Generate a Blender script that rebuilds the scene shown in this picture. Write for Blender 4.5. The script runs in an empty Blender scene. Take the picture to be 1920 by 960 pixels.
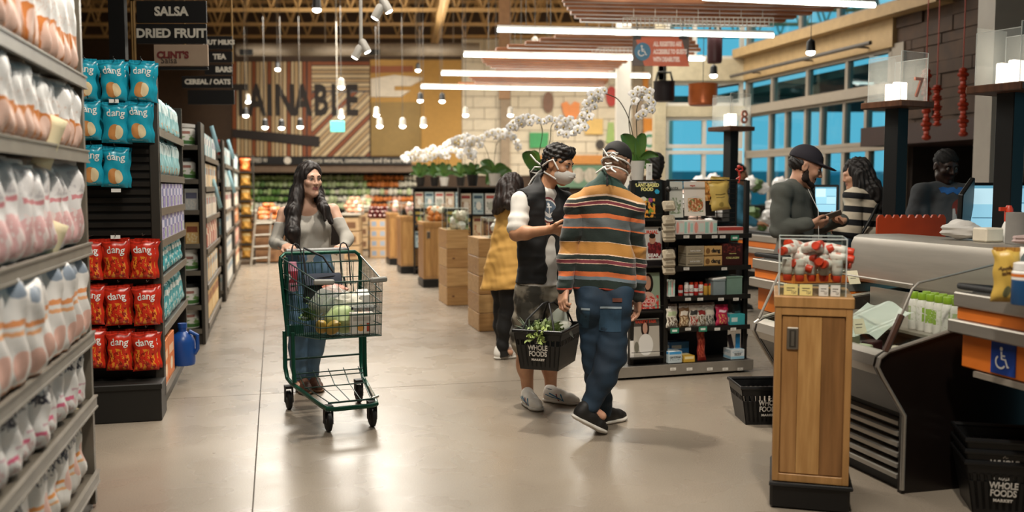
import bpy, math, random
import numpy as np
from mathutils import Vector, Matrix, Euler

S = bpy.context.scene
C = S.collection
V = Vector
PI = math.pi
rnd = random.Random(7)

# ------------------------------------------------------------------ camera
F = 1750.0                       # focal length in pixels of the 1920 wide frame
CAMZ = 1.46
PITCH = math.atan(130 / F)
cd = bpy.data.cameras.new('camera'); cam = bpy.data.objects.new('camera', cd); C.objects.link(cam)
cam.location = (0, 0, CAMZ); cam.rotation_euler = (PI / 2 - PITCH, 0, 0)
cd.sensor_width = 36; cd.lens = 36 * F / 1920; cd.clip_end = 200
cd.dof.use_dof = True; cd.dof.focus_distance = 5.7; cd.dof.aperture_fstop = 1.35
S.camera = cam

# ------------------------------------------------------------------ world and exposure
S.view_settings.view_transform = 'Standard'; S.view_settings.look = 'None'
S.view_settings.gamma = 1; S.view_settings.use_curve_mapping = False
S.view_settings.exposure = 0.42
W = bpy.data.worlds.new('World'); S.world = W; W.use_nodes = True
bg = W.node_tree.nodes['Background']
bg.inputs[0].default_value = (0.13, 0.37, 0.46, 1); bg.inputs[1].default_value = 1.5

# ------------------------------------------------------------------ frame of the shop: U runs down the aisle, VV across it
A0 = math.atan(445 / F)
U = V((-math.sin(A0), math.cos(A0), 0)); VV = V((math.cos(A0), math.sin(A0), 0))

def ray(px, py):
    x = (px - 960) / F; y = -(py - 480) / F
    return V((x, math.cos(PITCH) + y * math.sin(PITCH), -math.sin(PITCH) + y * math.cos(PITCH)))
def P(px, py, d):
    """the point d metres ahead that the photograph shows at px, py"""
    r = ray(px, py); return V((0, 0, CAMZ)) + r * (d / r.y)
def G(px, py, z=0.0):
    r = ray(px, py); return V((0, 0, CAMZ)) + r * ((z - CAMZ) / r.z)
def K(d): return d / F

# ------------------------------------------------------------------ lamps of the shop (ceiling lamps, track spots) and added fill lights without fixtures
def area(name, loc, size, power, col=(1, .94, .84), sy=None, rot=(0, 0, 0), spread=None):
    l = bpy.data.lights.new(name, 'AREA'); l.energy = power; l.color = col; l.size = size
    if sy: l.shape = 'RECTANGLE'; l.size_y = sy
    if spread: l.spread = spread
    o = bpy.data.objects.new(name, l); C.objects.link(o); o.location = loc; o.rotation_euler = rot
    return o
def spot(name, loc, target, power, size=.12, angle=70, col=(1, .92, .8), blend=.6):
    l = bpy.data.lights.new(name, 'SPOT'); l.energy = power; l.color = col; l.shadow_soft_size = size
    l.spot_size = math.radians(angle); l.spot_blend = blend
    o = bpy.data.objects.new(name, l); C.objects.link(o); o.location = loc
    o.rotation_euler = (V(target) - V(loc)).to_track_quat('-Z', 'Y').to_euler()
    return o
area('ceiling_lamp', (-.6, 2.6, 4.9), 2.4, 90, sy=2.4)
area('ceiling_lamp', (-.9, 8.0, 5.2), 1.6, 120, sy=3.5)
area('ceiling_lamp', (-2.2, 13.0, 5.2), 2.0, 230, sy=4)
area('ceiling_lamp', (-3.5, 17.0, 4.5), 3.0, 520, sy=3)
area('joist_fill', (-3.0, 18.6, 4.35), 4.0, 130, sy=3, rot=(PI, 0, 0))  # added upward fill that brightens the joists, no fixture there
area('joist_fill', (.5, 16.5, 4.35), 2.5, 50, sy=3, rot=(PI, 0, 0))  # second added fill under the joists
area('ceiling_lamp', (1.6, 14.5, 5.2), 3.0, 230, sy=4)
area('ceiling_lamp', (2.2, 21.0, 4.8), 3.6, 330, sy=2.5)
spot('track_or_fill_spot', (-.25, 6.15, 4.9), (-.25, 6.0, 0), 480, size=.07, angle=62)
spot('track_or_fill_spot', (-.3, 3.0, 4.4), (-2.3, 3.5, 1.1), 260, size=.1, angle=62)  # added fill for the near left shelf
spot('track_or_fill_spot', (-.8, 4.0, 4.6), (-2.4, 5.9, 1.2), 190, size=.1, angle=50)
spot('track_or_fill_spot', (1.0, 4.2, 4.6), (1.2, 7.3, 1.0), 260, size=.1, angle=62)
spot('track_or_fill_spot', (1.0, 2.2, 4.4), (1.5, 4.3, .8), 380, size=.1, angle=50)  # added fill for the front cabinet and its bin
spot('track_or_fill_spot', (1.5, 7.7, 3.25), (1.8, 11.3, 3.1), 170, size=.1, angle=50)  # added fill for the hanging registers sign, no fixture
spot('mural_fill_spot', (-5.4, 19.2, 3.9), (-6.2, 25, 3.6), 300, size=.1, angle=46)  # three unseen fill spots added to brighten the mural wall
spot('mural_fill_spot', (-3.6, 19.2, 3.9), (-4.4, 25, 3.6), 300, size=.1, angle=46)
spot('mural_fill_spot', (-1.6, 19.2, 3.9), (-2.2, 25, 3.6), 260, size=.1, angle=46)

# ------------------------------------------------------------------ materials
def lin(h):
    if not isinstance(h, str): return tuple(h) + ((1,) if len(h) == 3 else ())
    c = [int(h[i:i + 2], 16) / 255 for i in (1, 3, 5)]
    return tuple(x / 12.92 if x <= .04045 else ((x + .055) / 1.055) ** 2.4 for x in c) + (1,)
MATS = {}
def nodes_of(name):
    m = bpy.data.materials.new(name); m.use_nodes = True
    nt = m.node_tree; return m, nt, nt.nodes['Principled BSDF']
def N(nt, t, **kw):
    n = nt.nodes.new(t)
    for k, v in kw.items(): setattr(n, k, v)
    return n
def setb(b, rough, metal, trans=0, emit=None, estr=0, alpha=1, sheen=0):
    b.inputs['Roughness'].default_value = rough; b.inputs['Metallic'].default_value = metal
    if trans: b.inputs['Transmission Weight'].default_value = trans; b.inputs['IOR'].default_value = 1.15
    if alpha < 1: b.inputs['Alpha'].default_value = alpha
    if emit: b.inputs['Emission Color'].default_value = lin(emit); b.inputs['Emission Strength'].default_value = estr
    if sheen: b.inputs['Sheen Weight'].default_value = sheen
def mat(name, col, rough=.5, metal=0, var=.1, scale=9, bump=0, bscale=80, stretch=(1, 1, 1), col2=None, coord='Object', **kw):
    if name in MATS: return MATS[name]
    m, nt, b = nodes_of(name); setb(b, rough, metal, **kw)
    c = lin(col); c2 = lin(col2) if col2 else tuple(x * (1 - 2 * var) for x in c[:3]) + (1,)
    tc = N(nt, 'ShaderNodeTexCoord'); mp = N(nt, 'ShaderNodeMapping'); mp.inputs['Scale'].default_value = stretch
    nt.links.new(tc.outputs[coord], mp.inputs[0])
    no = N(nt, 'ShaderNodeTexNoise'); no.inputs['Scale'].default_value = scale; no.inputs['Detail'].default_value = 5
    nt.links.new(mp.outputs[0], no.inputs['Vector'])
    r = N(nt, 'ShaderNodeValToRGB'); r.color_ramp.elements[0].position = .3; r.color_ramp.elements[1].position = .7
    r.color_ramp.elements[0].color = c2; r.color_ramp.elements[1].color = c
    nt.links.new(no.outputs['Fac'], r.inputs[0]); nt.links.new(r.outputs[0], b.inputs['Base Color'])
    if bump:
        n2 = N(nt, 'ShaderNodeTexNoise'); n2.inputs['Scale'].default_value = bscale; n2.inputs['Detail'].default_value = 4
        nt.links.new(mp.outputs[0], n2.inputs['Vector'])
        bp = N(nt, 'ShaderNodeBump'); bp.inputs['Strength'].default_value = bump; bp.inputs['Distance'].default_value = .01
        nt.links.new(n2.outputs['Fac'], bp.inputs['Height']); nt.links.new(bp.outputs[0], b.inputs['Normal'])
    MATS[name] = m; return m
def wood(name, c1, c2, rough=.45, stretch=(14, 14, 1.2), scale=2.2):
    return mat(name, c1, rough, col2=c2, scale=scale, stretch=stretch, bump=.15, bscale=12)
def glass(name, tint='#ffffff', rough=.02, alpha=.18):
    """thin pane: mostly see-through, with a real gloss"""
    if name in MATS: return MATS[name]
    m, nt, b = nodes_of(name)
    tr = N(nt, 'ShaderNodeBsdfTransparent'); tr.inputs[0].default_value = lin(tint)
    gl = N(nt, 'ShaderNodeBsdfGlossy'); gl.inputs['Roughness'].default_value = rough
    lw = N(nt, 'ShaderNodeLayerWeight'); fr = N(nt, 'ShaderNodeMath', operation='POWER'); fr.inputs[1].default_value = 4; nt.links.new(lw.outputs['Facing'], fr.inputs[0])
    ad = N(nt, 'ShaderNodeMath', operation='MULTIPLY_ADD'); ad.inputs[1].default_value = .45; ad.inputs[2].default_value = alpha * .2
    mx = N(nt, 'ShaderNodeMixShader'); o = nt.nodes['Material Output']
    nt.links.new(fr.outputs[0], ad.inputs[0]); nt.links.new(ad.outputs[0], mx.inputs[0])
    nt.links.new(tr.outputs[0], mx.inputs[1]); nt.links.new(gl.outputs[0], mx.inputs[2]); nt.links.new(mx.outputs[0], o.inputs[0])
    MATS[name] = m; return m
def film(name, col, alpha, rough=.25):
    """translucent plastic"""
    if name in MATS: return MATS[name]
    m, nt, b = nodes_of(name); b.inputs['Base Color'].default_value = lin(col); setb(b, rough, 0, alpha=alpha)
    MATS[name] = m; return m
def glow(name, col, strength):
    if name in MATS: return MATS[name]
    m, nt, b = nodes_of(name); b.inputs['Base Color'].default_value = lin(col); setb(b, .5, 0, emit=col, estr=strength)
    MATS[name] = m; return m
def printed(name, base, shapes, rough=.4, emit=0, wob=0.0, alpha=1):
    """flat print laid out in the UV square of a package face: shapes are (kind, x0, y0, x1, y1, colour[, soft])
       kind r = rectangle, c = ellipse in the box, n = blotches inside the box"""
    if name in MATS: return MATS[name]
    m, nt, b = nodes_of(name); setb(b, rough, 0, alpha=alpha)
    uv = N(nt, 'ShaderNodeUVMap'); vec = uv.outputs[0]
    L = nt.links.new
    no = N(nt, 'ShaderNodeTexNoise'); no.inputs['Scale'].default_value = 14; no.inputs['Detail'].default_value = 3; L(vec, no.inputs['Vector'])
    if wob:
        sub = N(nt, 'ShaderNodeVectorMath', operation='MULTIPLY_ADD'); sub.inputs[1].default_value = (wob,) * 3
        L(no.outputs['Color'], sub.inputs[0]); L(vec, sub.inputs[2]); vec = sub.outputs[0]
    sp = N(nt, 'ShaderNodeSeparateXYZ'); L(vec, sp.inputs[0])
    def mth(op, a, bb):
        n = N(nt, 'ShaderNodeMath', operation=op)
        for i, x in enumerate((a, bb)):
            if isinstance(x, (int, float)): n.inputs[i].default_value = x
            else: L(x, n.inputs[i])
        return n.outputs[0]
    rgb = N(nt, 'ShaderNodeRGB'); rgb.outputs[0].default_value = lin(base); cur = rgb.outputs[0]
    for s in shapes:
        k, x0, y0, x1, y1, col = s[:6]
        dx = mth('DIVIDE', mth('ABSOLUTE', mth('SUBTRACT', sp.outputs[0], (x0 + x1) / 2), 0), abs(x1 - x0) / 2)
        dy = mth('DIVIDE', mth('ABSOLUTE', mth('SUBTRACT', sp.outputs[1], (y0 + y1) / 2), 0), abs(y1 - y0) / 2)
        if k == 'c': d = mth('ADD', mth('MULTIPLY', dx, dx), mth('MULTIPLY', dy, dy))
        else: d = mth('MAXIMUM', dx, dy)
        f = mth('LESS_THAN', d, 1.0)
        if k == 'n':
            n2 = N(nt, 'ShaderNodeTexNoise'); n2.inputs['Scale'].default_value = s[6] if len(s) > 6 else 12; n2.inputs['Detail'].default_value = 2
            L(vec, n2.inputs['Vector']); f = mth('MULTIPLY', f, mth('GREATER_THAN', n2.outputs['Fac'], s[7] if len(s) > 7 else .52))
        mx = N(nt, 'ShaderNodeMix', data_type='RGBA'); L(f, mx.inputs['Factor']); L(cur, mx.inputs[6]); mx.inputs[7].default_value = lin(col)
        cur = mx.outputs[2]
    L(cur, b.inputs['Base Color'])
    if emit: L(cur, b.inputs['Emission Color']); b.inputs['Emission Strength'].default_value = emit
    MATS[name] = m; return m

# ------------------------------------------------------------------ mesh builder
def rotm(ax, a): return Matrix.Rotation(a, 4, ax)
def trs(loc=(0, 0, 0), rz=0, rx=0, ry=0, s=1):
    return Matrix.Translation(loc) @ rotm('Z', rz) @ rotm('Y', ry) @ rotm('X', rx) @ Matrix.Scale(s, 4)
class MB:
    def __init__(s): s.v = []; s.f = []; s.m = []; s.uv = []; s.M = None
    def add(s, vs, fs, mi=0, uvs=None):
        b = len(s.v)
        if s.M is not None: vs = [s.M @ V(p) for p in vs]
        s.v.extend(tuple(p) for p in vs)
        for i, f in enumerate(fs):
            s.f.append(tuple(b + j for j in f)); s.m.append(mi)
            s.uv.append(uvs[i] if uvs else None)
        return s
    def quad(s, a, b, c, d, mi=0): return s.add([a, b, c, d], [(0, 1, 2, 3)], mi, [((0, 0), (1, 0), (1, 1), (0, 1))])
    def box(s, x0, x1, y0, y1, z0, z1, mi=0, front=None):
        vs = [(x0, y0, z0), (x1, y0, z0), (x1, y1, z0), (x0, y1, z0), (x0, y0, z1), (x1, y0, z1), (x1, y1, z1), (x0, y1, z1)]
        fs = [(0, 1, 5, 4), (1, 2, 6, 5), (2, 3, 7, 6), (3, 0, 4, 7), (4, 5, 6, 7), (3, 2, 1, 0)]
        q = ((0, 0), (1, 0), (1, 1), (0, 1)); s.add(vs, fs, mi, [q] * 6)
        if front is not None: s.m[-6] = front
        return s
    def cbox(s, c, sz, mi=0, front=None): return s.box(c[0] - sz[0] / 2, c[0] + sz[0] / 2, c[1] - sz[1] / 2, c[1] + sz[1] / 2, c[2] - sz[2] / 2, c[2] + sz[2] / 2, mi, front)
    def rbox(s, x0, x1, y0, y1, z0, z1, r=.01, mi=0):
        """box with chamfered edges"""
        vs = []; ix = {}
        for sx in (0, 1):
            for sy in (0, 1):
                for sz in (0, 1):
                    c = (x1 if sx else x0, y1 if sy else y0, z1 if sz else z0); g = (-1 if sx else 1, -1 if sy else 1, -1 if sz else 1)
                    for a in range(3):
                        p = [c[i] + (0 if i == a else g[i] * r) for i in range(3)]
                        ix[(sx, sy, sz, a)] = len(vs); vs.append(p)
        fs = []; uvs = []; ctr = V(((x0 + x1) / 2, (y0 + y1) / 2, (z0 + z1) / 2))
        def addf(ids):
            a, b, c = (V(vs[i]) for i in ids[:3]); n = (b - a).cross(c - a)
            m = sum((V(vs[i]) for i in ids), V()) / len(ids)
            if n.dot(m - ctr) < 0: ids = ids[::-1]
            fs.append(tuple(ids)); return ids
        for a in range(3):
            for sd in (0, 1):
                cyc = [(0, 0), (1, 0), (1, 1), (0, 1)]; ids = []
                for p, q in cyc:
                    k = [0, 0, 0]; k[a] = sd; o = [i for i in range(3) if i != a]; k[o[0]] = p; k[o[1]] = q; ids.append(ix[(*k, a)])
                ids = addf(ids); o = [i for i in range(3) if i != a]; lo = (x0, y0, z0); hi = (x1, y1, z1)
                uvs.append(tuple(((vs[i][o[0]] - lo[o[0]]) / (hi[o[0]] - lo[o[0]]), (vs[i][o[1]] - lo[o[1]]) / (hi[o[1]] - lo[o[1]])) for i in ids))
        for a in range(3):
            o = [i for i in range(3) if i != a]
            for p in (0, 1):
                for q in (0, 1):
                    ids = []
                    for e, ax in ((0, o[0]), (1, o[0]), (1, o[1]), (0, o[1])):
                        k = [0, 0, 0]; k[a] = e; k[o[0]] = p; k[o[1]] = q; ids.append(ix[(*k, ax)])
                    addf(ids); uvs.append(((0, 0),) * 4)
        for sx in (0, 1):
            for sy in (0, 1):
                for sz in (0, 1): addf([ix[(sx, sy, sz, a)] for a in range(3)]); uvs.append(((0, 0),) * 3)
        return s.add(vs, fs, mi, uvs)
    def tube(s, pts, r, n=8, mi=0, closed=False, cap=True):
        pts = [V(p) for p in pts]; m = len(pts); rs = r if isinstance(r, (list, tuple)) else [r] * m
        vs = []; up = None
        for i, p in enumerate(pts):
            t = (pts[(i + 1) % m] - pts[i - 1]) if closed else (pts[min(i + 1, m - 1)] - pts[max(i - 1, 0)])
            t = t.normalized() if t.length > 1e-9 else V((0, 0, 1))
            if up is None: up = V((0, 0, 1)) if abs(t.z) < .9 else V((1, 0, 0))
            a = t.cross(up); a = a.normalized() if a.length > 1e-6 else t.orthogonal().normalized()
            b = a.cross(t).normalized(); up = b
            for j in range(n):
                th = 2 * PI * j / n; vs.append(p + (a * math.cos(th) + b * math.sin(th)) * rs[i])
        fs = []
        for i in range(m if closed else m - 1):
            k = (i + 1) % m
            for j in range(n): fs.append((i * n + j, i * n + (j + 1) % n, k * n + (j + 1) % n, k * n + j))
        if cap and not closed: fs.append(tuple(range(n))[::-1]); fs.append(tuple((m - 1) * n + j for j in range(n)))
        return s.add(vs, fs, mi)
    def lathe(s, prof, n=16, c=(0, 0, 0), mi=0, mis=None):
        vs = []; fs = []; uvs = []; z0, z1 = prof[0][1], prof[-1][1]; dz = (z1 - z0) or 1
        for r, z in prof:
            for j in range(n): vs.append((c[0] + r * math.cos(2 * PI * j / n), c[1] + r * math.sin(2 * PI * j / n), c[2] + z))
        for i in range(len(prof) - 1):
            for j in range(n):
                fs.append((i * n + j, i * n + (j + 1) % n, (i + 1) * n + (j + 1) % n, (i + 1) * n + j))
                u0, u1 = j / n, (j + 1) / n; a, b = (prof[i][1] - z0) / dz, (prof[i + 1][1] - z0) / dz
                uvs.append(((u0, a), (u1, a), (u1, b), (u0, b)))
        b0 = len(s.f); s.add(vs, fs, mi, uvs)
        if mis:
            for i in range(len(prof) - 1):
                for j in range(n): s.m[b0 + i * n + j] = mis[i]
        e = [tuple(range(n))[::-1], tuple((len(prof) - 1) * n + j for j in range(n))]
        if prof[0][0] > 1e-5: s.f.append(tuple(x + len(s.v) - len(vs) for x in e[0])); s.m.append(mis[0] if mis else mi); s.uv.append(None)
        if prof[-1][0] > 1e-5: s.f.append(tuple(x + len(s.v) - len(vs) for x in e[1])); s.m.append(mis[-1] if mis else mi); s.uv.append(None)
        return s
    def prism(s, poly, h, fn, mi=0):
        """poly: 2d outline (counter-clockwise), fn(a, b, t) gives the point, t from 0 to h"""
        n = len(poly); vs = [fn(a, b, 0) for a, b in poly] + [fn(a, b, h) for a, b in poly]
        fs = [tuple(range(n))[::-1], tuple(range(n, 2 * n))] + [(i, (i + 1) % n, n + (i + 1) % n, n + i) for i in range(n)]
        return s.add(vs, fs, mi)
    def ell(s, c, r, nu=12, nv=8, mi=0, rot=None):
        vs = [(0, 0, -1)]; c = V(c)
        for i in range(1, nv):
            a = -PI / 2 + PI * i / nv
            for j in range(nu): vs.append((math.cos(a) * math.cos(2 * PI * j / nu), math.cos(a) * math.sin(2 * PI * j / nu), math.sin(a)))
        vs.append((0, 0, 1))
        if not isinstance(r, (list, tuple)): r = (r,) * 3
        o = []
        for p in vs:
            q = V((p[0] * r[0], p[1] * r[1], p[2] * r[2])); o.append(c + (rot @ q if rot else q))
        fs = []
        for j in range(nu):
            k = (j + 1) % nu; fs.append((0, 1 + k, 1 + j))
            for i in range(nv - 2): b = 1 + i * nu; fs.append((b + j, b + k, b + nu + k, b + nu + j))
            b = 1 + (nv - 2) * nu; fs.append((b + j, b + k, len(vs) - 1))
        return s.add(o, fs, mi)
    def grid(s, fn, nu, nv, mi=0, u01=(0, 1), v01=(0, 1)):
        vs = []; fs = []; uvs = []
        for i in range(nv + 1):
            for j in range(nu + 1): vs.append(fn(j / nu, i / nv))
        def q(i, j): return (u01[0] + (u01[1] - u01[0]) * j / nu, v01[0] + (v01[1] - v01[0]) * i / nv)
        for i in range(nv):
            for j in range(nu):
                b = i * (nu + 1) + j; fs.append((b, b + 1, b + nu + 2, b + nu + 1)); uvs.append((q(i, j), q(i, j + 1), q(i + 1, j + 1), q(i + 1, j)))
        return s.add(vs, fs, mi, uvs)
    def mesh(s, name, smooth=35):
        me = bpy.data.meshes.new(name); me.from_pydata(s.v, [], s.f)
        if len(set(s.m)) > 1: me.polygons.foreach_set('material_index', s.m)
        if any(u is not None for u in s.uv):
            ul = me.uv_layers.new(name='UVMap'); a = []
            for f, u in zip(s.f, s.uv):
                for i in range(len(f)): a.extend(u[i] if u else (0, 0))
            ul.data.foreach_set('uv', a)
        if smooth: me.shade_smooth(); me.set_sharp_from_angle(angle=math.radians(smooth))
        return me

# ------------------------------------------------------------------ objects
def link(name, me, mats, parent=None, loc=None, rz=0):
    o = bpy.data.objects.new(name, me); C.objects.link(o)
    if mats is not None and not len(me.materials):
        for m in (mats if isinstance(mats, (list, tuple)) else [mats]): me.materials.append(m)
    if parent is not None: o.parent = parent
    if loc is not None: o.location = loc
    if rz: o.rotation_euler = (0, 0, rz)
    return o
def obj(name, mb, mats, parent=None, smooth=35, loc=None, rz=0): return link(name, mb.mesh(name, smooth), mats, parent, loc, rz)
def tag(o, label=None, cat=None, group=None, kind=None):
    if label: o['label'] = label
    if cat: o['category'] = cat
    if group: o['group'] = group
    if kind: o['kind'] = kind
    return o
def thing(name, label, cat, loc=(0, 0, 0), rz=0, group=None):
    o = bpy.data.objects.new(name, None); C.objects.link(o); o.empty_display_size = .1
    o.location = loc; o.rotation_euler = (0, 0, rz); return tag(o, label, cat, group)
def struct(name, mb, m, smooth=35, loc=None, rz=0): return tag(obj(name, mb, m, None, smooth, loc, rz), kind='structure')
KIDS = {}
def kids(o):
    return list(o.children)
def dup(root, loc, rz=None, label=None, group=None, ch=None, rot=None, scale=None):
    """copy of a thing with copies of its parts and sub-parts (ch: cached list of children)"""
    r = root.copy(); C.objects.link(r); r.location = loc
    if rz is not None: r.rotation_euler = (0, 0, rz)
    if rot is not None: r.rotation_euler = rot
    if scale is not None: r.scale = (scale,) * 3 if isinstance(scale, (int, float)) else scale
    if label: r['label'] = label
    if group: r['group'] = group
    if root.name not in KIDS: KIDS[root.name] = [(c, kids(c)) for c in kids(root)]
    for c, gs in KIDS[root.name]:
        k = c.copy(); C.objects.link(k); k.parent = r
        for g in gs: h = g.copy(); C.objects.link(h); h.parent = k
    return r
ORD = 'first second third fourth fifth sixth seventh eighth ninth tenth eleventh twelfth thirteenth fourteenth fifteenth sixteenth seventeenth eighteenth nineteenth twentieth'.split() + ['%dth' % i for i in range(21, 80)]
def text_mesh(s, size, depth=.001, align='CENTER', sx=1, fn=None, bold=0, space=1):
    cu = bpy.data.curves.new('lettering', 'FONT'); cu.body = s; cu.size = size; cu.extrude = depth; cu.align_x = align; cu.align_y = 'CENTER'
    cu.offset = bold; cu.space_character = space; cu.resolution_u = 3
    o = bpy.data.objects.new('lettering', cu); C.objects.link(o)
    me = bpy.data.meshes.new_from_object(o.evaluated_get(bpy.context.evaluated_depsgraph_get())); me.materials.clear()
    bpy.data.objects.remove(o); bpy.data.curves.remove(cu)
    for v in me.vertices:
        p = V((v.co.x * sx, v.co.y, v.co.z)); v.co = fn(p) if fn else p
    return me
def lettering(s, size, m, parent, Mx, **kw):
    """flat letters: Mx maps the text plane (x right, y up, z out) to the parent's space"""
    me = text_mesh(s, size, **kw); me.transform(Mx)
    return link('lettering', me, m, parent)
def faceM(o, rz=0, tilt=0): # text plane standing upright facing local -y
    return Matrix.Translation(o) @ rotm('Z', rz) @ rotm('X', PI / 2 + tilt)

# ================================================================== SETTING
def UVP(u, v, z=0): return U * u + VV * v + V((0, 0, z))
def uvof(p): return p.dot(U), p.dot(VV)
AUV = math.atan2(VV.y, VV.x)          # turn that brings local x onto VV (across) and local y onto U (down the aisle)

M_conc = mat('polished concrete', '#93887a', .2, var=.09, scale=1.3, bump=.02, bscale=30)
def concrete():
    m = M_conc; nt = m.node_tree; b = nt.nodes['Principled BSDF']; L = nt.links.new
    base = b.inputs['Base Color'].links[0].from_socket
    tc = N(nt, 'ShaderNodeTexCoord'); n = N(nt, 'ShaderNodeTexNoise'); n.inputs['Scale'].default_value = 160; n.inputs['Detail'].default_value = 3
    L(tc.outputs['Object'], n.inputs['Vector'])
    r = N(nt, 'ShaderNodeValToRGB'); r.color_ramp.elements[0].position = .35; r.color_ramp.elements[1].position = .65
    r.color_ramp.elements[0].color = (.72, .7, .68, 1); r.color_ramp.elements[1].color = (1.08, 1.07, 1.05, 1)
    L(n.outputs['Fac'], r.inputs[0]); mx = N(nt, 'ShaderNodeMix', data_type='RGBA', blend_type='MULTIPLY'); mx.inputs['Factor'].default_value = .8
    L(base, mx.inputs[6]); L(r.outputs[0], mx.inputs[7]); L(mx.outputs[2], b.inputs['Base Color'])
    n2 = N(nt, 'ShaderNodeTexNoise'); n2.inputs['Scale'].default_value = 3; L(tc.outputs['Object'], n2.inputs['Vector'])
    rr = N(nt, 'ShaderNodeMapRange'); rr.inputs['To Min'].default_value = .2; rr.inputs['To Max'].default_value = .36
    L(n2.outputs['Fac'], rr.inputs[0]); L(rr.outputs[0], b.inputs['Roughness'])
concrete()
M_joint = mat('joint filler', '#4c443b', .8)
bm = MB(); bm.box(-22, 22, -6, 44, -.12, -.006)
floor = struct('floor', bm, M_joint)
ju, jv = uvof(G(488, 739))
iu = [ju + 4.6 * k for k in range(-3, 6)]; iv = [jv + 4.6 * k for k in range(-3, 3)]
for i in range(len(iu) - 1):
    for j in range(len(iv) - 1):
        b = MB(); g = .0035
        pu = [iu[i] + g, iu[i + 1] - g]; pv = [iv[j] + g, iv[j + 1] - g]
        c = [UVP(pu[0], pv[0]), UVP(pu[0], pv[1]), UVP(pu[1], pv[1]), UVP(pu[1], pv[0])]
        b.add([tuple(p + V((0, 0, -.02))) for p in c] + [tuple(p) for p in c], [(4, 5, 6, 7), (0, 1, 5, 4), (1, 2, 6, 5), (2, 3, 7, 6), (3, 0, 4, 7)])
        obj('concrete_slab', b, M_conc, floor)

M_deck = mat('roof deck', '#8a6c46', .7, var=.12)
M_steel = mat('tan painted steel', '#b08c58', .55, var=.08)
M_duct = mat('galvanised duct', '#8f8270', .6, metal=.1, var=.08)
M_black = mat('matt black', '#0c0b0a', .5, var=.05)
M_dark = mat('dark bronze metal', '#1b1714', .45, var=.08)
RV0 = 8.23
b = MB()
for k in range(130):                                   # corrugated deck, ribs running down the aisle
    x = -17 + k * .28; ye = min(26, (RV0 + .2 - x * VV.x) / VV.y)
    if ye > -3: b.box(x, x + .14, -4, ye, 6.25, 6.32); b.box(x + .14, x + .28, -4, ye, 6.20, 6.25)
struct('ceiling', b, M_deck)
def bar(b, a, c, w, n=4, mi=0): b.tube([a, c], w, n, mi)
jl = 0
for Y in (13.4, 15.2, 17.0, 18.8, 20.6, 22.4, 24.2):
    b = MB(); zb, zt = 5.25, 6.12
    b.box(-15, 8, Y - .05, Y + .05, zb, zb + .07); b.box(-15, 8, Y - .05, Y + .05, zt, zt + .07)
    n = 40
    for i in range(n):
        x = -15 + 23 * i / n; w = 23 / n
        b.tube([(x, Y, zb + .05), (x + w / 2, Y, zt + .02)], .022, 5); b.tube([(x + w / 2, Y, zt + .02), (x + w, Y, zb + .05)], .022, 5)
    tag(struct('ceiling_joist', b, M_steel))
# girder with big diagonal struts, right of the mural
b = MB()
ga, gb = V((-.55, 12.0, 5.0)), V((-2.1, 25, 5.0))
for i in range(7):
    t0, t1, tm = i / 7, (i + 1) / 7, (i + .5) / 7
    p0, p1, pm = ga.lerp(gb, t0), ga.lerp(gb, t1), ga.lerp(gb, tm) + V((0, 0, 1.1))
    b.tube([p0, pm], .06, 4); b.tube([pm, p1], .06, 4)
b.tube([ga, gb], .09, 4); b.tube([ga + V((0, 0, 1.1)), gb + V((0, 0, 1.1))], .09, 4)
struct('ceiling_girder', b, M_steel)
b = MB(); b.tube([P(445, 93, 22), P(900, 93, 22)], .15, 16)
for px in (462, 700): b.cbox(P(px, 98, 21.86), (.3, .06, .13), 1)
for px in (520, 610, 780, 850): b.tube([P(px, 84, 22), P(px, 84, 22) + V((0, 0, 1.6))], .012, 5)
duct = struct('ceiling_duct', b, [M_duct, M_black])
b = MB(); b.cbox(P(946, 60, 20) + V((0, 0, .2)), (.24, .24, 3.2)); struct('ceiling_post', b, mat('tan post', '#8d6a48', .6))

# walls
M_block = mat('cream block wall', '#d6cab3', .8, var=.06)
M_yell = mat('ochre paint', '#b98d45', .7, var=.06)
M_brownwall = mat('brown soffit', '#6a5440', .7)
M_white = mat('white paint', '#dcd6ca', .6, var=.03)
M_darkwall = mat('dark stained wall', '#2a1c12', .7, var=.15)
YB = 25.0
b = MB(); b.box(-16, 4.25, YB + .05, YB + .4, -.05, 6.3); wb = struct('wall_back', b, mat('dark brown paint', '#46321f', .7, var=.08))
b = MB(); q0, q1 = P(694, 112, YB), P(866, 312, YB); b.box(q0.x, q1.x, YB, YB + .06, q1.z, q0.z); struct('trim_7', b, M_yell)
# block courses of the cream part, each block its own piece
blockmb = MB(); blockmb.rbox(-.295, .295, -.04, .04, -.145, .145, .008); blk = blockmb.mesh('block')
x0, x1 = P(866, 200, YB).x, P(1244, 200, YB).x; r = 0; z = 1.9
while z < 5.2:
    x = x0 + .3 + (0 if r % 2 else -.0); k = 0
    off = 0 if r % 2 else .3
    if off: link('block', blk, M_block, wb, (x0 + .15, YB + .03, z)).scale = (.5, 1, 1)
    while x + off < x1:
        link('block', blk, M_block, wb, (x + off, YB + .03, z)); x += .6
    z += .3; r += 1
b = MB(); b.box(-16.2, -15.9, -4, 26, -.05, 6.3)
b = MB(); pl = [UVP(-5, -9), UVP(-5, -9.3), UVP(30, -9.3), UVP(30, -9)]
b.prism([(p.x, p.y) for p in pl], 6.35, lambda x, y, t: (x, y, t - .05)); struct('wall_left', b, M_brownwall)
b = MB(); pl = [UVP(-2.6, -9.3), UVP(-2.6, 9.5), UVP(-2.9, 9.5), UVP(-2.9, -9.3)]
b.prism([(p.x, p.y) for p in pl][::-1], 6.35, lambda x, y, t: (x, y, t - .05)); struct('wall_front', b, M_brownwall)
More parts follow.
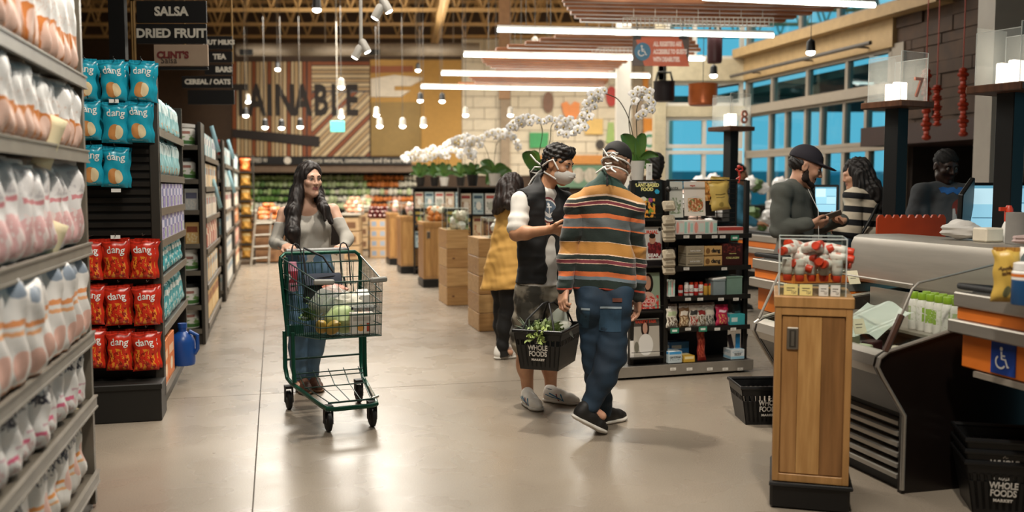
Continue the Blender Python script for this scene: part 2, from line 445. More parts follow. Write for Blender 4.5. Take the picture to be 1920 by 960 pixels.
# tan pilasters on the cream wall
for px in (948, 1195):
    b = MB(); c = P(px, 230, YB - .1); b.box(c.x - .12, c.x + .12, YB - .16, YB, 1.8, 5.2); struct('trim_1' if px < 1000 else 'trim_2', b, mat('taupe pilaster', '#a08d76', .7))
b = MB(); c = P(1168, 200, 16); b.cbox((c.x, 16, 3.0), (.235, .235, 6.2)); struct('column', b, M_white)
b = MB(); c = P(1875, 200, 8.6); b.cbox((c.x, 8.6, 3.1), (.31, .31, 6.3)); struct('column.001', b, mat('grey column', '#a79e92', .6, var=.03))
# soffit and sign band over the produce wall
b = MB(); a0, a1 = P(437, 300, 23.2).x, P(775, 300, 23.2).x
b.box(a0, a1, 23.3, YB, 1.82, 2.02); struct('trim_3', b, mat('soffit', '#76604c', .6))

# ---- window wall on the right, plane v = RV
RV = 8.23
M_frame = mat('pale aluminium frame', '#9a8f80', .45, var=.04)
M_fascia = mat('tan fascia', '#b6996c', .6, var=.08)
M_glass = glass('window glass', '#cfe9ef', .01)
def wallpiece(b, u0, u1, z0, z1, v0=RV, t=.2, mi=0):
    q = [UVP(u0, v0), UVP(u1, v0), UVP(u1, v0 + t), UVP(u0, v0 + t)]
    vs = [tuple(p + V((0, 0, z0))) for p in q] + [tuple(p + V((0, 0, z1))) for p in q]
    b.add(vs, [(0, 4, 5, 1), (1, 5, 6, 2), (2, 6, 7, 3), (3, 7, 4, 0), (4, 7, 6, 5), (0, 1, 2, 3)], mi, [((0, 0), (0, 1), (1, 1), (1, 0))] * 6)
def upix(px):
    r = ray(px, 350); r.z = 0; return (r * (RV / r.dot(VV))).dot(U)
uc, ue = upix(1392), upix(1662)
b = MB(); wallpiece(b, ue - .1, uc + .1, 3.36, 3.9, RV - .05, .3); wallpiece(b, ue - 1.2, uc, 3.75, 3.9, RV - .25, .3); wr = struct('wall_right', b, M_fascia)
wn = 0
def window(rects, bars_u, bars_z, w=.06):
    """one framed opening: rects = (u0, u1, z0, z1); mullions and panes are parts"""
    global wn; wn += 1
    u0, u1, z0, z1 = rects
    b = MB()
    for (a, c, d, e) in ((u0, u1, z0, z0 + w), (u0, u1, z1 - w, z1), (u0, u0 + w, z0, z1), (u1 - w, u1, z0, z1)): wallpiece(b, a, c, d, e, RV + .02, .12)
    o = struct('window_%d' % wn, b, M_frame)
    for x in bars_u: m = MB(); wallpiece(m, x - w / 2, x + w / 2, z0 + w, z1 - w, RV + .03, .1); obj('mullion', m, M_frame, o)
    es = [u0 + w] + list(bars_u) + [u1 - w]
    for i in range(len(es) - 1):
        m = MB(); wallpiece(m, es[i] + w / 3, es[i + 1] - w / 3, z0 + w * .8, z1 - w * .8, RV + .07, .008); obj('pane', m, M_glass, o)
    return o
tb = sorted(upix(x) for x in (1440, 1505, 1578))
window((ue, uc, 2.83, 3.38), tb, [], .07)
window((ue, uc, 2.04, 2.76), sorted(upix(x) for x in (1437, 1467, 1503, 1532, 1575, 1615)), [], .06)
window((ue, uc, .04, 2.05), sorted(upix(x) for x in (1437, 1470, 1503, 1540, 1575, 1620)), [], .08)
b = MB(); wallpiece(b, ue - .06, uc, 2.74, 2.86, RV - .06, .2); struct('trim_4', b, M_frame)
window((ue - 1.6, uc, 3.92, 5.6), sorted(upix(x) for x in (1490, 1560, 1620)), [], .08)
b = MB(); wallpiece(b, ue - .1, uc, 5.55, 6.3, RV, .2); struct('wall_right_upper', b, M_fascia)
b = MB(); p = [UVP(upix(x), RV - .3, 3.42 + .0 * x) for x in (1395, 1660)]; b.tube(p, .03, 8)
for t in (.15, .55, .9): q = p[0].lerp(p[1], t); b.tube([q, q + VV * .3], .015, 6)
b.M = None; tag(obj('handrail_pipe', b, mat('grey pipe', '#5d5750', .5)), 'long grey pipe fixed along the fascia above the entrance windows', 'pipe')
# door in the window wall: tall stiles and rail heads
# ---- back windows, plane y = 17, from px 1246 to 1392
xa, xb = P(1246, 300, 17).x, P(1392, 300, 17).x
def bwin(x0, x1, z0, z1, mull, w=.07):
    global wn; wn += 1; b = MB()
    b.box(x0, x1, 17, 17.12, z0, z0 + w); b.box(x0, x1, 17, 17.12, z1 - w, z1); b.box(x0, x0 + w, 17, 17.12, z0 + w, z1 - w); b.box(x1 - w, x1, 17, 17.12, z0 + w, z1 - w)
    o = struct('window_%d' % wn, b, M_white)
    for x in mull: m = MB(); m.box(x - w / 2, x + w / 2, 17.01, 17.11, z0 + w, z1 - w); obj('mullion', m, M_white, o)
    e = [x0 + w] + mull + [x1 - w]
    for i in range(len(e) - 1): m = MB(); m.box(e[i] + .02, e[i + 1] - .02, 17.05, 17.058, z0 + w * .8, z1 - w * .8); obj('pane', m, M_glass, o)
zz = lambda y: P(1300, y, 17).z
bwin(xa, xb, zz(278), zz(218), [P(1320, 300, 17).x])
bwin(xa, xb, .1, zz(282), [P(1320, 300, 17).x])
bwin(xa, xb, zz(200), zz(152), [P(1320, 300, 17).x])
b = MB(); b.box(xa - .15, xb + .1, 16.95, 17.2, zz(218) - .01, zz(200) + .01); b.box(xa - .15, xb + .1, 16.9, 17.2, zz(152), zz(112)); b.box(xa - .2, xa, 16.9, 17.2, 0, zz(112))
b.box(xa - .15, xb + .1, 16.95, 17.2, 4.5, 6.3); struct('wall_back_entrance', b, mat('entrance wall', '#cdbf9f', .7))
bwin(xa, xb, zz(112), 4.52, [P(1300, 300, 17).x, P(1345, 300, 17).x])
b = MB(); b.prism([(xa - .2, 17), (xa, 17), (4.3, 25.1), (4.1, 25.1)], 6.3, lambda x, y, t: (x, y, t)); struct('wall_side', b, mat('entrance wall', '#cdbf9f', .7))
# ---- dark stone wall right of the windows: real blocks
uR = upix(1850) - 7
b = MB(); wallpiece(b, uR, ue - .1, 2.15, 6.3, RV + .05, .2); ws = struct('wall_right_stone', b, mat('stone backing', '#1d130b', .8))
M_stone = mat('dark stone', '#4a3320', .75, var=.25, scale=5)
z = 2.2; r = 0
while z < 5.9:
    h = (.16, .22, .13, .19)[r % 4]; u = ue - .12
    while u > upix(1860):
        w = .3 + .35 * rnd.random(); m = MB(); d = .02 + .04 * rnd.random(); wallpiece(m, max(u - w + .008, upix(1860)), u, z, z + h - .008, RV + .05 - d, .06 + d)
        obj('stone', m, M_stone, ws); u -= w
    z += h; r += 1
b = MB(); wallpiece(b, uR, ue - .15, -.02, 2.3, RV + 2.6, .2); struct('wall_right_cafe', b, M_darkwall)
b = MB(); wallpiece(b, uR, ue - .1, 2.0, 2.25, RV - .5, 1.2); struct('trim_5', b, mat('canopy', '#33190f', .6))
b = MB(); b.prism([(p.x, p.y) for p in (UVP(ue - .4, RV + .1), UVP(ue - .4, RV + 2.8), UVP(ue - .2, RV + 2.8), UVP(ue - .2, RV + .1))], 2.4, lambda x, y, t: (x, y, t)); b.prism([(p.x, p.y) for p in (UVP(uR, RV + .1), UVP(uR, RV + 2.8), UVP(ue - .2, RV + 2.8), UVP(ue - .2, RV + .1))], .1, lambda x, y, t: (x, y, 2.3 + t)); struct('wall_cafe_added', b, M_darkwall)  # end wall and ceiling added to keep daylight out of the cafe
b = MB(); b.prism([(p.x, p.y) for p in (UVP(ue, RV + .3), UVP(ue, RV + 3.2), UVP(uc + 2.5, RV + 3.2), UVP(uc + 2.5, RV + .3))], .12, lambda x, y, t: (x, y, 3.15 + t)); b.box(xa, 8, 17.3, 19.5, 3.0, 3.12); tag(obj('added_porch_roof', b, mat('added porch soffit', '#5c6660', .7)), kind='structure')  # roof added outside so the transom panes look dark
b = MB(); wallpiece(b, ue - .3, ue - .06, 0, 3.4, RV - .02, .25); struct('trim_6', b, M_frame)

# ---- outdoors
M_teal = mat('teal facade', '#6fc0d4', .6, var=.12, scale=.6)
b = MB(); b.box(2, 30, 27, 27.4, -.2, 1.9); wallpiece(b, 8, 24, -.2, 1.8, 15.5, .4)
ex = tag(obj('exterior_building', b, M_teal), 'teal building across the street seen through the entrance windows', 'building')
for k in range(7):
    m = MB(); wallpiece(m, 8 + k * 2.2, 9.6 + k * 2.2, .6, 1.5, 15.42, .1); obj('window_panel', m, mat('blue glass panel', '#58b7d6', .15), ex)
b = MB(); b.prism([(p.x, p.y) for p in (UVP(-2, RV + .3), UVP(16.5, RV + .3), UVP(17, 24), UVP(-2, 24))][::-1], .05, lambda x, y, t: (x, y, t - .1)); b.box(2, 30, 17.3, 40, -.12, -.06)
struct('pavement', b, mat('pavement', '#8d9294', .8))

# ================================================================== LEFT SHELVING
M_shelf = mat('taupe shelf metal', '#6e665a', .4, metal=.2, var=.06)
M_post = mat('dark shelf post', '#3b362f', .45, metal=.2, var=.06)
M_slat = mat('black slat board', '#15130f', .5, var=.1)
M_tagc = mat('cream paper', '#efe0b8', .8, var=.03)
M_tagw = mat('white card', '#e8e4dc', .7, var=.02)

def pillow(w, h, t, nu=14, nv=16, seed=0, mi_back=1, crimp=2.2, sag=0):
    """a filled bag standing on local z = 0, its front towards -y; front face carries UV 0..1"""
    r = random.Random(seed); a, b_, c_ = r.uniform(0, 6), r.uniform(0, 6), r.uniform(.6, 1.4)
    def f(sgn):
        def fn(u, v):
            ed = max(0, 1 - abs(2 * u - 1) ** 2.6) ** .7 * max(0, 1 - abs(2 * v - 1) ** 4.5) ** .5
            wr = 1 + .13 * math.sin(9 * u + a + 5 * v * c_) * math.sin(8 * v + b_) + .07 * math.sin(23 * u + b_ + 9 * v) * abs(2 * v - 1)
            ww = w * (1 - .06 * math.sin(PI * v) * crimp) * (1 + .012 * math.sin(19 * v + a))
            y = -sgn * t / 2 * ed * wr * (1.0 if v > .5 else 1 + .25 * (1 - v * 2))
            return ((u - .5) * ww + .004 * math.sin(14 * v + b_), y, v * h + .004 * math.sin(11 * u + a) * v)
        return fn
    m = MB(); m.grid(f(1), nu, nv, 0)
    g = f(-1); m.grid(lambda u, v: g(1 - u, v), nu, nv, mi_back); m.front = f(1)
    return m
def bag_kind(name, w, h, t, front, back, text=None, tcol=None, ts=.05, tv=.8, seed=0, hole=False):
    """prototype Empty with parts: pouch, top seal and lettering bent onto the pouch"""
    m = pillow(w, h, t, seed=seed); f = m.front
    root = thing(name, 'x', 'bag', (0, 0, -50)); obj('pouch', m, [front, back], root, 60)
    s = MB(); n = 8
    s.grid(lambda u, v: ((u - .5) * w * .97, .002 * math.sin(u * 40), h - .004 + v * .018), 16, 1); obj('top_seal', s, back, root)
    if text:
        def bend(p):
            u = min(1, max(0, p.x / w + .5)); v = min(1, max(0, tv + p.y / h)); q = f(u, v); return V((q[0], q[1] - .002 - p.z, q[2]))
        me = text_mesh(text, ts, 0, fn=bend, bold=.001); link('lettering', me, tcol, root)
    return root
def retire(*roots):
    for r in roots:
        KIDS.pop(r.name, None)
        for c, gs in [(c, kids(c)) for c in kids(r)]:
            for g in gs: bpy.data.objects.remove(g)
            bpy.data.objects.remove(c)
        bpy.data.objects.remove(r)

M_wback = mat('white film', '#dedad4', .35, var=.05, bump=.25, bscale=20)
M_orp = mat('orange ink', '#d98a4a', .5); M_dkp = mat('navy ink', '#2b2c3a', .5); M_pkp = mat('pink ink', '#d9637d', .5)
M_whp = mat('white ink', '#f2efe8', .5)
pw1 = printed('white bag orange label', '#e4e0dc', [('r', .04, .03, .96, .5, '#cc7c3c'), ('c', .3, .08, .72, .46, '#e6c0ae'), ('r', .1, .0, .9, .05, '#c98a55'), ('n', .2, .55, .8, .75, '#d9c4b8', 20, .6)], .4, wob=.06)
pw2 = printed('white bag pink print', '#e6e0dd', [('c', .15, .08, .95, .5, '#e6b6b4'), ('n', .1, .08, .9, .5, '#f0dcd8', 9), ('r', .3, .62, .75, .67, '#d58b8f'), ('n', .1, .7, .9, .95, '#cfc8c8', 8, .58)], .4, wob=.05)
pw3 = printed('white bag orange print', '#e2dcd6', [('r', .2, .58, .8, .63, '#e0935c'), ('r', .28, .5, .72, .54, '#e6a878'), ('c', .35, .12, .75, .38, '#e3b4a4'), ('n', .05, 0, .95, .1, '#d58a50', 8, .45), ('c', .4, .8, .75, .95, '#8d97a4')], .4, wob=.04)
pw4 = printed('white bag dark print', '#e0dcd8', [('n', .25, .72, .9, .95, '#2e3242', 16, .5), ('r', .3, .3, .62, .36, '#d56a86'), ('n', .1, .1, .9, .3, '#cdb3b0', 14, .55), ('r', .55, .42, .8, .45, '#caa8ae')], .4, wob=.05)
pw5 = printed('white bag orange words', '#e4e0da', [('r', .25, .45, .75, .5, '#e59a56'), ('r', .3, .36, .7, .4, '#eab482'), ('n', .3, .72, .95, .95, '#39404e', 14, .52), ('c', .6, .3, .9, .6, '#dcb3a6'), ('n', 0, 0, 1, .1, '#dba678', 8, .5)], .4, wob=.05)

# ---- near gondola on the left: face plane v = FV, its end at FU
p = G(183, 948); FU, FV = uvof(p)
root = thing('shelving_unit', 'near left gondola shelf packed with white snack bags', 'shelf', UVP(FU, FV), AUV)
levels = [.16, .505, .80, 1.20, 1.61, 1.935]
DEP = .55; LEN = 2.6        # local x = across (front face at x = 0, goods towards -x), local y from -LEN to 0
for y in (-.03, -1.25, -2.5): b = MB(); b.box(-.60, -.55, y - .03, y + .03, 0, 2.5); obj('post', b, M_post, root)
b = MB(); b.box(-.05, -.0, -.04, 0, 0.02, 2.46); obj('front_post', b, M_shelf, root)
b = MB()
for k in range(40): b.box(-.56, -.54, -LEN, -.02, .06 + k * .06, .105 + k * .06)
tag(obj('back_slats', b, M_slat, root), kind='stuff')
for i, z in enumerate(levels):
    b = MB(); b.rbox(-DEP, 0, -LEN, 0, z - .03, z, .004); sh = obj('shelf', b, M_shelf, root)
    b = MB(); b.box(0, .012, -LEN, 0, z - .045, z + .012); b.box(.012, .017, -LEN, 0, z + .004, z + .012); b.box(.012, .017, -LEN, 0, z - .045, z - .037); obj('price_rail', b, mat('grey price rail', '#8a8378', .4), sh)
b = MB(); b.box(-.56, -.02, -LEN, 0, 0, .12); obj('kick_plate', b, M_post, root)
# goods: (level, depth from face, kind, size, step, tilt)
tiers = [(5, 'white popcorn bag with orange label', 'topmost', pw1, None, .17, .36, .13, .12, .0),
         (4, 'white popcorn bag with orange label', 'second', pw1, None, .165, .28, .12, .115, .0),
         (3, 'white bag with pale pink print', 'third', pw2, None, .22, .345, .15, .165, .0),
         (2, 'large white bag with orange print', 'fourth', pw3, ('popped', M_orp, .045, .6), .26, .385, .17, .18, .03),
         (1, 'white bag with navy and pink print', 'fifth', pw4, None, .25, .275, .15, .175, -.01),
         (0, 'white bag with orange words', 'sixth', pw5, None, .24, .31, .15, .18, -.01)]
for lv, lab, tn, fm, tx, w, h, t, step, inset in tiers:
    protos = [bag_kind('snack_bag', w, h, t, fm, M_wback, seed=lv * 7 + k) for k in range(3)]
    y = -.06 - w / 2; n = 0
    while y > -1.75:
        for row in range(2 if lv != 2 else 1):
            tilt = rnd.uniform(-.12, .12)
            q = UVP(FU, FV) + U * (y + rnd.uniform(-.012, .012)) + VV * (inset - t * .55 - row * (t * 1.02)) + V((0, 0, levels[lv] + .001 + (0 if lv != 3 else .0)))
            o = dup(protos[rnd.randrange(3)], q, group='white snack bags on the near left shelf',
                    label='%s, %s shelf, %s from the end%s' % (lab, tn, ORD[n], '' if row == 0 else ', behind'),
                    rot=(rnd.uniform(-.1, .08), rnd.uniform(-.06, .06), AUV + PI / 2 + tilt - .3), scale=(rnd.uniform(.94, 1.06), 1, rnd.uniform(.92, 1.04)))
        n += 1; y -= step
    retire(*protos)
# bag on the lowest deck by the end, shelf talkers
for i, (px, py, d, rl) in enumerate(((93, 266, 3.55, .36), (94, 463, 3.6, .4), (112, 802, 3.9, .52))):
    b = MB(); b.grid(lambda u, v: ((u - .5) * .075, .006 * math.sin(v * 3), (v - .5) * .2), 2, 6); b2 = b
    o = obj('shelf_tag', b, M_tagc, None); m = o.modifiers.new('thick', 'SOLIDIFY'); m.thickness = .002
    q = P(px, py, d); o.location = q; o.rotation_euler = Euler((0, rl, A0 + .55)); tag(o, 'cream paper shelf tag hanging askew from the %s' % ('second shelf of white bags', 'third shelf of pink bags', 'fifth shelf near the floor')[i], 'tag', 'cream shelf tags')

# ---- end cap with hanging blue and red bags
pe = G(304, 789); EU, EV = uvof(pe)
EW = .92
root = thing('end_cap_rack', 'black slatted end rack hung with blue and red chip bags', 'rack', UVP(EU + .22, EV), AUV)
b = MB(); b.box(-EW, -.0, -.0, .06, .30, 2.13); obj('back_board', b, M_slat, root)
for k in range(34):
    m = MB(); z = .38 + k * .0515; m.box(-EW + .05, -.055, -.016, 0, z, z + .03)
    if k == 0: slatme = m.mesh('slat')
    link('slat', slatme, mat('black slat', '#211d18', .38, var=.1), root, (0, 0, k * .0515))
for x in (-EW, -.055): b = MB(); b.rbox(x, x + .055, -.03, .06, .1, 2.16, .005); obj('post', b, M_post, root)
b = MB(); b.rbox(-EW, 0, -.03, .06, 2.13, 2.16, .005); obj('top_rail', b, M_shelf, root)
b = MB(); b.rbox(-EW, 0.0, -.22, .06, .0, .22, .006); b.rbox(-EW, .005, -.23, .02, .2, .24, .006); obj('base_deck', b, M_slat, root)
blue = printed('blue chip bag', '#1f9cb4', [('c', .22, .1, .8, .5, '#c98a50'), ('c', .5, .12, .82, .48, '#e6cfa4'), ('r', .3, .05, .7, .08, '#8fd0d8'), ('r', 0, .94, 1, 1, '#16788c')], .28, wob=.03)
blueb = mat('blue film', '#1b8ea8', .3, var=.08)
red = printed('red chip bag', '#c8301c', [('n', .08, .06, .92, .62, '#e08a2c', 7, .5), ('n', .12, .08, .9, .56, '#8e1c10', 11, .56), ('r', 0, .94, 1, 1, '#a02414')], .28, wob=.05)
redb = mat('red film', '#b52a18', .3, var=.08)
def dangbag(nm, fr, bk, seed, w=.155, h=.235): return bag_kind(nm, w, h, .06, fr, bk, 'dang', M_whp, .062, .78, seed)
pb = [dangbag('chip_bag', blue, blueb, 3), dangbag('chip_bag', blue, blueb, 5)]; pr = [dangbag('chip_bag', red, redb, 8), dangbag('chip_bag', red, redb, 11)]
ez = (EU + .22)
def endpix(px, py):
    """point on the plane in front of the slats seen at px, py"""
    r = ray(px, py); t = (ez - .06) / r.dot(U); return V((0, 0, CAMZ)) + r * t
rowsb = [[(163, 188), (218, 190), (268, 190)], [(170, 262), (220, 268), (263, 266)], [(176, 347), (219, 350)]]
rowsr = [[(172, 522), (221, 520), (271, 520)], [(176, 605), (226, 606), (279, 606)], [(176, 686), (228, 690), (277, 690)]]
for kind, rows, ps, cname in (('b', rowsb, pb, 'blue'), ('r', rowsr, pr, 'red')):
    for r_, row in enumerate(rows):
        for c_, (px, py) in enumerate(row):
            for dd in range(2):
                q = endpix(px, py) + U * (.02 if dd else -.06) + V((0, 0, -.004))
                if dd: q = q + VV * .01
                dup(ps[(c_ + r_) % 2], q, rot=(rnd.uniform(-.06, .06), rnd.uniform(-.05, .05), AUV + rnd.uniform(-.08, .08)), group='%s chip bags on the end rack' % cname,
                    label='%s chip bag hanging on the %s %s row, %s from the aisle edge, %s' % (cname, ORD[r_], cname, ORD[len(row) - 1 - c_], 'in front' if not dd else 'behind'))
            b = MB(); q = endpix(px, py - (76 if kind == 'b' else 80)); h = MB()
            h.tube([q + U * .05, q - U * .1, q - U * .11 + V((0, 0, .012))], .003, 6); o = obj('peg_hook', h, M_post)
            tag(o, 'black peg hook of the %s bags, %s row, %s from the aisle edge' % (cname, ORD[r_], ORD[len(row) - 1 - c_]), 'hook', 'peg hooks on the end rack')
for px, py in ((218, 192), (222, 357), (221, 443)):
    b = MB(); b.cbox((0, 0, 0), (.055, .004, .022)); o = obj('price_tag', b, M_tagw); o.location = endpix(px, py) - U * .09; o.rotation_euler = (0, 0, AUV)
    tag(o, 'small white price tag under the %s' % {192: 'first blue row', 357: 'third blue row', 443: 'gap above the red bags'}[py], 'tag', 'price tags on the end rack')

# ---- gondola runs behind the end cap: right faces along the aisle
def boxgood(name, w, d, h, m, front=None):
    b = MB(); b.rbox(-w / 2, w / 2, -d / 2, d / 2, 0, h, min(w, h) * .04); return b.mesh(name)
def run(name, lab, u0, u1, v0, zs, wend=.9, top=2.1, talk=None):
    """shelving run along the aisle from u0 to u1 whose right face is the plane v0"""
    L = u1 - u0
    root = thing(name, lab, 'shelf', UVP(u0, v0), AUV)
    b = MB(); b.box(-.46, -.44, 0, L, .1, top); obj('back_panel', b, M_slat, root)
    for y in (0.02, L - .02): b = MB(); b.rbox(-.47, -.0, y - .02, y + .02, .0, top, .004); obj('end_panel', b, M_post, root)
    for z in zs:
        b = MB(); b.rbox(-.44, 0, 0, L, z - .025, z, .004); s = obj('shelf', b, M_post, root)
        b = MB(); b.box(0, .01, 0, L, z - .04, z + .01); obj('price_rail', b, M_shelf, s)
    b = MB(); b.box(-.44, -.01, 0, L, 0, zs[0] - .025); obj('kick_plate', b, M_post, root)
    return root
def upx(px, v0):
    r = ray(px, 350); r.z = 0; return (r * (v0 / r.dot(VV))).dot(U)
SIDE = [.13, .52, .86, 1.1, 1.31, 1.53, 1.83]
u1 = upx(349, EV)
run('shelving_run', 'shelf run behind the chip rack with teal bags and purple boxes', EU + .3, u1, EV - .02, SIDE)
teal = printed('teal pouch', '#3fa9b3', [('n', .1, .1, .9, .5, '#cfe6e2', 6), ('r', .2, .65, .8, .8, '#e6f0ec')], .35, wob=.05)
tealb = mat('teal film', '#2f98a4', .35)
pal = printed('pale blue bag', '#9fd3d6', [('n', .1, .05, .9, .3, '#c79a6c', 6), ('r', .15, .6, .85, .85, '#d6ecec')], .35, wob=.05)
purple = printed('purple box', '#7d72ae', [('r', .1, .5, .9, .8, '#d9d4e6'), ('n', .1, .05, .9, .45, '#b9a7d8', 8)], .5)
palebox = printed('pale box', '#c9c6d4', [('r', .1, .5, .9, .8, '#7d86b4'), ('c', .3, .1, .7, .45, '#a1b58c')], .5)
orangebox = printed('orange carton', '#e07b34', [('r', .15, .55, .85, .75, '#f2c49a'), ('c', .3, .15, .7, .45, '#f0d9b8')], .5)
gi = 0
def fill_bags(u0, u1, v0, z, w, h, t, fm, bm_, lab, grp, n=None, seed=0):
    pr_ = [bag_kind('snack_bag', w, h, t, fm, bm_, seed=seed + k) for k in range(2)]
    u = u0 + w / 2 + .02; k = 0
    while u + w / 2 < u1:
        dup(pr_[k % 2], UVP(u, v0 - .03 - t / 2, z + .001), rot=(rnd.uniform(-.08, 0), rnd.uniform(-.05, .05), AUV + PI / 2 + rnd.uniform(-.1, .1)), group=grp, label='%s, %s from the near end' % (lab, ORD[k]))
        u += w * 1.02; k += 1
    retire(*pr_)
def fill_boxes(u0, u1, v0, z, w, d, h, mats, lab, grp, gap=1.06, alt=None):
    mes = []
    u = u0 + w / 2 + .02; k = 0
    for m in mats: b = MB(); b.rbox(-w / 2, w / 2, -d / 2, d / 2, 0, h, .003); me = b.mesh('carton'); me.materials.append(m); mes.append(me)
    while u + w / 2 < u1:
        o = link('carton', mes[k % len(mes)], None, None, UVP(u, v0 - .02 - d / 2, z + .001)); o.rotation_euler = (0, 0, AUV + PI / 2 + rnd.uniform(-.04, .04))
        tag(o, '%s, %s from the near end' % (lab, ORD[k]), 'box', grp); u += w * gap; k += 1
E0 = EU + .34
fill_bags(E0, u1, EV, SIDE[6], .16, .24, .07, pal, tealb, 'pale blue bag on the top shelf behind the chip rack', 'pale blue bags behind the chip rack', seed=21)
fill_bags(E0, u1, EV, SIDE[5], .17, .26, .08, pal, tealb, 'pale blue bag on the second shelf behind the chip rack', 'pale blue bags behind the chip rack', seed=23)
fill_boxes(E0, u1, EV, SIDE[4], .11, .1, .17, [purple, palebox], 'purple or grey box on the upper box shelf', 'purple boxes behind the chip rack')
fill_boxes(E0, u1, EV, SIDE[3], .12, .1, .17, [palebox, purple], 'purple or grey box on the lower box shelf', 'purple boxes behind the chip rack')
fill_bags(E0, u1, EV, SIDE[2], .17, .21, .09, teal, tealb, 'teal bag on the shelf under the purple boxes', 'teal bags behind the chip rack', seed=25)
fill_bags(E0, u1, EV, SIDE[1], .18, .28, .1, teal, tealb, 'large teal bag on the second lowest shelf', 'teal bags behind the chip rack', seed=27)
fill_boxes(E0, E0 + .75, EV, SIDE[0], .3, .12, .3, [orangebox], 'orange carton on the lowest shelf behind the chip rack', 'orange cartons behind the chip rack')
b = MB(); b.lathe([(.085, 0), (.09, .02), (.09, .17), (.07, .22), (.03, .25), (.03, .28)], 14); q = P(344, 690, 6.9); q.z = .135
jug = thing('detergent_jug', 'blue plastic jug at the end of the lowest shelf', 'jug', q); obj('body', b, mat('blue plastic', '#1f4f9c', .3), jug)
b = MB(); b.lathe([(.034, .275), (.034, .31)], 12); obj('cap', b, mat('blue plastic', '#1f4f9c', .3), jug)
b = MB(); b.tube([(.05, 0, .25), (.11, 0, .22), (.11, 0, .12), (.085, 0, .08)], .015, 8); obj('handle', b, mat('blue plastic', '#1f4f9c', .3), jug)

# ---- three further gondolas with shelved ends
green = printed('white tub green label', '#e8e4da', [('r', 0, .1, 1, .3, '#4d7a3c'), ('n', 0, .3, 1, .6, '#7aa05a', 9, .52), ('r', .1, .65, .9, .8, '#a06a5c')], .4)
mixmats = [printed('carton %d' % i, a, [('r', .1, .55, .9, .82, b_), ('n', .1, .08, .9, .5, c_, 7)], .5) for i, (a, b_, c_) in enumerate((
    ('#d6d0c4', '#8fb0b6', '#b9b2a4'), ('#e2d9c6', '#b85a3c', '#d9b38a'), ('#9fc2c8', '#e8e4da', '#5f97a4'), ('#d9b070', '#8c4a2c', '#e8d2a4'), ('#cfcfca', '#6d6f88', '#e6e0d6'), ('#b53e2c', '#e8d9c0', '#7d2a20')))]
def end_gondola(name, pxl, pxr, pyb, zs, tubs, lab, ulen, mixed):
    pr_ = G(pxr, pyb); u0, v0 = uvof(pr_); w = .62
    run(name, lab, u0 + .42, u0 + ulen, v0, [.13, .5, .85, 1.15, 1.45, 1.75], top=2.05)
    root = thing('end_shelf', lab.replace('shelf run', 'shelved end of the run'), 'shelf', UVP(u0, v0), AUV)
    b = MB(); b.box(-w, 0, .36, .38, .1, 2.05); obj('back_panel', b, M_slat, root)
    for x in (-w, -.03): b = MB(); b.rbox(x, x + .03, .0, .38, 0, 2.05, .004); obj('side_panel', b, M_post, root)
    for z in zs:
        b = MB(); b.rbox(-w + .03, -.03, 0, .36, z - .02, z, .004); s = obj('shelf', b, M_post, root); b = MB(); b.box(-w + .03, -.03, -.01, 0, z - .035, z + .008); obj('price_rail', b, M_shelf, s)
    b = MB(); b.box(-w + .03, -.03, .02, .36, 0, zs[0] - .02); obj('kick_plate', b, M_post, root)
    for i, z in enumerate(zs):
        if tubs[i] == 't':
            b = MB(); b.lathe([(.09, 0), (.1, .01), (.1, .15), (.092, .17)], 16, mi=0); b.lathe([(.102, .17), (.102, .2), (.05, .205)], 16, mi=1); me = b.mesh('tub')
            me.materials.append(green); me.materials.append(M_black if i % 2 else M_tagw)
            for k in range(2):
                o = link('tub', me, None, None, UVP(u0 + .14, v0 - .16 - .24 * k, z + .001)); tag(o, 'white tub with green label, %s shelf up of the shelved end, %s' % (ORD[i], ('right one', 'left one')[k]), 'tub', 'white tubs on the shelved end')
        elif tubs[i] == 'b':
            for k in range(4):
                b = MB(); b.rbox(-.06, .06, -.05, .05, 0, .2, .003); o = obj('carton', b, mixmats[(i + k) % 6]); o.location = UVP(u0 + .1, v0 - .1 - .13 * k, z + .001); o.rotation_euler = (0, 0, AUV)
                tag(o, 'carton, %s shelf up at the end of the %s, %s from the right' % (ORD[i], lab.split(' with')[0], ORD[k]), 'box', 'cartons on the shelved ends')
    for i, z in enumerate([.13, .5, .85, 1.15, 1.45, 1.75]):
        ms = mixed[i]
        fill_boxes(u0 + .5, u0 + ulen, v0, z, .17, .12, .24 if i else .3, [mixmats[k] for k in ms], 'carton on the %s shelf up of the %s' % (ORD[i], lab.split(' with')[0]), 'cartons along the %s' % lab.split(' with')[0])
end_gondola('shelving_run', 340, 386, 646, [.14, .36, .68, .93, 1.24, 1.52, 1.83], 'tttbbtt', 'second shelf run with white tubs and cartons', 2.6, [(3, 3), (3, 0), (1, 5), (1, 0), (3, 0), (4, 2)])
end_gondola('shelving_run', 405, 424, 566, [.14, .5, .85, 1.2, 1.55, 1.85], 'bbbbbb', 'third shelf run with grey and blue cartons', 2.5, [(0, 4), (0, 4), (4, 0), (1, 4), (2, 0), (2, 4)])
end_gondola('shelving_run', 425, 441, 525, [.14, .5, .85, 1.2, 1.55, 1.85], 'bbbbbb', 'fourth shelf run with brown cartons', 2.5, [(3, 1), (5, 1), (3, 5), (1, 0), (2, 0), (2, 4)])
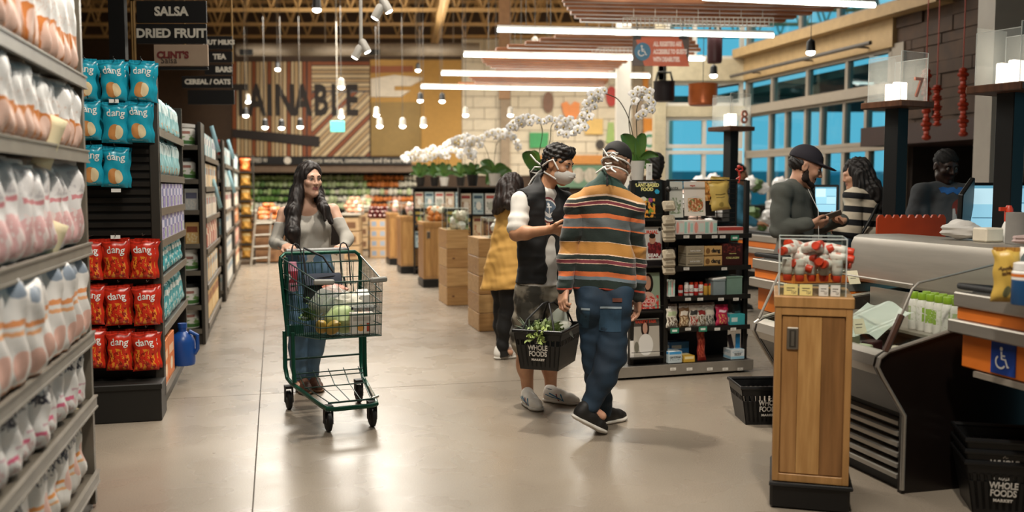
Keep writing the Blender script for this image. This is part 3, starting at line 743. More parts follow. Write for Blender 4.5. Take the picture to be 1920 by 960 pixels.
# blue shelf strips hanging on the far runs
for i, (x0_, y0_, x1_, y1_, d) in enumerate(((396, 236, 410, 285, 10.3), (399, 336, 414, 390, 10.3), (427, 262, 438, 298, 13), (428, 320, 440, 362, 13))):
    b = MB(); a_, b_ = P(x0_, y0_, d), P(x1_, y1_, d); n = (b_ - a_).normalized(); s_ = V((0, -1, 0)).cross(n) * .022
    b.quad(a_ - s_, b_ - s_, b_ + s_, a_ + s_); o = obj('shelf_strip', b, mat('pale blue card', '#a8d4e0', .6)); o.modifiers.new('t', 'SOLIDIFY').thickness = .003
    tag(o, 'slanting pale blue shelf strip on the %s shelf run, %s one' % (('third', 'third', 'fourth', 'fourth')[i], ('upper', 'lower')[i % 2]), 'tag', 'pale blue shelf strips')
# stacked yellow and orange bags at the end of the aisle
pd = [bag_kind('snack_bag', .2, .24, .1, printed('yellow bag', '#d9a24a', [('n', .1, .1, .9, .5, '#8c5a2c', 7), ('r', .1, .65, .9, .85, '#e8c98c')], .4, wob=.05), mat('ochre film', '#b98438', .4), seed=40),
      bag_kind('snack_bag', .2, .24, .1, printed('orange bag', '#d96c2c', [('c', .2, .2, .8, .7, '#e8b060'), ('n', .1, .1, .9, .6, '#7d2f18', 7, .58)], .4, wob=.05), mat('orange film', '#b5521e', .4), seed=41)]
q0 = G(453, 497); st = thing('display_shelf', 'narrow display shelf stacked with yellow bags at the aisle end', 'shelf', (q0.x, q0.y, 0), AUV)
for k in range(7): b = MB(); b.box(-.24, .24, 0, .4, .1 + k * .27, .12 + k * .27); obj('shelf', b, M_post, st)
for x in (-.25, .23): b = MB(); b.box(x, x + .02, 0, .4, 0, 2.05); obj('side_panel', b, M_post, st)
for k in range(7):
    for j in range(2): dup(pd[1 if k == 6 else 0], V((q0.x, q0.y, .121 + k * .27)) + VV * (-.12 + .22 * j) + U * .1, AUV, label='%s bag on level %s of the aisle end display, %s' % ('orange' if k == 6 else 'yellow', ORD[k] + ' from the floor', ('left', 'right')[j] + ' one'), group='bags on the aisle end display')
retire(*pb, *pr, *pd)

# ---- hanging aisle signs
M_signtxt = mat('sign lettering', '#e6ddcc', .6)
def aisle_sign(lab, boards, d, x0, x1, posts):
    c = P((x0 + x1) / 2, 60, d); root = thing('aisle_sign', lab, 'sign', c)
    for (y0_, y1_, xa_, xb_, txt, sz, m, tm, tx) in boards:
        a_, b_ = P(xa_, y0_, d) - c, P(xb_, y1_, d) - c
        b = MB(); b.rbox(a_.x, b_.x, -.012, .012, b_.z, a_.z, .003); o = obj('board', b, m, root)
        if txt: q = P(tx, (y0_ + y1_) / 2, d) - c; lettering(txt, sz, tm, o, faceM((q.x, -.0135, q.z)), bold=.004)
    for px in posts: b = MB(); q = P(px, 60, d) - c; b.tube([(q.x, .02, -.35), (q.x, .02, 6.2 - c.z)], .012, 8); obj('hanger_rod', b, mat('brass rod', '#8a6a3c', .4, metal=.6), root)
M_sb = mat('black sign board', '#0e0c0b', .55, var=.05); M_st = mat('tan sign board', '#b59a82', .6, var=.04); M_sr = mat('oxblood ink', '#7d2f2c', .6); M_sdk = mat('brown ink', '#4a3a30', .6)
aisle_sign('black hanging aisle sign reading SALSA and DRIED FRUIT with a tan lower board', [(-30, 0, 240, 386, None, 0, M_sb, None, 0), (2, 43, 256, 388, 'SALSA', .1, M_sb, M_signtxt, 322), (45, 82, 256, 388, 'DRIED FRUIT', .1, M_sb, M_signtxt, 322),
    (84, 124, 289, 391, "CLINT'S", .075, M_st, M_sr, 325), (126, 131, 300, 391, None, 0, M_sb, None, 0)], 7.8, 256, 390, (250, 246))
lettering('Salsa', .07, M_sdk, [o for o in S.objects if o.name.startswith('aisle_sign') and o.parent is None][-1], faceM((P(318, 114, 7.8) - P(323, 60, 7.8)).to_tuple()) @ Matrix.Translation((0, 0, .0140)))
b = MB(); q = P(221, 40, 7.7); b.cbox((q.x, q.y, q.z), (.13, .06, .62)); b.tube([(q.x, q.y, q.z + .3), (q.x, q.y, 6.2)], .012, 6); tag(obj('hanging_speaker', b, M_sb), 'black box hanging to the left of the SALSA sign', 'speaker')
aisle_sign('black hanging aisle sign with TEA, BARS and CEREAL / OATS boards', [(68, 92, 380, 436, 'NUT MILKS', .07, M_sb, M_signtxt, 411), (97, 117, 380, 436, 'TEA', .08, M_sb, M_signtxt, 412), (122, 140, 384, 436, 'BARS', .08, M_sb, M_signtxt, 420),
    (143, 165, 341, 436, 'CEREAL / OATS', .075, M_sb, M_signtxt, 390), (169, 196, 352, 440, None, 0, M_sb, None, 0)], 10.6, 341, 440, (345, 434))

# ================================================================== PEOPLE: bodies and clothes grown as one surface from distance fields
class Sdf:
    """union of round shapes, blended; meshed by surface nets so every figure is one continuous skin"""
    def __init__(s, h, g=1.): s.h = h; s.pr = []; s.g = g
    def cap(s, a, b, ra, rb=None, k=.02, sq=None, sub=False):
        """tapering limb from a to b; sq = (direction, factor) flattens it along that direction"""
        s.pr.append(('c', np.array(a, float), np.array(b, float), ra * s.g, (ra if rb is None else rb) * s.g, k, sq, sub)); return s
    def ell(s, c, r, R=None, k=.02, sub=False):
        s.pr.append(('e', np.array(c, float), np.array(r, float) * s.g, np.eye(3) if R is None else np.array(R), 0, k, None, sub)); return s
    def cut(s, n, d): s.pr.append(('p', np.array(n, float), d, 0, 0, 0, None, True)); return s   # keep n.x < d
    def build(s):
        h = s.h; lo = np.full(3, 1e9); hi = -lo
        for p in s.pr:
            if p[7]: continue
            if p[0] == 'c': r = max(p[3], p[4]); a = np.minimum(p[1], p[2]) - r; b = np.maximum(p[1], p[2]) + r
            else: r = p[2].max(); a = p[1] - r; b = p[1] + r
            lo = np.minimum(lo, a); hi = np.maximum(hi, b)
        lo -= 3 * h; n = np.ceil((hi + 3 * h - lo) / h).astype(int) + 1
        Fd = np.full(n, 1., np.float32); ax = [lo[i] + h * np.arange(n[i]) for i in range(3)]
        for p in s.pr:
            if p[0] == 'p':
                g = (ax[0][:, None, None] * p[1][0] + ax[1][None, :, None] * p[1][1] + ax[2][None, None, :] * p[1][2] - p[2]).astype(np.float32); Fd = np.maximum(Fd, g); continue
            k = p[5]; mg = k + 3 * h + .01
            if p[0] == 'c': r = max(p[3], p[4]); a = np.minimum(p[1], p[2]) - r - mg; b = np.maximum(p[1], p[2]) + r + mg
            else: r = p[2].max(); a = p[1] - r - mg; b = p[1] + r + mg
            i0 = np.clip(np.floor((a - lo) / h).astype(int), 0, n); i1 = np.clip(np.ceil((b - lo) / h).astype(int) + 1, 0, n)
            if (i1 <= i0).any(): continue
            sl = tuple(slice(i0[i], i1[i]) for i in range(3)); X = np.stack(np.meshgrid(*[ax[i][sl[i]] for i in range(3)], indexing='ij'), -1)
            q = X - p[1]
            if p[0] == 'c':
                ba = p[2] - p[1]; sc = 1.
                if p[6]:
                    nv = np.array(p[6][0], float); nv /= np.linalg.norm(nv); f = p[6][1]; q = q + np.multiply.outer(q @ nv, nv) * (f - 1); ba = ba + nv * (ba @ nv) * (f - 1); sc = 1 / max(1, f * .8)
                t = np.clip((q @ ba) / max(ba @ ba, 1e-9), 0, 1); d = (np.linalg.norm(q - t[..., None] * ba, axis=-1) - (p[3] + (p[4] - p[3]) * t)) * sc
            else:
                q = q @ p[3]; m = np.linalg.norm(q / p[2], axis=-1); g = np.linalg.norm(q / p[2] ** 2, axis=-1); d = m * (m - 1) / np.maximum(g, 1e-6)
            c = Fd[sl]; d = d.astype(np.float32)
            if p[7]: d = -d; hh = np.maximum(k - np.abs(c - d), 0) / max(k, 1e-6); Fd[sl] = np.maximum(c, d) + hh * hh * k / 4
            else: hh = np.maximum(k - np.abs(c - d), 0) / max(k, 1e-6); Fd[sl] = np.minimum(c, d) - hh * hh * k / 4
        return surfnet(Fd, lo, h)
def surfnet(Fd, lo, h):
    s = Fd < 0; n = np.array(Fd.shape)
    cnt = np.zeros(n - 1, np.int8); cor = [(i, j, k) for i in (0, 1) for j in (0, 1) for k in (0, 1)]
    for i, j, k in cor: cnt += s[i:n[0] - 1 + i, j:n[1] - 1 + j, k:n[2] - 1 + k]
    I, J, K_ = np.nonzero((cnt > 0) & (cnt < 8)); idx = np.full(n - 1, -1, np.int64); idx[I, J, K_] = np.arange(len(I))
    val = {c: Fd[I + c[0], J + c[1], K_ + c[2]] for c in cor}; acc = np.zeros((len(I), 3)); w = np.zeros(len(I))
    for a in cor:
        for x in range(3):
            if a[x]: continue
            b = list(a); b[x] = 1; b = tuple(b); fa, fb = val[a], val[b]; m = (fa < 0) != (fb < 0)
            t = np.where(m, fa / np.where(m, fa - fb, 1), 0); pos = np.array(a) + t[:, None] * (np.array(b) - np.array(a)); acc += np.where(m[:, None], pos, 0); w += m
    vs = lo + (np.stack([I, J, K_], -1) + acc / w[:, None]) * h; Q = []
    for x in range(3):
        y, z = (x + 1) % 3, (x + 2) % 3
        a = [slice(1, n[i] - 1) for i in range(3)]; a[x] = slice(0, n[x] - 1); b = list(a); b[x] = slice(1, n[x])
        sa, sb = s[tuple(a)], s[tuple(b)]; E = np.stack(np.nonzero(sa != sb), -1); fl = sa[tuple(E.T)]
        o = np.array([1, 1, 1]); o[x] = 0; E = E + o; e = np.eye(3, dtype=int)
        g = [idx[tuple((E - d).T)] for d in (e[y] + e[z], e[z], 0 * e[y], e[y])]
        q = np.stack(g, -1); q[~fl] = q[~fl][:, ::-1]; Q.append(q)
    return vs, np.concatenate(Q)
def vnorm(vs, q):
    n = np.zeros_like(vs); c = np.cross(vs[q[:, 2]] - vs[q[:, 0]], vs[q[:, 3]] - vs[q[:, 1]])
    for i in range(4): np.add.at(n, q[:, i], c)
    return n / np.maximum(np.linalg.norm(n, axis=1), 1e-9)[:, None]
def waves(p, ks, seed):
    r = np.random.RandomState(seed); o = np.zeros(len(p))
    for k in ks:
        d = r.normal(size=3) * np.array(k[1]); d *= k[0] / max(np.linalg.norm(d), 1e-6); o += np.sin(p @ d + r.uniform(0, 6.28) + 1.5 * np.sin(p @ (r.normal(size=3) * np.array(k[1]) * k[0] * .3))) * k[2]
    return o
WR = [(34, (.4, .4, 1), .0030), (48, (.4, .4, 1), .0022), (70, (.6, .6, 1), .0012), (95, (1, 1, 1), .0007), (25, (1, 1, .5), .002)]
def grow(name, sd, m, parent, base, wr=None, seed=0, attr=None, mids=None, amp=1):
    vs, q = sd.build()
    if wr: vs = vs + vnorm(vs, q) * (waves(vs, wr, seed) * amp)[:, None]
    me = bpy.data.meshes.new(name); me.vertices.add(len(vs)); me.vertices.foreach_set('co', (vs - np.array(base)).astype(np.float32).ravel())
    me.loops.add(q.size); me.loops.foreach_set('vertex_index', q.astype(np.int32).ravel()); me.polygons.add(len(q))
    me.polygons.foreach_set('loop_start', np.arange(0, q.size, 4, dtype=np.int32)); me.update(calc_edges=True); me.validate(); me.shade_smooth()
    if attr: at = me.attributes.new(attr[0], 'FLOAT', 'POINT'); at.data.foreach_set('value', attr[1](vs).astype(np.float32))
    o = link(name, me, m, parent)
    if mids is not None: me.polygons.foreach_set('material_index', mids(vs[q].mean(axis=1)).astype(np.int32))
    return o
def A(*p): return np.array(p, float)
def nrm(v): v = np.array(v, float); return v / np.linalg.norm(v)
def frame(fwd, up=(0, 0, 1)):
    """columns: right, forward, up"""
    y = nrm(fwd); x = nrm(np.cross(y, up)); return np.stack([x, y, np.cross(x, y)], -1)
def skin(name, col, dark): return mat(name, col, .5, col2=dark, scale=14, bump=.05, bscale=120)

def head_sdf(s, c, R, sc=1., female=False):
    """skull, face, jaw, nose, lips, ears about the head centre c; R columns right / forward / up"""
    L = lambda x, y, z: c + R @ (A(x, y, z) * sc)
    e = lambda p, r, k=.02, sub=False: s.ell(L(*p), A(*r) * sc, R, k * sc, sub)
    cp = lambda a, b, r0, r1, k=.015, sub=False: s.cap(L(*a), L(*b), r0 * sc, r1 * sc, k * sc, None, sub)
    e((0, -.012, .032), (.076, .094, .088)); e((0, .03, -.03), (.06, .062, .085), .03)
    jw = .040 if female else .05
    cp((-jw, .012, -.075), (-.012, .068, -.103), .02, .018, .03); cp((jw, .012, -.075), (.012, .068, -.103), .02, .018, .03)
    e((0, .07, -.104), (.02, .018, .016), .02)
    cp((-.036, .076, .026), (.036, .076, .026), .014, .014, .02)
    e((-.042, .066, -.022), (.022, .022, .02), .02); e((.042, .066, -.022), (.022, .022, .02), .02)
    e((-.031, .097, .006), (.017, .014, .010), .012, True); e((.031, .097, .006), (.017, .014, .010), .012, True)
    cp((0, .089, .016), (0, .106 if female else .111, -.026), .0078, .0092 if female else .011, .012); e((-.011, .1, -.03), (.009, .009, .008), .008); e((.011, .1, -.03), (.009, .009, .008), .008)
    cp((-.018, .084, -.058), (.018, .084, -.058), .007, .007, .008); cp((-.015, .083, -.07), (.015, .083, -.07), .0085, .0085, .006)
    cp((-.022, .096, -.0635), (.022, .096, -.0635), .002, .002, .003, True)
    for sx in (-1, 1):
        e((sx * .078, -.008, -.004), (.008, .02, .032), .008); e((sx * .086, -.002, .0), (.006, .011, .019), .004, True)
def face_parts(root, base, c, R, sc, iris='#3a2415', brow='#1c120c', closed=False, lids=None):
    L = lambda x, y, z: V(c + R @ (A(x, y, z) * sc) - np.array(base))
    Rm = Matrix(R.tolist())
    for sx in (-1, 1):
        b = MB(); b.ell(L(sx * .031, .0795, .006), .0118 * sc, 12, 8, 0); b.ell(L(sx * .031, .0865 if not closed else .08, .0045), (.0062 * sc, .0052 * sc, .0062 * sc), 10, 6, 1, Rm)
        obj('eye', b, [mat('eye white', '#cfc6bd', .25), mat('iris ' + iris, iris, .2)], root, 80)
        b = MB(); b.tube([L(sx * .014, .094, .026), L(sx * .03, .094, .032), L(sx * .048, .082, .027)], [.003 * sc, .0035 * sc, .0015 * sc], 6); obj('eyebrow', b, mat('brow ' + brow, brow, .8), root)
        b = MB(); b.tube([L(sx * .015, .0905, .007), L(sx * .031, .0935, .0125), L(sx * .046, .0835, .008)], [.0016 * sc, .0022 * sc, .0014 * sc], 6); obj('eyelash', b, mat('brow ' + brow, brow, .8), root)
def lips_mid(c, R, sc, base_m=0, lip=1):
    def f(p):
        q = (p - c) @ R / sc; m = (np.abs(q[:, 0]) < .024) & (q[:, 1] > .078) & (q[:, 2] < -.0525 - 12 * q[:, 0] ** 2 * 0) & (q[:, 2] > -.0775 + np.abs(q[:, 0]) * .35); return np.where(m, lip, base_m)
    return f
def hand_sdf(s, w, d, n, side, sc=1., curl=.5, spread=.0, thumb=.6, k=.005):
    """w wrist, d direction to the knuckles, n way the palm faces, side +1/-1 where the thumb sits along d x n"""
    d = nrm(d); n = nrm(n - d * (n @ d)); t = np.cross(d, n) * side
    kn = [w + sc * (d * l + t * o) for o, l in ((.032, .085), (.011, .09), (-.011, .086), (-.03, .078))]
    for kp, o in zip(kn, (.022, .008, -.008, -.022)): s.cap(w + sc * (d * .012 + t * o), kp, .0145 * sc, .0115 * sc, .018)
    for i, (kp, L) in enumerate(zip(kn, (.072, .08, .074, .058))):
        a = .12 + curl * .25; p = kp; dd = nrm(d + t * spread * (1.5 - i) * .3)
        for f, r0, r1 in ((.45, .0092, .0086), (.3, .0086, .008), (.25, .008, .0068)):
            v = dd * math.cos(a) + n * math.sin(a); e = p + sc * L * f * v; s.cap(p, e, r0 * sc, r1 * sc, k); p = e; a += curl
    p0 = w + sc * (d * .022 + t * .026); p1 = p0 + sc * .042 * nrm(d * .75 + t * .75 + n * .25); p2 = p1 + sc * .034 * nrm(d + t * (.5 - thumb) + n * thumb * .9); p3 = p2 + sc * .026 * nrm(d + t * (.2 - thumb) + n * thumb * 1.2)
    s.cap(p0, p1, .0155 * sc, .0115 * sc, .014); s.cap(p1, p2, .011 * sc, .0095 * sc, .006); s.cap(p2, p3, .0095 * sc, .0075 * sc, .005)

class Person:
    """J: joints in world space (head, neck, shL, shR, elL, elR, wrL, wrR, hipL, hipR, knL, knR, anL, anR); fwd: way the chest faces"""
    def __init__(s, name, label, J, fwd, res=.006, sc=1., female=False, base=None):
        s.J = {k: np.array(v, float) for k, v in J.items()}; s.res = res; s.sc = sc; s.female = female; s.fwd = nrm(fwd)
        b = base if base is not None else (s.J['anL'] + s.J['anR']) / 2; s.base = A(b[0], b[1], 0)
        s.root = thing('person', label, 'person', tuple(s.base)); J = s.J
        s.chest = (J['shL'] + J['shR']) / 2; s.hip = (J['hipL'] + J['hipR']) / 2
    def torso(s, sd, inf=0, k=.05, waist=1., depth=1.45, bust=0, chestw=1., hipw=1.):
        J = s.J; f = s.fwd; sc = s.sc; ch = s.chest; hp = s.hip; ax = nrm(hp - ch); sw = np.linalg.norm(J['shL'] - J['shR']); r = nrm(J['shR'] - J['shL']); Lh = np.linalg.norm(hp - ch)
        sq = (f, depth)
        cw = sw * .5 * .70 * chestw
        up = ch + ax * Lh * .12; lo = ch + ax * Lh * .42; wa = ch + ax * Lh * .66
        off = sw * .5 - .02 - cw * .78
        for g in (-1, 1):
            sd.cap(up + r * g * off * .9, lo + r * g * off * .75, cw * .78 + inf, cw * .76 + inf, k, sq)
            sd.cap(lo + r * g * off * .6, wa + r * g * .02, cw * .76 + inf, .108 * waist * sc + inf, k, sq)
            sd.cap(wa + r * g * .03, hp + r * g * .035 * hipw, .108 * waist * sc + inf, .122 * sc * hipw + inf, k, (f, 1.28))
            sd.cap(J['neck'] - A(0, 0, .03), J['sh' + ('R' if g > 0 else 'L')], .05 * sc + inf, .053 * sc + inf, .04)
            if bust: sd.ell(up + ax * Lh * .16 + f * (cw * .5) + r * g * .075, A(.062, .062, .062) * bust + inf, None, .05)
        return sd
    def arm(s, sd, side, inf=0, t0=0., t1=2., k=.02, loose=0):
        J = s.J; a, b, c = J['sh' + side], J['el' + side], J['wr' + side]; sc = s.sc * (.9 if s.female else 1)
        if t1 > 0 and t0 < 1: u, v = max(t0, 0), min(t1, 1); sd.cap(a + (b - a) * u, a + (b - a) * v, (.052 - .010 * u) * sc + inf, (.052 - .010 * v) * sc + inf + loose, k)
        if t1 > 1: u, v = max(t0 - 1, 0), t1 - 1; sd.cap(b + (c - b) * u, b + (c - b) * v, (.0425 - .015 * u) * sc + inf, (.0425 - .015 * v) * sc + inf + loose * (1 - .3 * v), k)
        if t1 > 1.2 and t0 <= 1: m = b + (c - b) * .28; sd.ell(m, A(.043, .043, .043) * sc + inf, None, .03)
        return sd
    def leg(s, sd, side, inf=0, t1=2., k=.025, loose=0, t0=0.):
        J = s.J; a, b, c = J['hip' + side], J['kn' + side], J['an' + side]; sc = s.sc * (.94 if s.female else 1)
        if t0 < 1: u, v = t0, min(t1, 1); sd.cap(a + (b - a) * u, a + (b - a) * v, (.086 - .03 * u) * sc + inf, (.086 - .03 * v) * sc + inf + loose * v, k)
        if t1 > 1:
            v = t1 - 1; sd.cap(b, b + (c - b) * v, .056 * sc + inf + loose, (.056 - .019 * v) * sc + inf + loose, k)
            d = nrm(c - b); bk = -s.fwd - d * (-s.fwd @ d); sd.ell(b + (c - b) * .32 + bk * .018, A(.052, .052, .085) * sc + inf, None, .04)
        return sd
    def body(s, col, hR, extra=None, bare_torso=False, face=True, hsc=1.0, **kw):
        sd = Sdf(s.res); J = s.J; s.hR = hR; s.hsc = hsc
        head_sdf(sd, J['head'], hR, hsc, s.female)
        sd.cap(J['neck'] - A(0, 0, .02), J['head'] + hR @ A(0, -.02, -.06), .056 * (.86 if s.female else 1), .052 * (.86 if s.female else 1), .03)
        s.torso(sd, -.012, **kw)
        for g in 'LR':
            s.arm(sd, g); s.leg(sd, g); sd.ell(J['kn' + g], A(.054, .054, .06) * s.sc, None, .03)
            sd.cap(J['an' + g], J['an' + g] + s.toe[g] * .6, .034, .026, .02)
        if extra: extra(sd)
        return grow('body', sd, col, s.root, s.base, mids=lips_mid(J['head'], hR, hsc))
    def garment(s, name, fn, m, res=None, wr=WR, seed=0, amp=1, **kw):
        sd = Sdf(res or s.res * 1.15); fn(sd); return grow(name, sd, m, s.root, s.base, wr, seed, amp=amp, **kw)
    def shoe(s, name, heel, toe, up, upper, sole, w=.043, h=.085, collar=None, roll=0):
        """heel / toe: points on the underside; up: way the instep faces"""
        heel, toe = np.array(heel, float), np.array(toe, float); d = nrm(toe - heel); L = np.linalg.norm(toe - heel); up = nrm(np.array(up, float) - d * (np.array(up) @ d))
        q = lambda x, z: heel + d * L * x + up * z
        sd = Sdf(.0045); sq = None
        sd.cap(q(.14, .045), q(.42, .05), .036, .038, .03); sd.cap(q(.42, .045), q(.72, .034), .038, .037, .03); sd.cap(q(.72, .034), q(.9, .03), .037, .026, .03)
        sd.cap(q(.16, .05), q(.18, h), .036, .037, .02); sd.cap(q(.2, .07), q(.5, .055), .036, .03, .03)
        sd.cut(-up, -(heel @ up) - .018)
        o = grow(name, sd, upper, s.root, s.base)
        sd = Sdf(.0045); f = (up, 2.6); sd.cap(q(.13, .014), q(.42, .014), .04, .037, .02, f); sd.cap(q(.42, .014), q(.75, .014), .038, .043, .02, f); sd.cap(q(.75, .014), q(.89, .016), .043, .031, .02, f)
        sl = grow('sole', sd, sole, o, s.base); return o, q, np.cross(d, up)
    def rel(s, p): return V(tuple(np.array(p, float) - s.base))
def pj(px, py, d): return np.array(P(px, py, d))
def gj(px, py): return np.array(G(px, py))
M_lip = mat('lip', '#a0605a', .45)
def denim(name, col, dark):
    return mat(name, col, .8, col2=dark, scale=5, bump=.12, bscale=320, stretch=(1, 1, .6))
from mathutils.bvhtree import BVHTree
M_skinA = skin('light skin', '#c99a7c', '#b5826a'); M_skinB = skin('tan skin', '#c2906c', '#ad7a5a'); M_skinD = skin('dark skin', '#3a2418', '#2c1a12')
M_hairb = mat('black brown hair', '#1a120d', .6, col2='#0c0807', scale=40, stretch=(1, 1, .15), bump=.3, bscale=90)
M_hairl = mat('dark brown hair', '#22150f', .55, col2='#0f0907', scale=40, stretch=(1, 1, .12), bump=.3, bscale=90)
HW = [(260, (1, 1, .02), .0018), (170, (1, 1, .025), .0022), (110, (1, 1, .04), .0022), (22, (1, 1, .8), .003)]
HS = [(300, (1, 1, .6), .002), (180, (1, 1, .7), .0025)]
M_canvas = mat('white shoe leather', '#efebe2', .5, var=.05); M_sole = mat('white rubber sole', '#cfcac0', .6, var=.04); M_blacksh = mat('black shoe knit', '#141210', .6, var=.1)
M_strap = mat('white cotton tape', '#ddd9d2', .8, var=.04)

class Stick:
    """lays flat marks on a curved garment"""
    def __init__(s, o, base): me = o.data; s.t = BVHTree.FromPolygons([tuple(v.co) for v in me.vertices], [tuple(p.vertices) for p in me.polygons]); s.base = np.array(base)
    def at(s, p, d, off=.0025):
        p = V(tuple(np.array(p) - s.base)); d = V(tuple(d)).normalized(); h, n, i, l = s.t.ray_cast(p, d, 1.)
        
        if h is None: h = s.t.find_nearest(p + d * .3)[0]
        return h - d * off
def patch(name, st, c, d, rx, up, poly, m, parent, off=.0025, sub=1):
    """poly: outline (a, b) in metres about c along rx / up, thrown along d onto the garment"""
    n = len(poly); a0 = sum(p[0] for p in poly) / n; b0 = sum(p[1] for p in poly) / n; b = MB(); rows = []
    for k in (1, .66, .33): rows.append([st.at(np.array(c) + np.array(rx) * (a0 + (a - a0) * k) + np.array(up) * (b0 + (bb - b0) * k), d, off) for a, bb in poly])
    ctr = st.at(np.array(c) + np.array(rx) * a0 + np.array(up) * b0, d, off); vs = [p for r in rows for p in r] + [ctr]; fs = []
    for i in range(n):
        j = (i + 1) % n
        for k in (0, 1): fs.append((k * n + i, k * n + j, (k + 1) * n + j, (k + 1) * n + i))
        fs.append((2 * n + i, 2 * n + j, 3 * n))
    b.add(vs, fs); return obj(name, b, m, parent, 80)
def ring(a, b, n=24, ph=0): return [(a * math.cos(2 * PI * i / n + ph), b * math.sin(2 * PI * i / n + ph)) for i in range(n)]
def rect(x0, x1, y0, y1, n=5): return [(x0 + (x1 - x0) * i / n, y0) for i in range(n)] + [(x1, y0 + (y1 - y0) * i / n) for i in range(n)] + [(x1 - (x1 - x0) * i / n, y1) for i in range(n)] + [(x0, y1 - (y1 - y0) * i / n) for i in range(n)]
def line(pts, w, n=1): # ribbon outline along a 2d line
    pts = [np.array(p, float) for p in pts]; l = []; r = []
    for i, p in enumerate(pts):
        t = nrm(pts[min(i + 1, len(pts) - 1)] - pts[max(i - 1, 0)]); q = np.array([-t[1], t[0]]) * w / 2; l.append(tuple(p + q)); r.append(tuple(p - q))
    return l + r[::-1]
def tubes(name, p, lines, r, m, n=8, flat=None):
    b = MB()
    for l in lines: b.tube([p.rel(q) for q in l], r, n)
    return obj(name, b, m, p.root, 60)

# ------------------------------------------------------------------ the man in the striped sweater, seen from behind
D = 5.55
JA = dict(head=pj(1157, 307, D + .02), neck=pj(1136, 343, D), shL=pj(1082, 388, D + .02), shR=pj(1186, 391, D - .02), elL=pj(1066, 462, D - .0), elR=pj(1193, 470, D + .05), wrL=pj(1059, 541, D - .08), wrR=pj(1197, 556, D + .08),
          hipL=pj(1108, 545, D), hipR=pj(1156, 547, D - .02), knL=pj(1117, 672, D + .04), knR=pj(1146, 672, D - .08), anL=pj(1131, 777, D + .13), anR=pj(1104, 764, D - .12))
pA = Person('person', 'man in multicoloured striped sweater and jeans seen from behind, holding a black basket', JA, (.2, .98, 0), .0055, base=JA['neck'])
pA.toe = {'L': A(.06, .05, -.02), 'R': A(.13, -.02, -.08)}
RA = frame((.5, .82, -.35))
hL = nrm(pj(1054, 575, D - .14) - JA['wrL']); hRr = nrm(pj(1195, 590, D + .1) - JA['wrR'])
pA.body([M_skinA, M_lip], RA, lambda s: (hand_sdf(s, JA['wrL'], hL, A(.75, .5, -.1), -1, 1.0, 1.05), hand_sdf(s, JA['wrR'], hRr, A(-.8, -.2, 0), 1, 1.0, .35)))
def swattr(p):
    s = 350 + (1.46 - p[:, 2]) * F / D; dx = (p[:, 0] - JA['neck'][0]) * F / D; r = np.maximum(dx, 0)
    return (s - .16 * r - np.clip((420 - s) / 90, 0, 1) * np.minimum(.0042 * dx * dx, 14) - 330) / 230
def sweater_mat():
    m, nt, b = nodes_of('striped knit'); setb(b, .85, 0, sheen=.2)
    at = N(nt, 'ShaderNodeAttribute', attribute_name='stripe'); r = N(nt, 'ShaderNodeValToRGB'); r.color_ramp.interpolation = 'CONSTANT'
    g, go, cr, ma, og, gy, rd = '#0b1c15', '#b88243', '#d9b9a0', '#742b35', '#cf6a35', '#5c6263', '#b5442c'
    st = [(0, '#1c3a30'), (346, go), (363, cr), (366, g), (373.5, cr), (375.5, ma), (381, cr), (383, g), (399, og), (407, gy), (424, og), (427, g), (450.5, cr), (452, '#a8742f'), (473, cr), (475.5, g), (483, cr), (484.3, ma), (490, cr), (491.5, g), (506, og), (514.5, '#6f7d85'), (521, '#11231c'), (536, rd), (539.5, '#0f1a16')]
    e = r.color_ramp.elements; e[0].color = lin(st[0][1]); e[0].position = 0; e.remove(e[1])
    for y, c in st[1:]: k = e.new((y - 330) / 230); k.color = lin(c)
    no = N(nt, 'ShaderNodeTexNoise'); no.inputs['Scale'].default_value = 60; no.inputs['Detail'].default_value = 4; tc = N(nt, 'ShaderNodeTexCoord'); mp = N(nt, 'ShaderNodeMapping'); mp.inputs['Scale'].default_value = (1, 1, 5)
    L = nt.links.new; L(tc.outputs['Object'], mp.inputs[0]); L(mp.outputs[0], no.inputs['Vector'])
    ad = N(nt, 'ShaderNodeMath', operation='MULTIPLY_ADD'); ad.inputs[1].default_value = .008; L(no.outputs['Fac'], ad.inputs[0]); L(at.outputs['Fac'], ad.inputs[2]); s2 = N(nt, 'ShaderNodeMath', operation='SUBTRACT'); s2.inputs[1].default_value = .004
    L(ad.outputs[0], s2.inputs[0]); L(s2.outputs[0], r.inputs[0])
    mx = N(nt, 'ShaderNodeMix', data_type='RGBA', blend_type='MULTIPLY'); mx.inputs['Factor'].default_value = .5; L(r.outputs[0], mx.inputs[6]); L(no.outputs['Color'], mx.inputs[7])
    L(r.outputs[0], b.inputs['Base Color']); bp = N(nt, 'ShaderNodeBump'); bp.inputs['Strength'].default_value = .35; bp.inputs['Distance'].default_value = .004; L(no.outputs['Fac'], bp.inputs['Height']); L(bp.outputs[0], b.inputs['Normal'])
    return m
def f(s):
    pA.torso(s, .02, depth=1.35, waist=1.12, hipw=.98, chestw=1.03)
    for g in (-1, 1): s.cap(pA.hip + A(g * .05, 0, .16), pA.hip + A(g * .055, 0, -.03), .138, .136, .04, (pA.fwd, 1.2))
    s.cap(JA['neck'] - A(0, 0, .02), JA['neck'] + (JA['head'] - JA['neck']) * .22, .066, .062, .03)
    s.cut((0, 0, -1), -(1.46 - 190 * D / F))
sm_ = sweater_mat(); sw = pA.garment('sweater', f, sm_, .0062, seed=3, amp=1.3, attr=('stripe', swattr))
for g in 'LR': pA.garment('sleeve', lambda s: pA.arm(s, g, .014, 0, 1.97, .02, .006), sm_, .006, seed=4, amp=1.5, attr=('stripe', swattr))
M_jean = denim('blue denim', '#1d384d', '#0e1d2b')
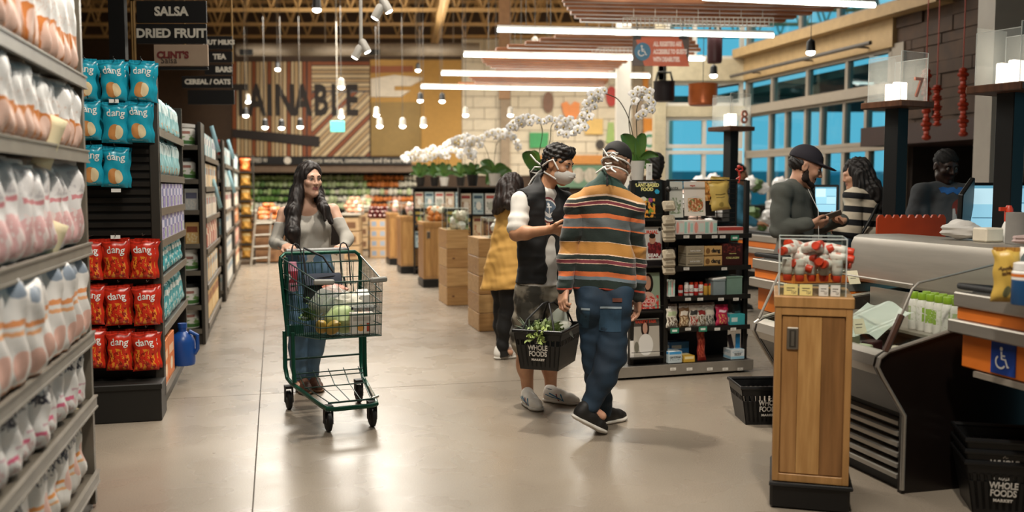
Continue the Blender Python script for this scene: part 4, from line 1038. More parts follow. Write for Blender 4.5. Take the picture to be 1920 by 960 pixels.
def f(s):
    h = pA.hip
    for g in (-1, 1): s.cap(h + A(g * .05, 0, .10), h + A(g * .055, 0, -.02), .125, .118, .04, (pA.fwd, 1.22)); s.ell(h + A(g * .07, -.07, -.06), A(.09, .075, .1), None, .05)
    for g in 'LR': pA.leg(s, g, .014, 1.96, .03, .012)
    s.cut((0, 0, 1), 1.46 - 184 * D / F)
je = pA.garment('jeans', f, M_jean, .0065, seed=5, amp=1.5)
stj = Stick(je, pA.base)
for cx, cy, w, h in ((1140, 592, .125, .15), (1094, 592, .05, .13)):
    c = pj(cx, cy, D) - A(0, .4, 0); pk = patch('back_pocket', stj, c, (0, 1, 0), (1, 0, 0), (0, 0, 1), rect(-w / 2, w / 2, -h / 2, h / 2, 6)[:-6] + [(-w / 2, h / 2), (-w / 2, h / 4), (-w / 2, -h / 4)], denim('worn denim', '#2c4d66', '#1b3547'), je, .003)
    patch('pocket_hem', stj, c, (0, 1, 0), (1, 0, 0), (0, 0, 1), rect(-w / 2, w / 2, h / 2 - .012, h / 2, 6), mat('pale stitching', '#8a98a0', .8), je, .005)
c = pj(1152, 557, D) - A(0, .4, 0); patch('leather_label', stj, c, (0, 1, 0), (1, 0, 0), (0, 0, 1), rect(-.028, .028, -.01, .012), mat('brown leather', '#5c2e1c', .6), je, .006)
# cap worn backwards
hA = JA['head']; Lh = lambda x, y, z: hA + RA @ A(x, y, z)
s = Sdf(.005); s.ell(Lh(0, -.012, .045), A(.084, .1, .088), RA, .02); s.cut(-RA[:, 2], -(Lh(0, 0, .022) @ RA[:, 2])); s.ell(Lh(0, -.105, .028), A(.035, .05, .02), RA, .004, True)
grow('baseball_cap', s, mat('black cap cloth', '#14110f', .8, var=.1), pA.root, pA.base)
tubes('cap_band', pA, [[Lh(x, -.098 - .008 * (1 - (x / .04) ** 2), .026) for x in np.linspace(-.045, .045, 7)]], .007, mat('grey cap strap', '#8d8a84', .6))
s = Sdf(.005); s.ell(Lh(0, -.014, .0), A(.079, .092, .075), RA, .02); s.cut(RA[:, 2], Lh(0, 0, .03) @ RA[:, 2]); s.cut(RA[:, 1], Lh(0, .02, 0) @ RA[:, 1]); s.ell(Lh(0, -.05, -.085), A(.1, .1, .055), RA, .01, True)
grow('hair', s, mat('shaved hair', '#86664f', .8, var=.2), pA.root, pA.base, HS)
def around(z0, z1, y0=.09, n=12, r=.092): return [Lh(r * .92 * math.sin(a), -.012 - r * 1.08 * math.cos(a), z0 + (z1 - z0) * (1 - math.cos(a)) / 2) for a in np.linspace(-2.2, 2.2, n)]
tubes('mask_tie', pA, [around(.0, -.02), around(-.055, -.06, r=.083), [Lh(.01, -.115, .002), Lh(.03, -.135, -.012), Lh(.075, -.14, -.04)], [Lh(-.01, -.115, .002), Lh(-.045, -.125, .045)], [Lh(0, -.115, 0), Lh(.028, -.13, .018), Lh(.05, -.125, .008), Lh(.02, -.12, -.004)],
    [Lh(-.02, -.1, -.055), Lh(-.03, -.12, -.075), Lh(-.07, -.11, -.1)], [Lh(.02, -.1, -.055), Lh(.03, -.12, -.08), Lh(.06, -.115, -.1)], [Lh(-.02, -.11, -.04), Lh(0, -.125, -.05), Lh(.02, -.11, -.04)], [Lh(-.025, -.105, -.06), Lh(.0, -.12, -.085), Lh(.025, -.105, -.062)]], .0055, M_strap)
b = MB(); zc = JA['neck'] + (JA['head'] - JA['neck']) * .08
st = Stick(sw, pA.base); patch('neck_tab', st, JA['neck'] + A(0, -.4, .015), (0, 1, 0), (1, 0, 0), (0, 0, 1), rect(-.006, .006, -.03, .035), mat('black ribbon', '#0a0a0c', .7), sw, .004)
sh, q, sd_ = pA.shoe('shoe', pj(1072, 783, D - .17), gj(1134, 814), (.35, .1, .9), M_blacksh, M_sole, h=.09)
sh, q, sd_ = pA.shoe('shoe', gj(1120, 798), gj(1120, 798) + A(.19, .16, 0), (0, 0, 1), M_blacksh, M_sole)
for g in 'LR': tubes('sock', pA, [[JA['an' + g] + A(0, 0, .05), JA['an' + g] - A(0, 0, .03)]], .044, M_blacksh, 14)
tubes('bracelet', pA, [[JA['wrL'] + .034 * A(math.cos(a), math.sin(a), 0) - A(0, 0, .002) for a in np.linspace(0, 6.28, 14)]], .003, mat('red cord', '#8c2a20', .7))

# ------------------------------------------------------------------ the masked man in the vest
D = 6.17
JB = dict(head=pj(1046, 308, D - .02), neck=pj(1020, 352, D), shR=pj(977, 379, D - .12), shL=pj(1060, 382, D + .12), elR=pj(968, 439, D - .24), elL=pj(1080, 450, D + .02), wrR=pj(1030, 431, D - .36), wrL=pj(1052, 436, D - .25),
          hipR=pj(996, 548, D - .06), hipL=pj(1034, 550, D + .06), knR=pj(984, 655, D - .03), knL=pj(1031, 655, D + .08), anR=pj(990, 741, D + .07), anL=pj(1033, 738, D + .13))
pB = Person('person', 'masked man in black vest and camouflage shorts looking down, with white trainers', JB, (.62, -.78, 0), .0055)
pB.toe = {'L': A(.12, .0, -.02), 'R': A(.05, -.11, -.02)}
RB = frame((.84, -.48, -.28))
hd = nrm(A(.9, -.1, .1))
pB.body([M_skinB, M_lip], RB, lambda s: (hand_sdf(s, JB['wrR'], hd, A(-.1, .5, .85), 1, .95, .7), hand_sdf(s, JB['wrL'], (-.6, -.6, .1), A(.3, .2, .9), -1, .95, .6)))
face_parts(pB.root, pB.base, JB['head'], RB, 1, closed=True)
M_tee = mat('white cotton', '#d8d4cc', .85, var=.05)
def f(s):
    pB.torso(s, .012, depth=1.3, hipw=1.08, waist=1.05)
    for g in 'LR': pB.arm(s, g, .014, -.05, .78, .02, .009)
    s.cut((0, 0, -1), -(1.46 - 183 * D / F))
tee = pB.garment('t_shirt', f, M_tee, .0065, seed=9, amp=1.2)
fB = pB.fwd; rB = nrm(np.cross(fB, A(0, 0, 1))); chB = pB.chest
def f(s):
    pB.torso(s, .028, depth=1.22, hipw=1.1, waist=1.1)
    s.cap(JB['neck'] - A(0, 0, .03), JB['neck'] + A(.006, 0, .035), .075, .07, .03)
    s.cut((0, 0, -1), -(1.46 - 178 * D / F))
    for g, w in (('R', 1), ('L', -1)): s.cap(JB['sh' + g] + rB * w * .015, JB['sh' + g] + rB * w * .12 - A(0, 0, .06), .075, .1, .01, None, True)
    o = chB + fB * .17 + rB * .02      # open front: a wedge taken out
    s.cap(o + A(0, 0, .14) - rB * .0, o + A(0, 0, -.12), .088, .088, .01, (rB, 1.0), True); s.cap(o + A(0, 0, -.12), o + A(0, 0, -.6), .075, .085, .01, None, True)
    s.cap(JB['neck'] + fB * .06 + A(0, 0, .06), JB['neck'] + fB * .12 - A(0, 0, .1), .062, .062, .01, None, True)
pB.garment('vest', f, mat('black fleece', '#060607', .75, var=.15, sheen=.04), .006, seed=11, amp=1.4)
st = Stick(tee, pB.base); em = pj(1034, 394, D - .1); ec = np.array(em) + fB * .3; up = A(0, 0, 1)
for nm, po, m, off in (('emblem_ring', ring(.085, .085), mat('maroon ink', '#7a3036', .8), .003), ('emblem_ring', ring(.076, .076), M_tee, .004), ('emblem_disc', ring(.064, .064), mat('slate ink', '#5c6c7c', .8), .005)):
    patch(nm, st, ec, -fB, -rB, up, po, m, tee, off)
for po in (rect(-.005, .005, -.045, .032), rect(-.022, .022, .016, .024), line([(-.036, -.012), (-.03, -.033), (0, -.047), (.03, -.033), (.036, -.012)], .01), [(a, b_ + .038) for a, b_ in ring(.011, .011, 12)], [(-.036, -.004), (-.046, -.02), (-.026, -.02)], [(.036, -.004), (.026, -.02), (.046, -.02)]):
    patch('anchor_emblem', st, ec, -fB, -rB, up, po, mat('emblem white', '#d6d6d4', .8), tee, .0065)
camo = mat('camouflage cloth', '#5a5448', .85, col2='#3a372f', scale=9, bump=.1, bscale=100)
e_ = camo.node_tree.nodes['Color Ramp'].color_ramp.elements; e_[0].position = .46; e_[1].position = .5; k_ = e_.new(.6); k_.color = lin('#8a8272')
def f(s):
    h = pB.hip
    for g in (-1, 1): s.cap(h + rB * g * .045 + A(0, 0, .1), h + rB * g * .055 - A(0, 0, .03), .118, .118, .04, (fB, 1.15))
    for g in 'LR': pB.leg(s, g, .02, .86, .02, .03)
    s.cut((0, 0, 1), 1.46 - 172 * D / F)
so = pB.garment('shorts', f, camo, .0065, seed=13, amp=1.6)
st2 = Stick(so, pB.base); c = pj(993, 578, D) - A(0, .5, 0); patch('cargo_pocket', st2, c, (0, 1, 0), (1, 0, 0), (0, 0, 1), rect(-.06, .06, -.06, .06), camo, so, .006)
s = Sdf(.005); c = JB['head']; Lb = lambda x, y, z: c + RB @ A(x, y, z)
s.ell(Lb(0, -.018, .046), A(.081, .1, .09), RB, .02); s.cap(Lb(-.045, .055, .10), Lb(.045, .055, .10), .026, .026, .03); s.cap(Lb(0, -.06, -.02), Lb(0, -.06, -.06), .055, .042, .03)
s.ell(Lb(0, .115, -.02), A(.12, .075, .085), RB, .008, True); s.ell(Lb(.085, .02, -.055), A(.035, .05, .06), RB, .005, True); s.ell(Lb(-.085, .02, -.055), A(.035, .05, .06), RB, .005, True)
grow('hair', s, M_hairb, pB.root, pB.base, HS, 4, amp=1.8)
s = Sdf(.005); s.ell(Lb(0, .05, -.062), A(.068, .082, .06), RB, .02); s.cap(Lb(0, .1, -.03), Lb(0, .12, -.035), .02, .02, .03); s.cut(-RB[:, 1], -(Lb(0, .022, 0) @ RB[:, 1])); s.cut(RB[:, 2] + RB[:, 1] * .15, Lb(0, .105, -.022) @ (RB[:, 2] + RB[:, 1] * .15))
mk = grow('face_mask', s, mat('pale mask cloth', '#cfcbc4', .8, var=.04, bump=.1, bscale=150), pB.root, pB.base, [(60, (.3, .3, 1), .0012)], 2)
tubes('mask_tie', pB, [[Lb(x * .066, .045, -.025), Lb(x * .084, .0, .03), Lb(x * .082, -.03, .01), Lb(x * .07, -.07, -.03), Lb(0, -.1, -.045)] for x in (-1, 1)] + [[Lb(x * .06, .045, -.09), Lb(x * .075, 0, -.075), Lb(x * .06, -.05, -.07), Lb(0, -.085, -.06)] for x in (-1, 1)] +
      [[Lb(.0, -.1, -.045), Lb(.03, -.15, -.02), Lb(.03, -.2, .01)], [Lb(0, -.1, -.05), Lb(.02, -.15, -.06), Lb(.02, -.17, -.1), Lb(.01, -.13, -.1), Lb(0, -.1, -.06)], [Lb(0, -.1, -.06), Lb(.02, -.14, -.13), Lb(.02, -.16, -.19)]], .006, M_strap)
tubes('mask_seam', pB, [[Lb(x, .138 - 6 * x * x - .0, -.05 - 1.2 * x * x) for x in np.linspace(-.05, .05, 9)]], .003, M_strap)
bl, rd_ = mat('blue stripe', '#2f7fa6', .5), mat('red stripe', '#8c2f34', .5)
def trainer(p, heel, toe, side, collar):
    o, q, sv = p.shoe('shoe', heel, toe, (0, 0, 1), M_canvas, M_sole)
    st = Stick(o, p.base); d = nrm(toe - heel); sv = sv * side
    c = q(.5, .04) + sv * .3
    for po, m in ((line([(-.07, .03), (-.02, .012), (.04, -.02)], .008), bl), (line([(-.02, .03), (.0, -.02)], .008), rd_), (line([(.01, .03), (.035, -.022)], .008), bl), (line([(-.1, .02), (-.05, .005), (.0, .0)], .006), bl)): patch('stripe', st, c, -sv, d, (0, 0, 1), po, m, o, .003)
    tubes_ = MB(); tops = [q(.42 + .07 * i, .085 - .012 * i) for i in range(4)]
    for t in tops: tubes_.tube([p.rel(t + sv * .028 * e - A(0, 0, abs(e) * .012)) for e in (-1, 0, 1)], .004, 6)
    obj('laces', tubes_, M_strap, o)
    if collar: tubes('sock', p, [[q(.2, .085), q(.21, .1)]], .04, mat('navy sock', '#20242c', .9), 14)
trainer(pB, gj(984, 757), gj(1013, 773), 1, False); trainer(pB, gj(1019, 752), gj(1087, 760), -1 if False else 1, True)

# ------------------------------------------------------------------ the woman with the cart
D = 6.62
JD = dict(head=pj(580, 337, D - .03), neck=pj(576, 384, D), shR=pj(533, 400, D - .02), shL=pj(624, 394, D + .06), elR=pj(517, 455, D - .08), elL=pj(650, 447, D - .02), wrR=pj(536, 462, 6.36), wrL=pj(645, 461, 6.5),
          hipR=pj(560, 507, D), hipL=pj(598, 507, D), knR=pj(559, 612, D - .05), knL=pj(594, 615, D + .02), anR=pj(562, 716, D), anL=pj(580, 716, D + .08))
pD = Person('person', 'woman with long dark hair in grey shoulderless top pushing a green shopping cart', JD, (.22, -.97, 0), .0055, female=True, sc=.97)
pD.toe = {'L': A(.04, -.12, -.03), 'R': A(.02, -.12, -.03)}
RD = frame((.66, -.74, -.03))
M_skinF = skin('fair skin', '#d0a78e', '#c0937c')
pD.body([M_skinF, M_lip], RD, lambda s: (hand_sdf(s, JD['wrR'], (.55, -.8, -.05), A(.3, .1, -.95), -1, .88, .75), hand_sdf(s, JD['wrL'], (-.35, -.9, -.1), A(0, .1, -1), 1, .88, .8)), hsc=.95, waist=.8)
face_parts(pD.root, pD.base, JD['head'], RD, .95, iris='#2f2018')
M_knit = mat('grey ribbed knit', '#a9a49b', .85, var=.06, bump=.12, bscale=200, stretch=(1, 1, .1))
fD = pD.fwd; rD = nrm(np.cross(fD, A(0, 0, 1)))
def f(s):
    pD.torso(s, .012, depth=1.4, bust=.9, waist=.92, hipw=1.0)
    for g in 'LR': pD.arm(s, g, .005, .38, 1.95, .015, .004)
    for g in 'LR': s.cap(JD['sh' + g] + A(0, 0, .03), JD['sh' + g] + (JD['el' + g] - JD['sh' + g]) * .25 + A(0, 0, .03), .085, .06, .01, None, True)
    s.cap(JD['neck'] + fD * .03 + A(0, 0, .03), JD['neck'] + fD * .12 - A(0, 0, .02), .095, .085, .01, None, True)
    s.cut((0, 0, -1), -.93)
pD.garment('knit_top', f, M_knit, .006, seed=15, amp=1.0)
def f(s):
    h = pD.hip
    for g in (-1, 1): s.cap(h + rD * g * .05 + A(0, 0, .12), h + rD * g * .06, .11, .115, .04, (fD, 1.15))
    for g in 'LR': pD.leg(s, g, .012, 1.9, .02, .01)
    s.cut((0, 0, 1), 1.0)
pD.garment('jeans', f, denim('light blue denim', '#5f7d95', '#3d5a74'), .007, seed=17)
c = JD['head']; Ld = lambda x, y, z: c + RD @ (A(x, y, z) * .95); W3 = lambda x, y, z: c + A(x, y, z)
s = Sdf(.006); s.ell(Ld(0, -.018, .042), A(.086, .102, .092), RD, .02)
s.cap(Ld(.085, -.01, .02), Ld(.09, -.02, -.1), .032, .036, .03); s.cap(Ld(.0, -.07, .0), W3(-.03, .08, -.2), .07, .07, .04); s.cap(Ld(-.08, -.03, .0), Ld(-.085, -.03, -.12), .034, .036, .03)
# long locks: over her right shoulder down the chest, and over her left shoulder
a0 = Ld(.085, -.02, -.08); s.cap(a0, W3(-.10, -.10, -.22), .045, .05, .03); s.cap(W3(-.10, -.10, -.22), W3(-.085, -.17, -.36), .05, .05, .03); s.cap(W3(-.085, -.17, -.36), W3(-.06, -.17, -.46), .048, .02, .02); s.cap(a0, W3(-.13, -.06, -.30), .04, .03, .03)
b0 = Ld(-.085, -.03, -.1); s.cap(b0, W3(.115, -.06, -.2), .042, .036, .03); s.cap(W3(.115, -.06, -.2), W3(.165, -.08, -.3), .034, .012, .02); s.cap(W3(.1, -.08, -.18), W3(.13, -.11, -.28), .028, .01, .02)
s.ell(Ld(-.004, .125, -.018), A(.064, .097, .118), RD, .012, True)
grow('hair', s, M_hairl, pD.root, pD.base, HW, 6, amp=1.2)
for g, h_, t_ in (('R', gj(562, 727), gj(578, 742)), ('L', gj(582, 722), gj(600, 738))): pD.shoe('shoe', h_, t_, (0, 0, 1), mat('brown sandal', '#5c3a28', .6), mat('tan sole', '#7d5c40', .7))
tubes('bag_strap', pD, [[W3(-.07, -.16, -.36), W3(-.05, -.2, -.46), W3(-.03, -.22, -.56)]], .006, M_black)

# ------------------------------------------------------------------ the woman in the yellow dress
D = 7.85
JC = dict(head=pj(962, 354, D), neck=pj(950, 382, D), shL=pj(938, 392, D + .12), shR=pj(976, 392, D - .12), elL=pj(962, 440, D + .25), elR=pj(998, 445, D - .02), wrL=pj(1000, 430, D + .3), wrR=pj(1030, 430, D + .15),
          hipL=pj(938, 520, D + .06), hipR=pj(956, 520, D - .06), knL=pj(941, 588, D + .05), knR=pj(951, 588, D - .03), anL=pj(943, 655, D + .1), anR=pj(941, 657, D - .02))
pC = Person('person', 'woman in mustard yellow dress and black leggings with her back turned', JC, (.75, .66, 0), .0075, sc=.93, female=True)
pC.toe = {'L': A(.11, .05, -.03), 'R': A(.12, .02, -.03)}
RC = frame((.72, .6, -.38))
pC.body([M_skinA, M_lip], RC, lambda s: (hand_sdf(s, JC['wrL'], (.8, .4, 0), A(0, 0, -1), 1, .9, .5), hand_sdf(s, JC['wrR'], (.8, .4, 0), A(0, 0, -1), -1, .9, .5)), hsc=.93)
def f(s):
    pC.torso(s, .02, depth=1.2, hipw=1.15, waist=1.1); h = pC.hip; r = A(.66, -.75, 0)
    for g in (-1, 1): s.cap(pC.chest - A(0, 0, .2) + r * g * .05, h + r * g * .1 - A(.03, 0, .16), .11, .125, .05)
    for g in 'LR': pC.arm(s, g, .02, 0, 1.2, .03, .02)
    s.cut((.12, 0, -1), pj(940, 540, D) @ A(.12, 0, -1))
pC.garment('dress', f, mat('mustard linen', '#cf9f52', .85, var=.06, bump=.1, bscale=180), .008, seed=19, amp=1.3)
def f(s):
    for g in 'LR': pC.leg(s, g, .016, 1.97, .02); s.ell(JC['kn' + g], A(.066, .066, .07), None, .02)
pC.garment('leggings', f, mat('black cotton', '#0d0c0c', .8), .008)
c = JC['head']; Lc = lambda x, y, z: c + RC @ (A(x, y, z) * .95); W3 = lambda x, y, z: c + A(x, y, z)
s = Sdf(.007); s.ell(Lc(0, -.02, .035), A(.09, .105, .095), RC, .02); s.cap(Lc(0, -.07, -.02), W3(-.1, -.06, -.12), .085, .07, .03); s.cap(W3(-.08, -.08, -.1), W3(-.15, -.08, -.19), .07, .035, .03); s.cap(Lc(.05, -.05, -.03), W3(-.03, -.16, -.12), .06, .05, .03)
s.ell(Lc(0, .13, -.04), A(.062, .09, .1), RC, .012, True); grow('hair', s, mat('warm brown hair', '#2e1d16', .55, col2='#170e0a', scale=40, stretch=(1, 1, .15)), pC.root, pC.base, HW, 8, amp=1.4)
for g in 'LR': tubes('sock', pC, [[JC['an' + g] + A(0, 0, .03), JC['an' + g] - A(-.02, 0, .05)]], .046, M_blacksh, 14)
for h_, t_ in ((gj(929, 674), gj(969, 670)), (gj(934, 668), gj(970, 663))):
    o, q, sv = pC.shoe('shoe', h_, t_, (0, 0, 1), M_canvas, M_sole); st = Stick(o, pC.base)
    for k in range(3): patch('stripe', st, q(.42 + .09 * k, .035) + sv * .3, -sv, nrm(t_ - h_), (0, 0, 1), line([(-.012, .03), (.012, -.02)], .009), M_black, o, .003)

# ------------------------------------------------------------------ the man in the cap at the register
D = 6.8
JE = dict(head=pj(1510, 313, D), neck=pj(1487, 352, D), shR=pj(1466, 362, D - .16), shL=pj(1505, 362, D + .17), elR=pj(1460, 431, D - .2), elL=pj(1530, 425, D + .25), wrR=pj(1520, 420, D - .28), wrL=pj(1582, 412, D + .02),
          hipR=pj(1478, 478, D - .06), hipL=pj(1500, 478, D + .08), knR=pj(1478, 600, D - .08), knL=pj(1502, 600, D + .08), anR=pj(1478, 700, D - .05), anL=pj(1500, 695, D + .1))
pE = Person('person', 'bearded man in dark cap and grey henley reading a card at the register', JE, (.88, -.47, 0), .006)
pE.toe = {'L': A(.12, -.02, -.03), 'R': A(.12, -.04, -.03)}
RE = frame((.92, -.2, -.34))
pE.body([M_skinA, M_lip], RE, lambda s: (hand_sdf(s, JE['wrR'], (.85, .1, .0), A(-.1, .6, .5), 1, 1., .75), hand_sdf(s, JE['wrL'], (-.75, -.3, .1), A(.2, -.5, .6), -1, 1., .6)), hsc=1.13)
face_parts(pE.root, pE.base, JE['head'], RE, 1.13, closed=True)
fE = pE.fwd; rE = nrm(np.cross(fE, A(0, 0, 1)))
def f(s):
    pE.torso(s, .02, depth=1.15, waist=1.2, hipw=1.1, chestw=1.05)
    for g in 'LR': pE.arm(s, g, .016, 0, 1.9, .02, .006)
    s.cap(JE['neck'] - A(0, 0, .03), JE['neck'] + (JE['head'] - JE['neck']) * .12, .068, .06, .03); s.cap(JE['neck'] + fE * .07 + A(0, 0, .06), JE['neck'] + fE * .13 - A(0, 0, .04), .05, .03, .01, None, True)
    s.cut((0, 0, -1), -(1.46 - 92 * D / F))
sh_ = pE.garment('henley_shirt', f, mat('grey melange', '#53554f', .9, var=.08, bump=.1, bscale=150), .0065, seed=21, amp=1.2)
st = Stick(sh_, pE.base)
for k in range(3): patch('button', st, JE['neck'] + fE * .5 - A(0, 0, .09 + .045 * k), -fE, -rE, (0, 0, 1), ring(.007, .007, 10), mat('dark button', '#22221f', .4), sh_, .003)
def f(s):
    for g in (-1, 1): s.cap(pE.hip + rE * g * .05 + A(0, 0, .1), pE.hip + rE * g * .05, .12, .12, .04)
    for g in 'LR': pE.leg(s, g, .02, 1.95, .02, .015)
pE.garment('trousers', f, mat('grey trousers', '#8d8880', .85), .009)
c = JE['head']; Le = lambda x, y, z: c + RE @ (A(x, y, z) * 1.13)
s = Sdf(.005, 1.13); s.ell(Le(0, -.015, .052), A(.088, .108, .09), RE, .02); s.cut(-RE[:, 2], -(Le(0, 0, .038) @ RE[:, 2])); s.cap(Le(-.03, .1, .044), Le(.03, .1, .044), .045, .045, .02, (RE[:, 2], 7)); s.cap(Le(-.02, .14, .038), Le(.02, .14, .038), .04, .04, .02, (RE[:, 2], 8))
cp_ = grow('baseball_cap', s, mat('charcoal cap', '#25212a', .85, var=.1), pE.root, pE.base)
st = Stick(cp_, pE.base); patch('cap_badge', st, Le(0, .4, .075), -RE[:, 1], -RE[:, 0], RE[:, 2], rect(-.028, .028, -.022, .022), mat('mustard badge', '#b99238', .6), cp_, .003)
s = Sdf(.005, 1.13); s.ell(Le(0, -.025, .01), A(.08, .088, .06), RE, .02); s.cut(RE[:, 1], Le(0, .012, 0) @ RE[:, 1]); s.ell(Le(0, -.02, -.075), A(.1, .1, .04), RE, .01, True); grow('hair', s, M_hairb, pE.root, pE.base, HS)
s = Sdf(.004, 1.13); s.cap(Le(-.055, .02, -.07), Le(-.015, .072, -.098), .0215, .0215, .02); s.cap(Le(.055, .02, -.07), Le(.015, .072, -.098), .0215, .0215, .02); s.cap(Le(-.062, .012, -.03), Le(-.055, .02, -.07), .016, .02, .02); s.cap(Le(.062, .012, -.03), Le(.055, .02, -.07), .016, .02, .02); s.ell(Le(0, .074, -.104), A(.024, .02, .018), RE, .02); s.cap(Le(-.024, .082, -.052), Le(.024, .082, -.052), .0085, .0085, .01)
grow('beard', s, mat('dark beard', '#2c1d16', .9, var=.2), pE.root, pE.base, [(260, (1, 1, 1), .0012)])
q = (JE['wrR'] + JE['wrL']) / 2 + A(0.0, -.06, .02); b = MB(); b.rbox(-.075, .075, -.004, .004, -.04, .04, .002)
o = obj('card', b, mat('grey card', '#8a8076', .5)); o.location = V(tuple(pj(1558, 404, D - .1))); o.rotation_euler = (1.1, -.35, -.3); tag(o, 'flat grey card held by the bearded man in the cap', 'card')
tubes('cord', pE, [[Le(.0, -.0, -.15) + fE * .08, JE['wrR'] + A(.05, 0, .1), JE['wrR'] + A(.06, 0, -.12)]], .002, M_strap)

# ------------------------------------------------------------------ woman in black and white stripes, cashier, two shoppers behind
D = 7.5
JF = dict(head=pj(1604, 328, D), neck=pj(1618, 358, D), shL=pj(1600, 370, D - .13), shR=pj(1642, 370, D + .13), elL=pj(1596, 430, D - .2), elR=pj(1650, 432, D + .15), wrL=pj(1570, 432, D - .1), wrR=pj(1590, 430, D + .3),
          hipL=pj(1615, 480, D - .06), hipR=pj(1636, 480, D + .06), knL=pj(1615, 580, D), knR=pj(1636, 580, D), anL=pj(1615, 670, D), anR=pj(1636, 670, D))
pF = Person('person', 'woman with long dark hair in black and white striped sweater facing away', JF, (-.85, .5, 0), .0085, sc=.95, female=True)
pF.toe = {'L': A(-.12, .05, -.03), 'R': A(-.12, .05, -.03)}
RF = frame((-.9, .1, -.2))
pF.body([M_skinA, M_lip], RF, lambda s: (hand_sdf(s, JF['wrL'], (-.9, 0, .1), A(0, 0, -1), -1, .9, .5), hand_sdf(s, JF['wrR'], (-.9, .2, 0), A(0, 0, -1), 1, .9, .5)), hsc=.95)
def f(s):
    pF.torso(s, .03, depth=1.1, waist=1.3, hipw=1.2, chestw=1.1)
    for g in 'LR': pF.arm(s, g, .022, 0, 1.9, .02, .02)
    s.cut((0, 0, -1), -(1.46 - 92 * D / F))
ms, nt, b_ = nodes_of('black white stripes'); setb(b_, .85, 0); at = N(nt, 'ShaderNodeAttribute', attribute_name='stripe'); r_ = N(nt, 'ShaderNodeValToRGB'); r_.color_ramp.interpolation = 'CONSTANT'
r_.color_ramp.elements[0].color = lin('#0d0d12'); r_.color_ramp.elements[1].position = .45; r_.color_ramp.elements[1].color = lin('#c9bda8')
fr_ = N(nt, 'ShaderNodeMath', operation='FRACT'); nt.links.new(at.outputs['Fac'], fr_.inputs[0]); nt.links.new(fr_.outputs[0], r_.inputs[0]); nt.links.new(r_.outputs[0], b_.inputs['Base Color'])
pF.garment('striped_sweater', f, ms, .008, seed=23, amp=1.5, attr=('stripe', lambda p: (p[:, 2] + .08 * (p[:, 0] - 2.7)) / .105 + 10))
def f(s):
    for g in 'LR': pF.leg(s, g, .014, 1.95, .02)
    s.cap(pF.hip + A(-.06, 0, .08), pF.hip + A(.06, 0, .0), .13, .13, .04)
pF.garment('jeans', f, M_jean, .011)
c = JF['head']; W3 = lambda x, y, z: c + A(x, y, z); s = Sdf(.007); s.ell(c + RF @ A(0, -.02, .035), A(.092, .11, .098), RF, .02); s.cap(W3(.05, -.03, -.02), W3(.09, -.08, -.14), .085, .09, .03); s.cap(W3(.09, -.08, -.14), W3(.17, -.1, -.24), .085, .045, .03); s.cap(W3(0, -.09, 0), W3(-.0, -.1, -.14), .05, .05, .03); s.ell(c + RF @ A(0, .135, -.04), A(.075, .085, .1), RF, .012, True)
grow('hair', s, M_hairb, pF.root, pF.base, HW, 9, amp=2)
tubes('bag_strap', pF, [[JF['shR'] + A(0, -.18, .06), (JF['shL'] + JF['hipL']) / 2 + A(.04, -.15, .06), JF['hipL'] + A(-.1, -.16, .12)]], .012, M_black)

D = 7.0
JG = dict(head=pj(1773, 312, D), neck=pj(1773, 352, D + .03), shR=pj(1728, 362, D), shL=pj(1816, 362, D), elR=pj(1716, 420, D - .05), elL=pj(1828, 420, D - .05), wrR=pj(1730, 455, D - .25), wrL=pj(1810, 455, D - .25),
          hipR=pj(1752, 480, D), hipL=pj(1794, 480, D), knR=pj(1752, 590, D), knL=pj(1794, 590, D), anR=pj(1752, 690, D), anL=pj(1794, 690, D))
pG = Person('person', 'cashier in dark grey t-shirt with blue lettering standing in shade behind the register', JG, (0, -1, 0), .008)
pG.toe = {'L': A(0, -.12, -.03), 'R': A(0, -.12, -.03)}
RG = frame((.12, -.95, -.3))
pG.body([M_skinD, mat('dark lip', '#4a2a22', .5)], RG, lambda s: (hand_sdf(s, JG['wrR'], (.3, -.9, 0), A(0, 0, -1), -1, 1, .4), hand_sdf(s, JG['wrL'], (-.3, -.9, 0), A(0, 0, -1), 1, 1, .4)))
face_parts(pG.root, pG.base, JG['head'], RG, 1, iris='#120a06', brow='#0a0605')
def f(s):
    pG.torso(s, .02, depth=1.3, waist=1.2, chestw=1.08)
    for g in 'LR': pG.arm(s, g, .022, 0, .85, .02, .015)
    s.cut((0, 0, -1), -.95)
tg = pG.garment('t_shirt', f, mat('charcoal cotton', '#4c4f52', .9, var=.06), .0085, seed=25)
st = Stick(tg, pG.base)
patch('lettering_print', st, pj(1778, 357, D) - A(0, .6, 0), (0, 1, 0), (1, 0, 0), (0, 0, 1), line([(-.1 + .025 * i, .012 * math.sin(i * 2.2)) for i in range(11)], .038), mat('blue print', '#2f6fb8', .7), tg, .004)
patch('round_print', st, pj(1792, 388, D) - A(0, .6, 0), (0, 1, 0), (1, 0, 0), (0, 0, 1), ring(.075, .065), mat('brick print', '#8c3a30', .7), tg, .004)
for a_ in (-.045, -.01, .035): patch('pale_print', st, pj(1788, 398, D) - A(0, .6, 0), (0, 1, 0), (1, 0, 0), (0, 0, 1), [(a_ - .02, -.06), (a_ + .02, -.06), (a_ + .004, .03), (a_ - .012, .03)], mat('pale print', '#c9c9c6', .7), tg, .006)
def f(s):
    for g in 'LR': pG.leg(s, g, .016, 1.95, .02)
    s.cap(pG.hip + A(-.06, 0, .08), pG.hip + A(.06, 0, .0), .13, .13, .04)
pG.garment('trousers', f, mat('black cotton', '#0d0c0c', .8), .011)
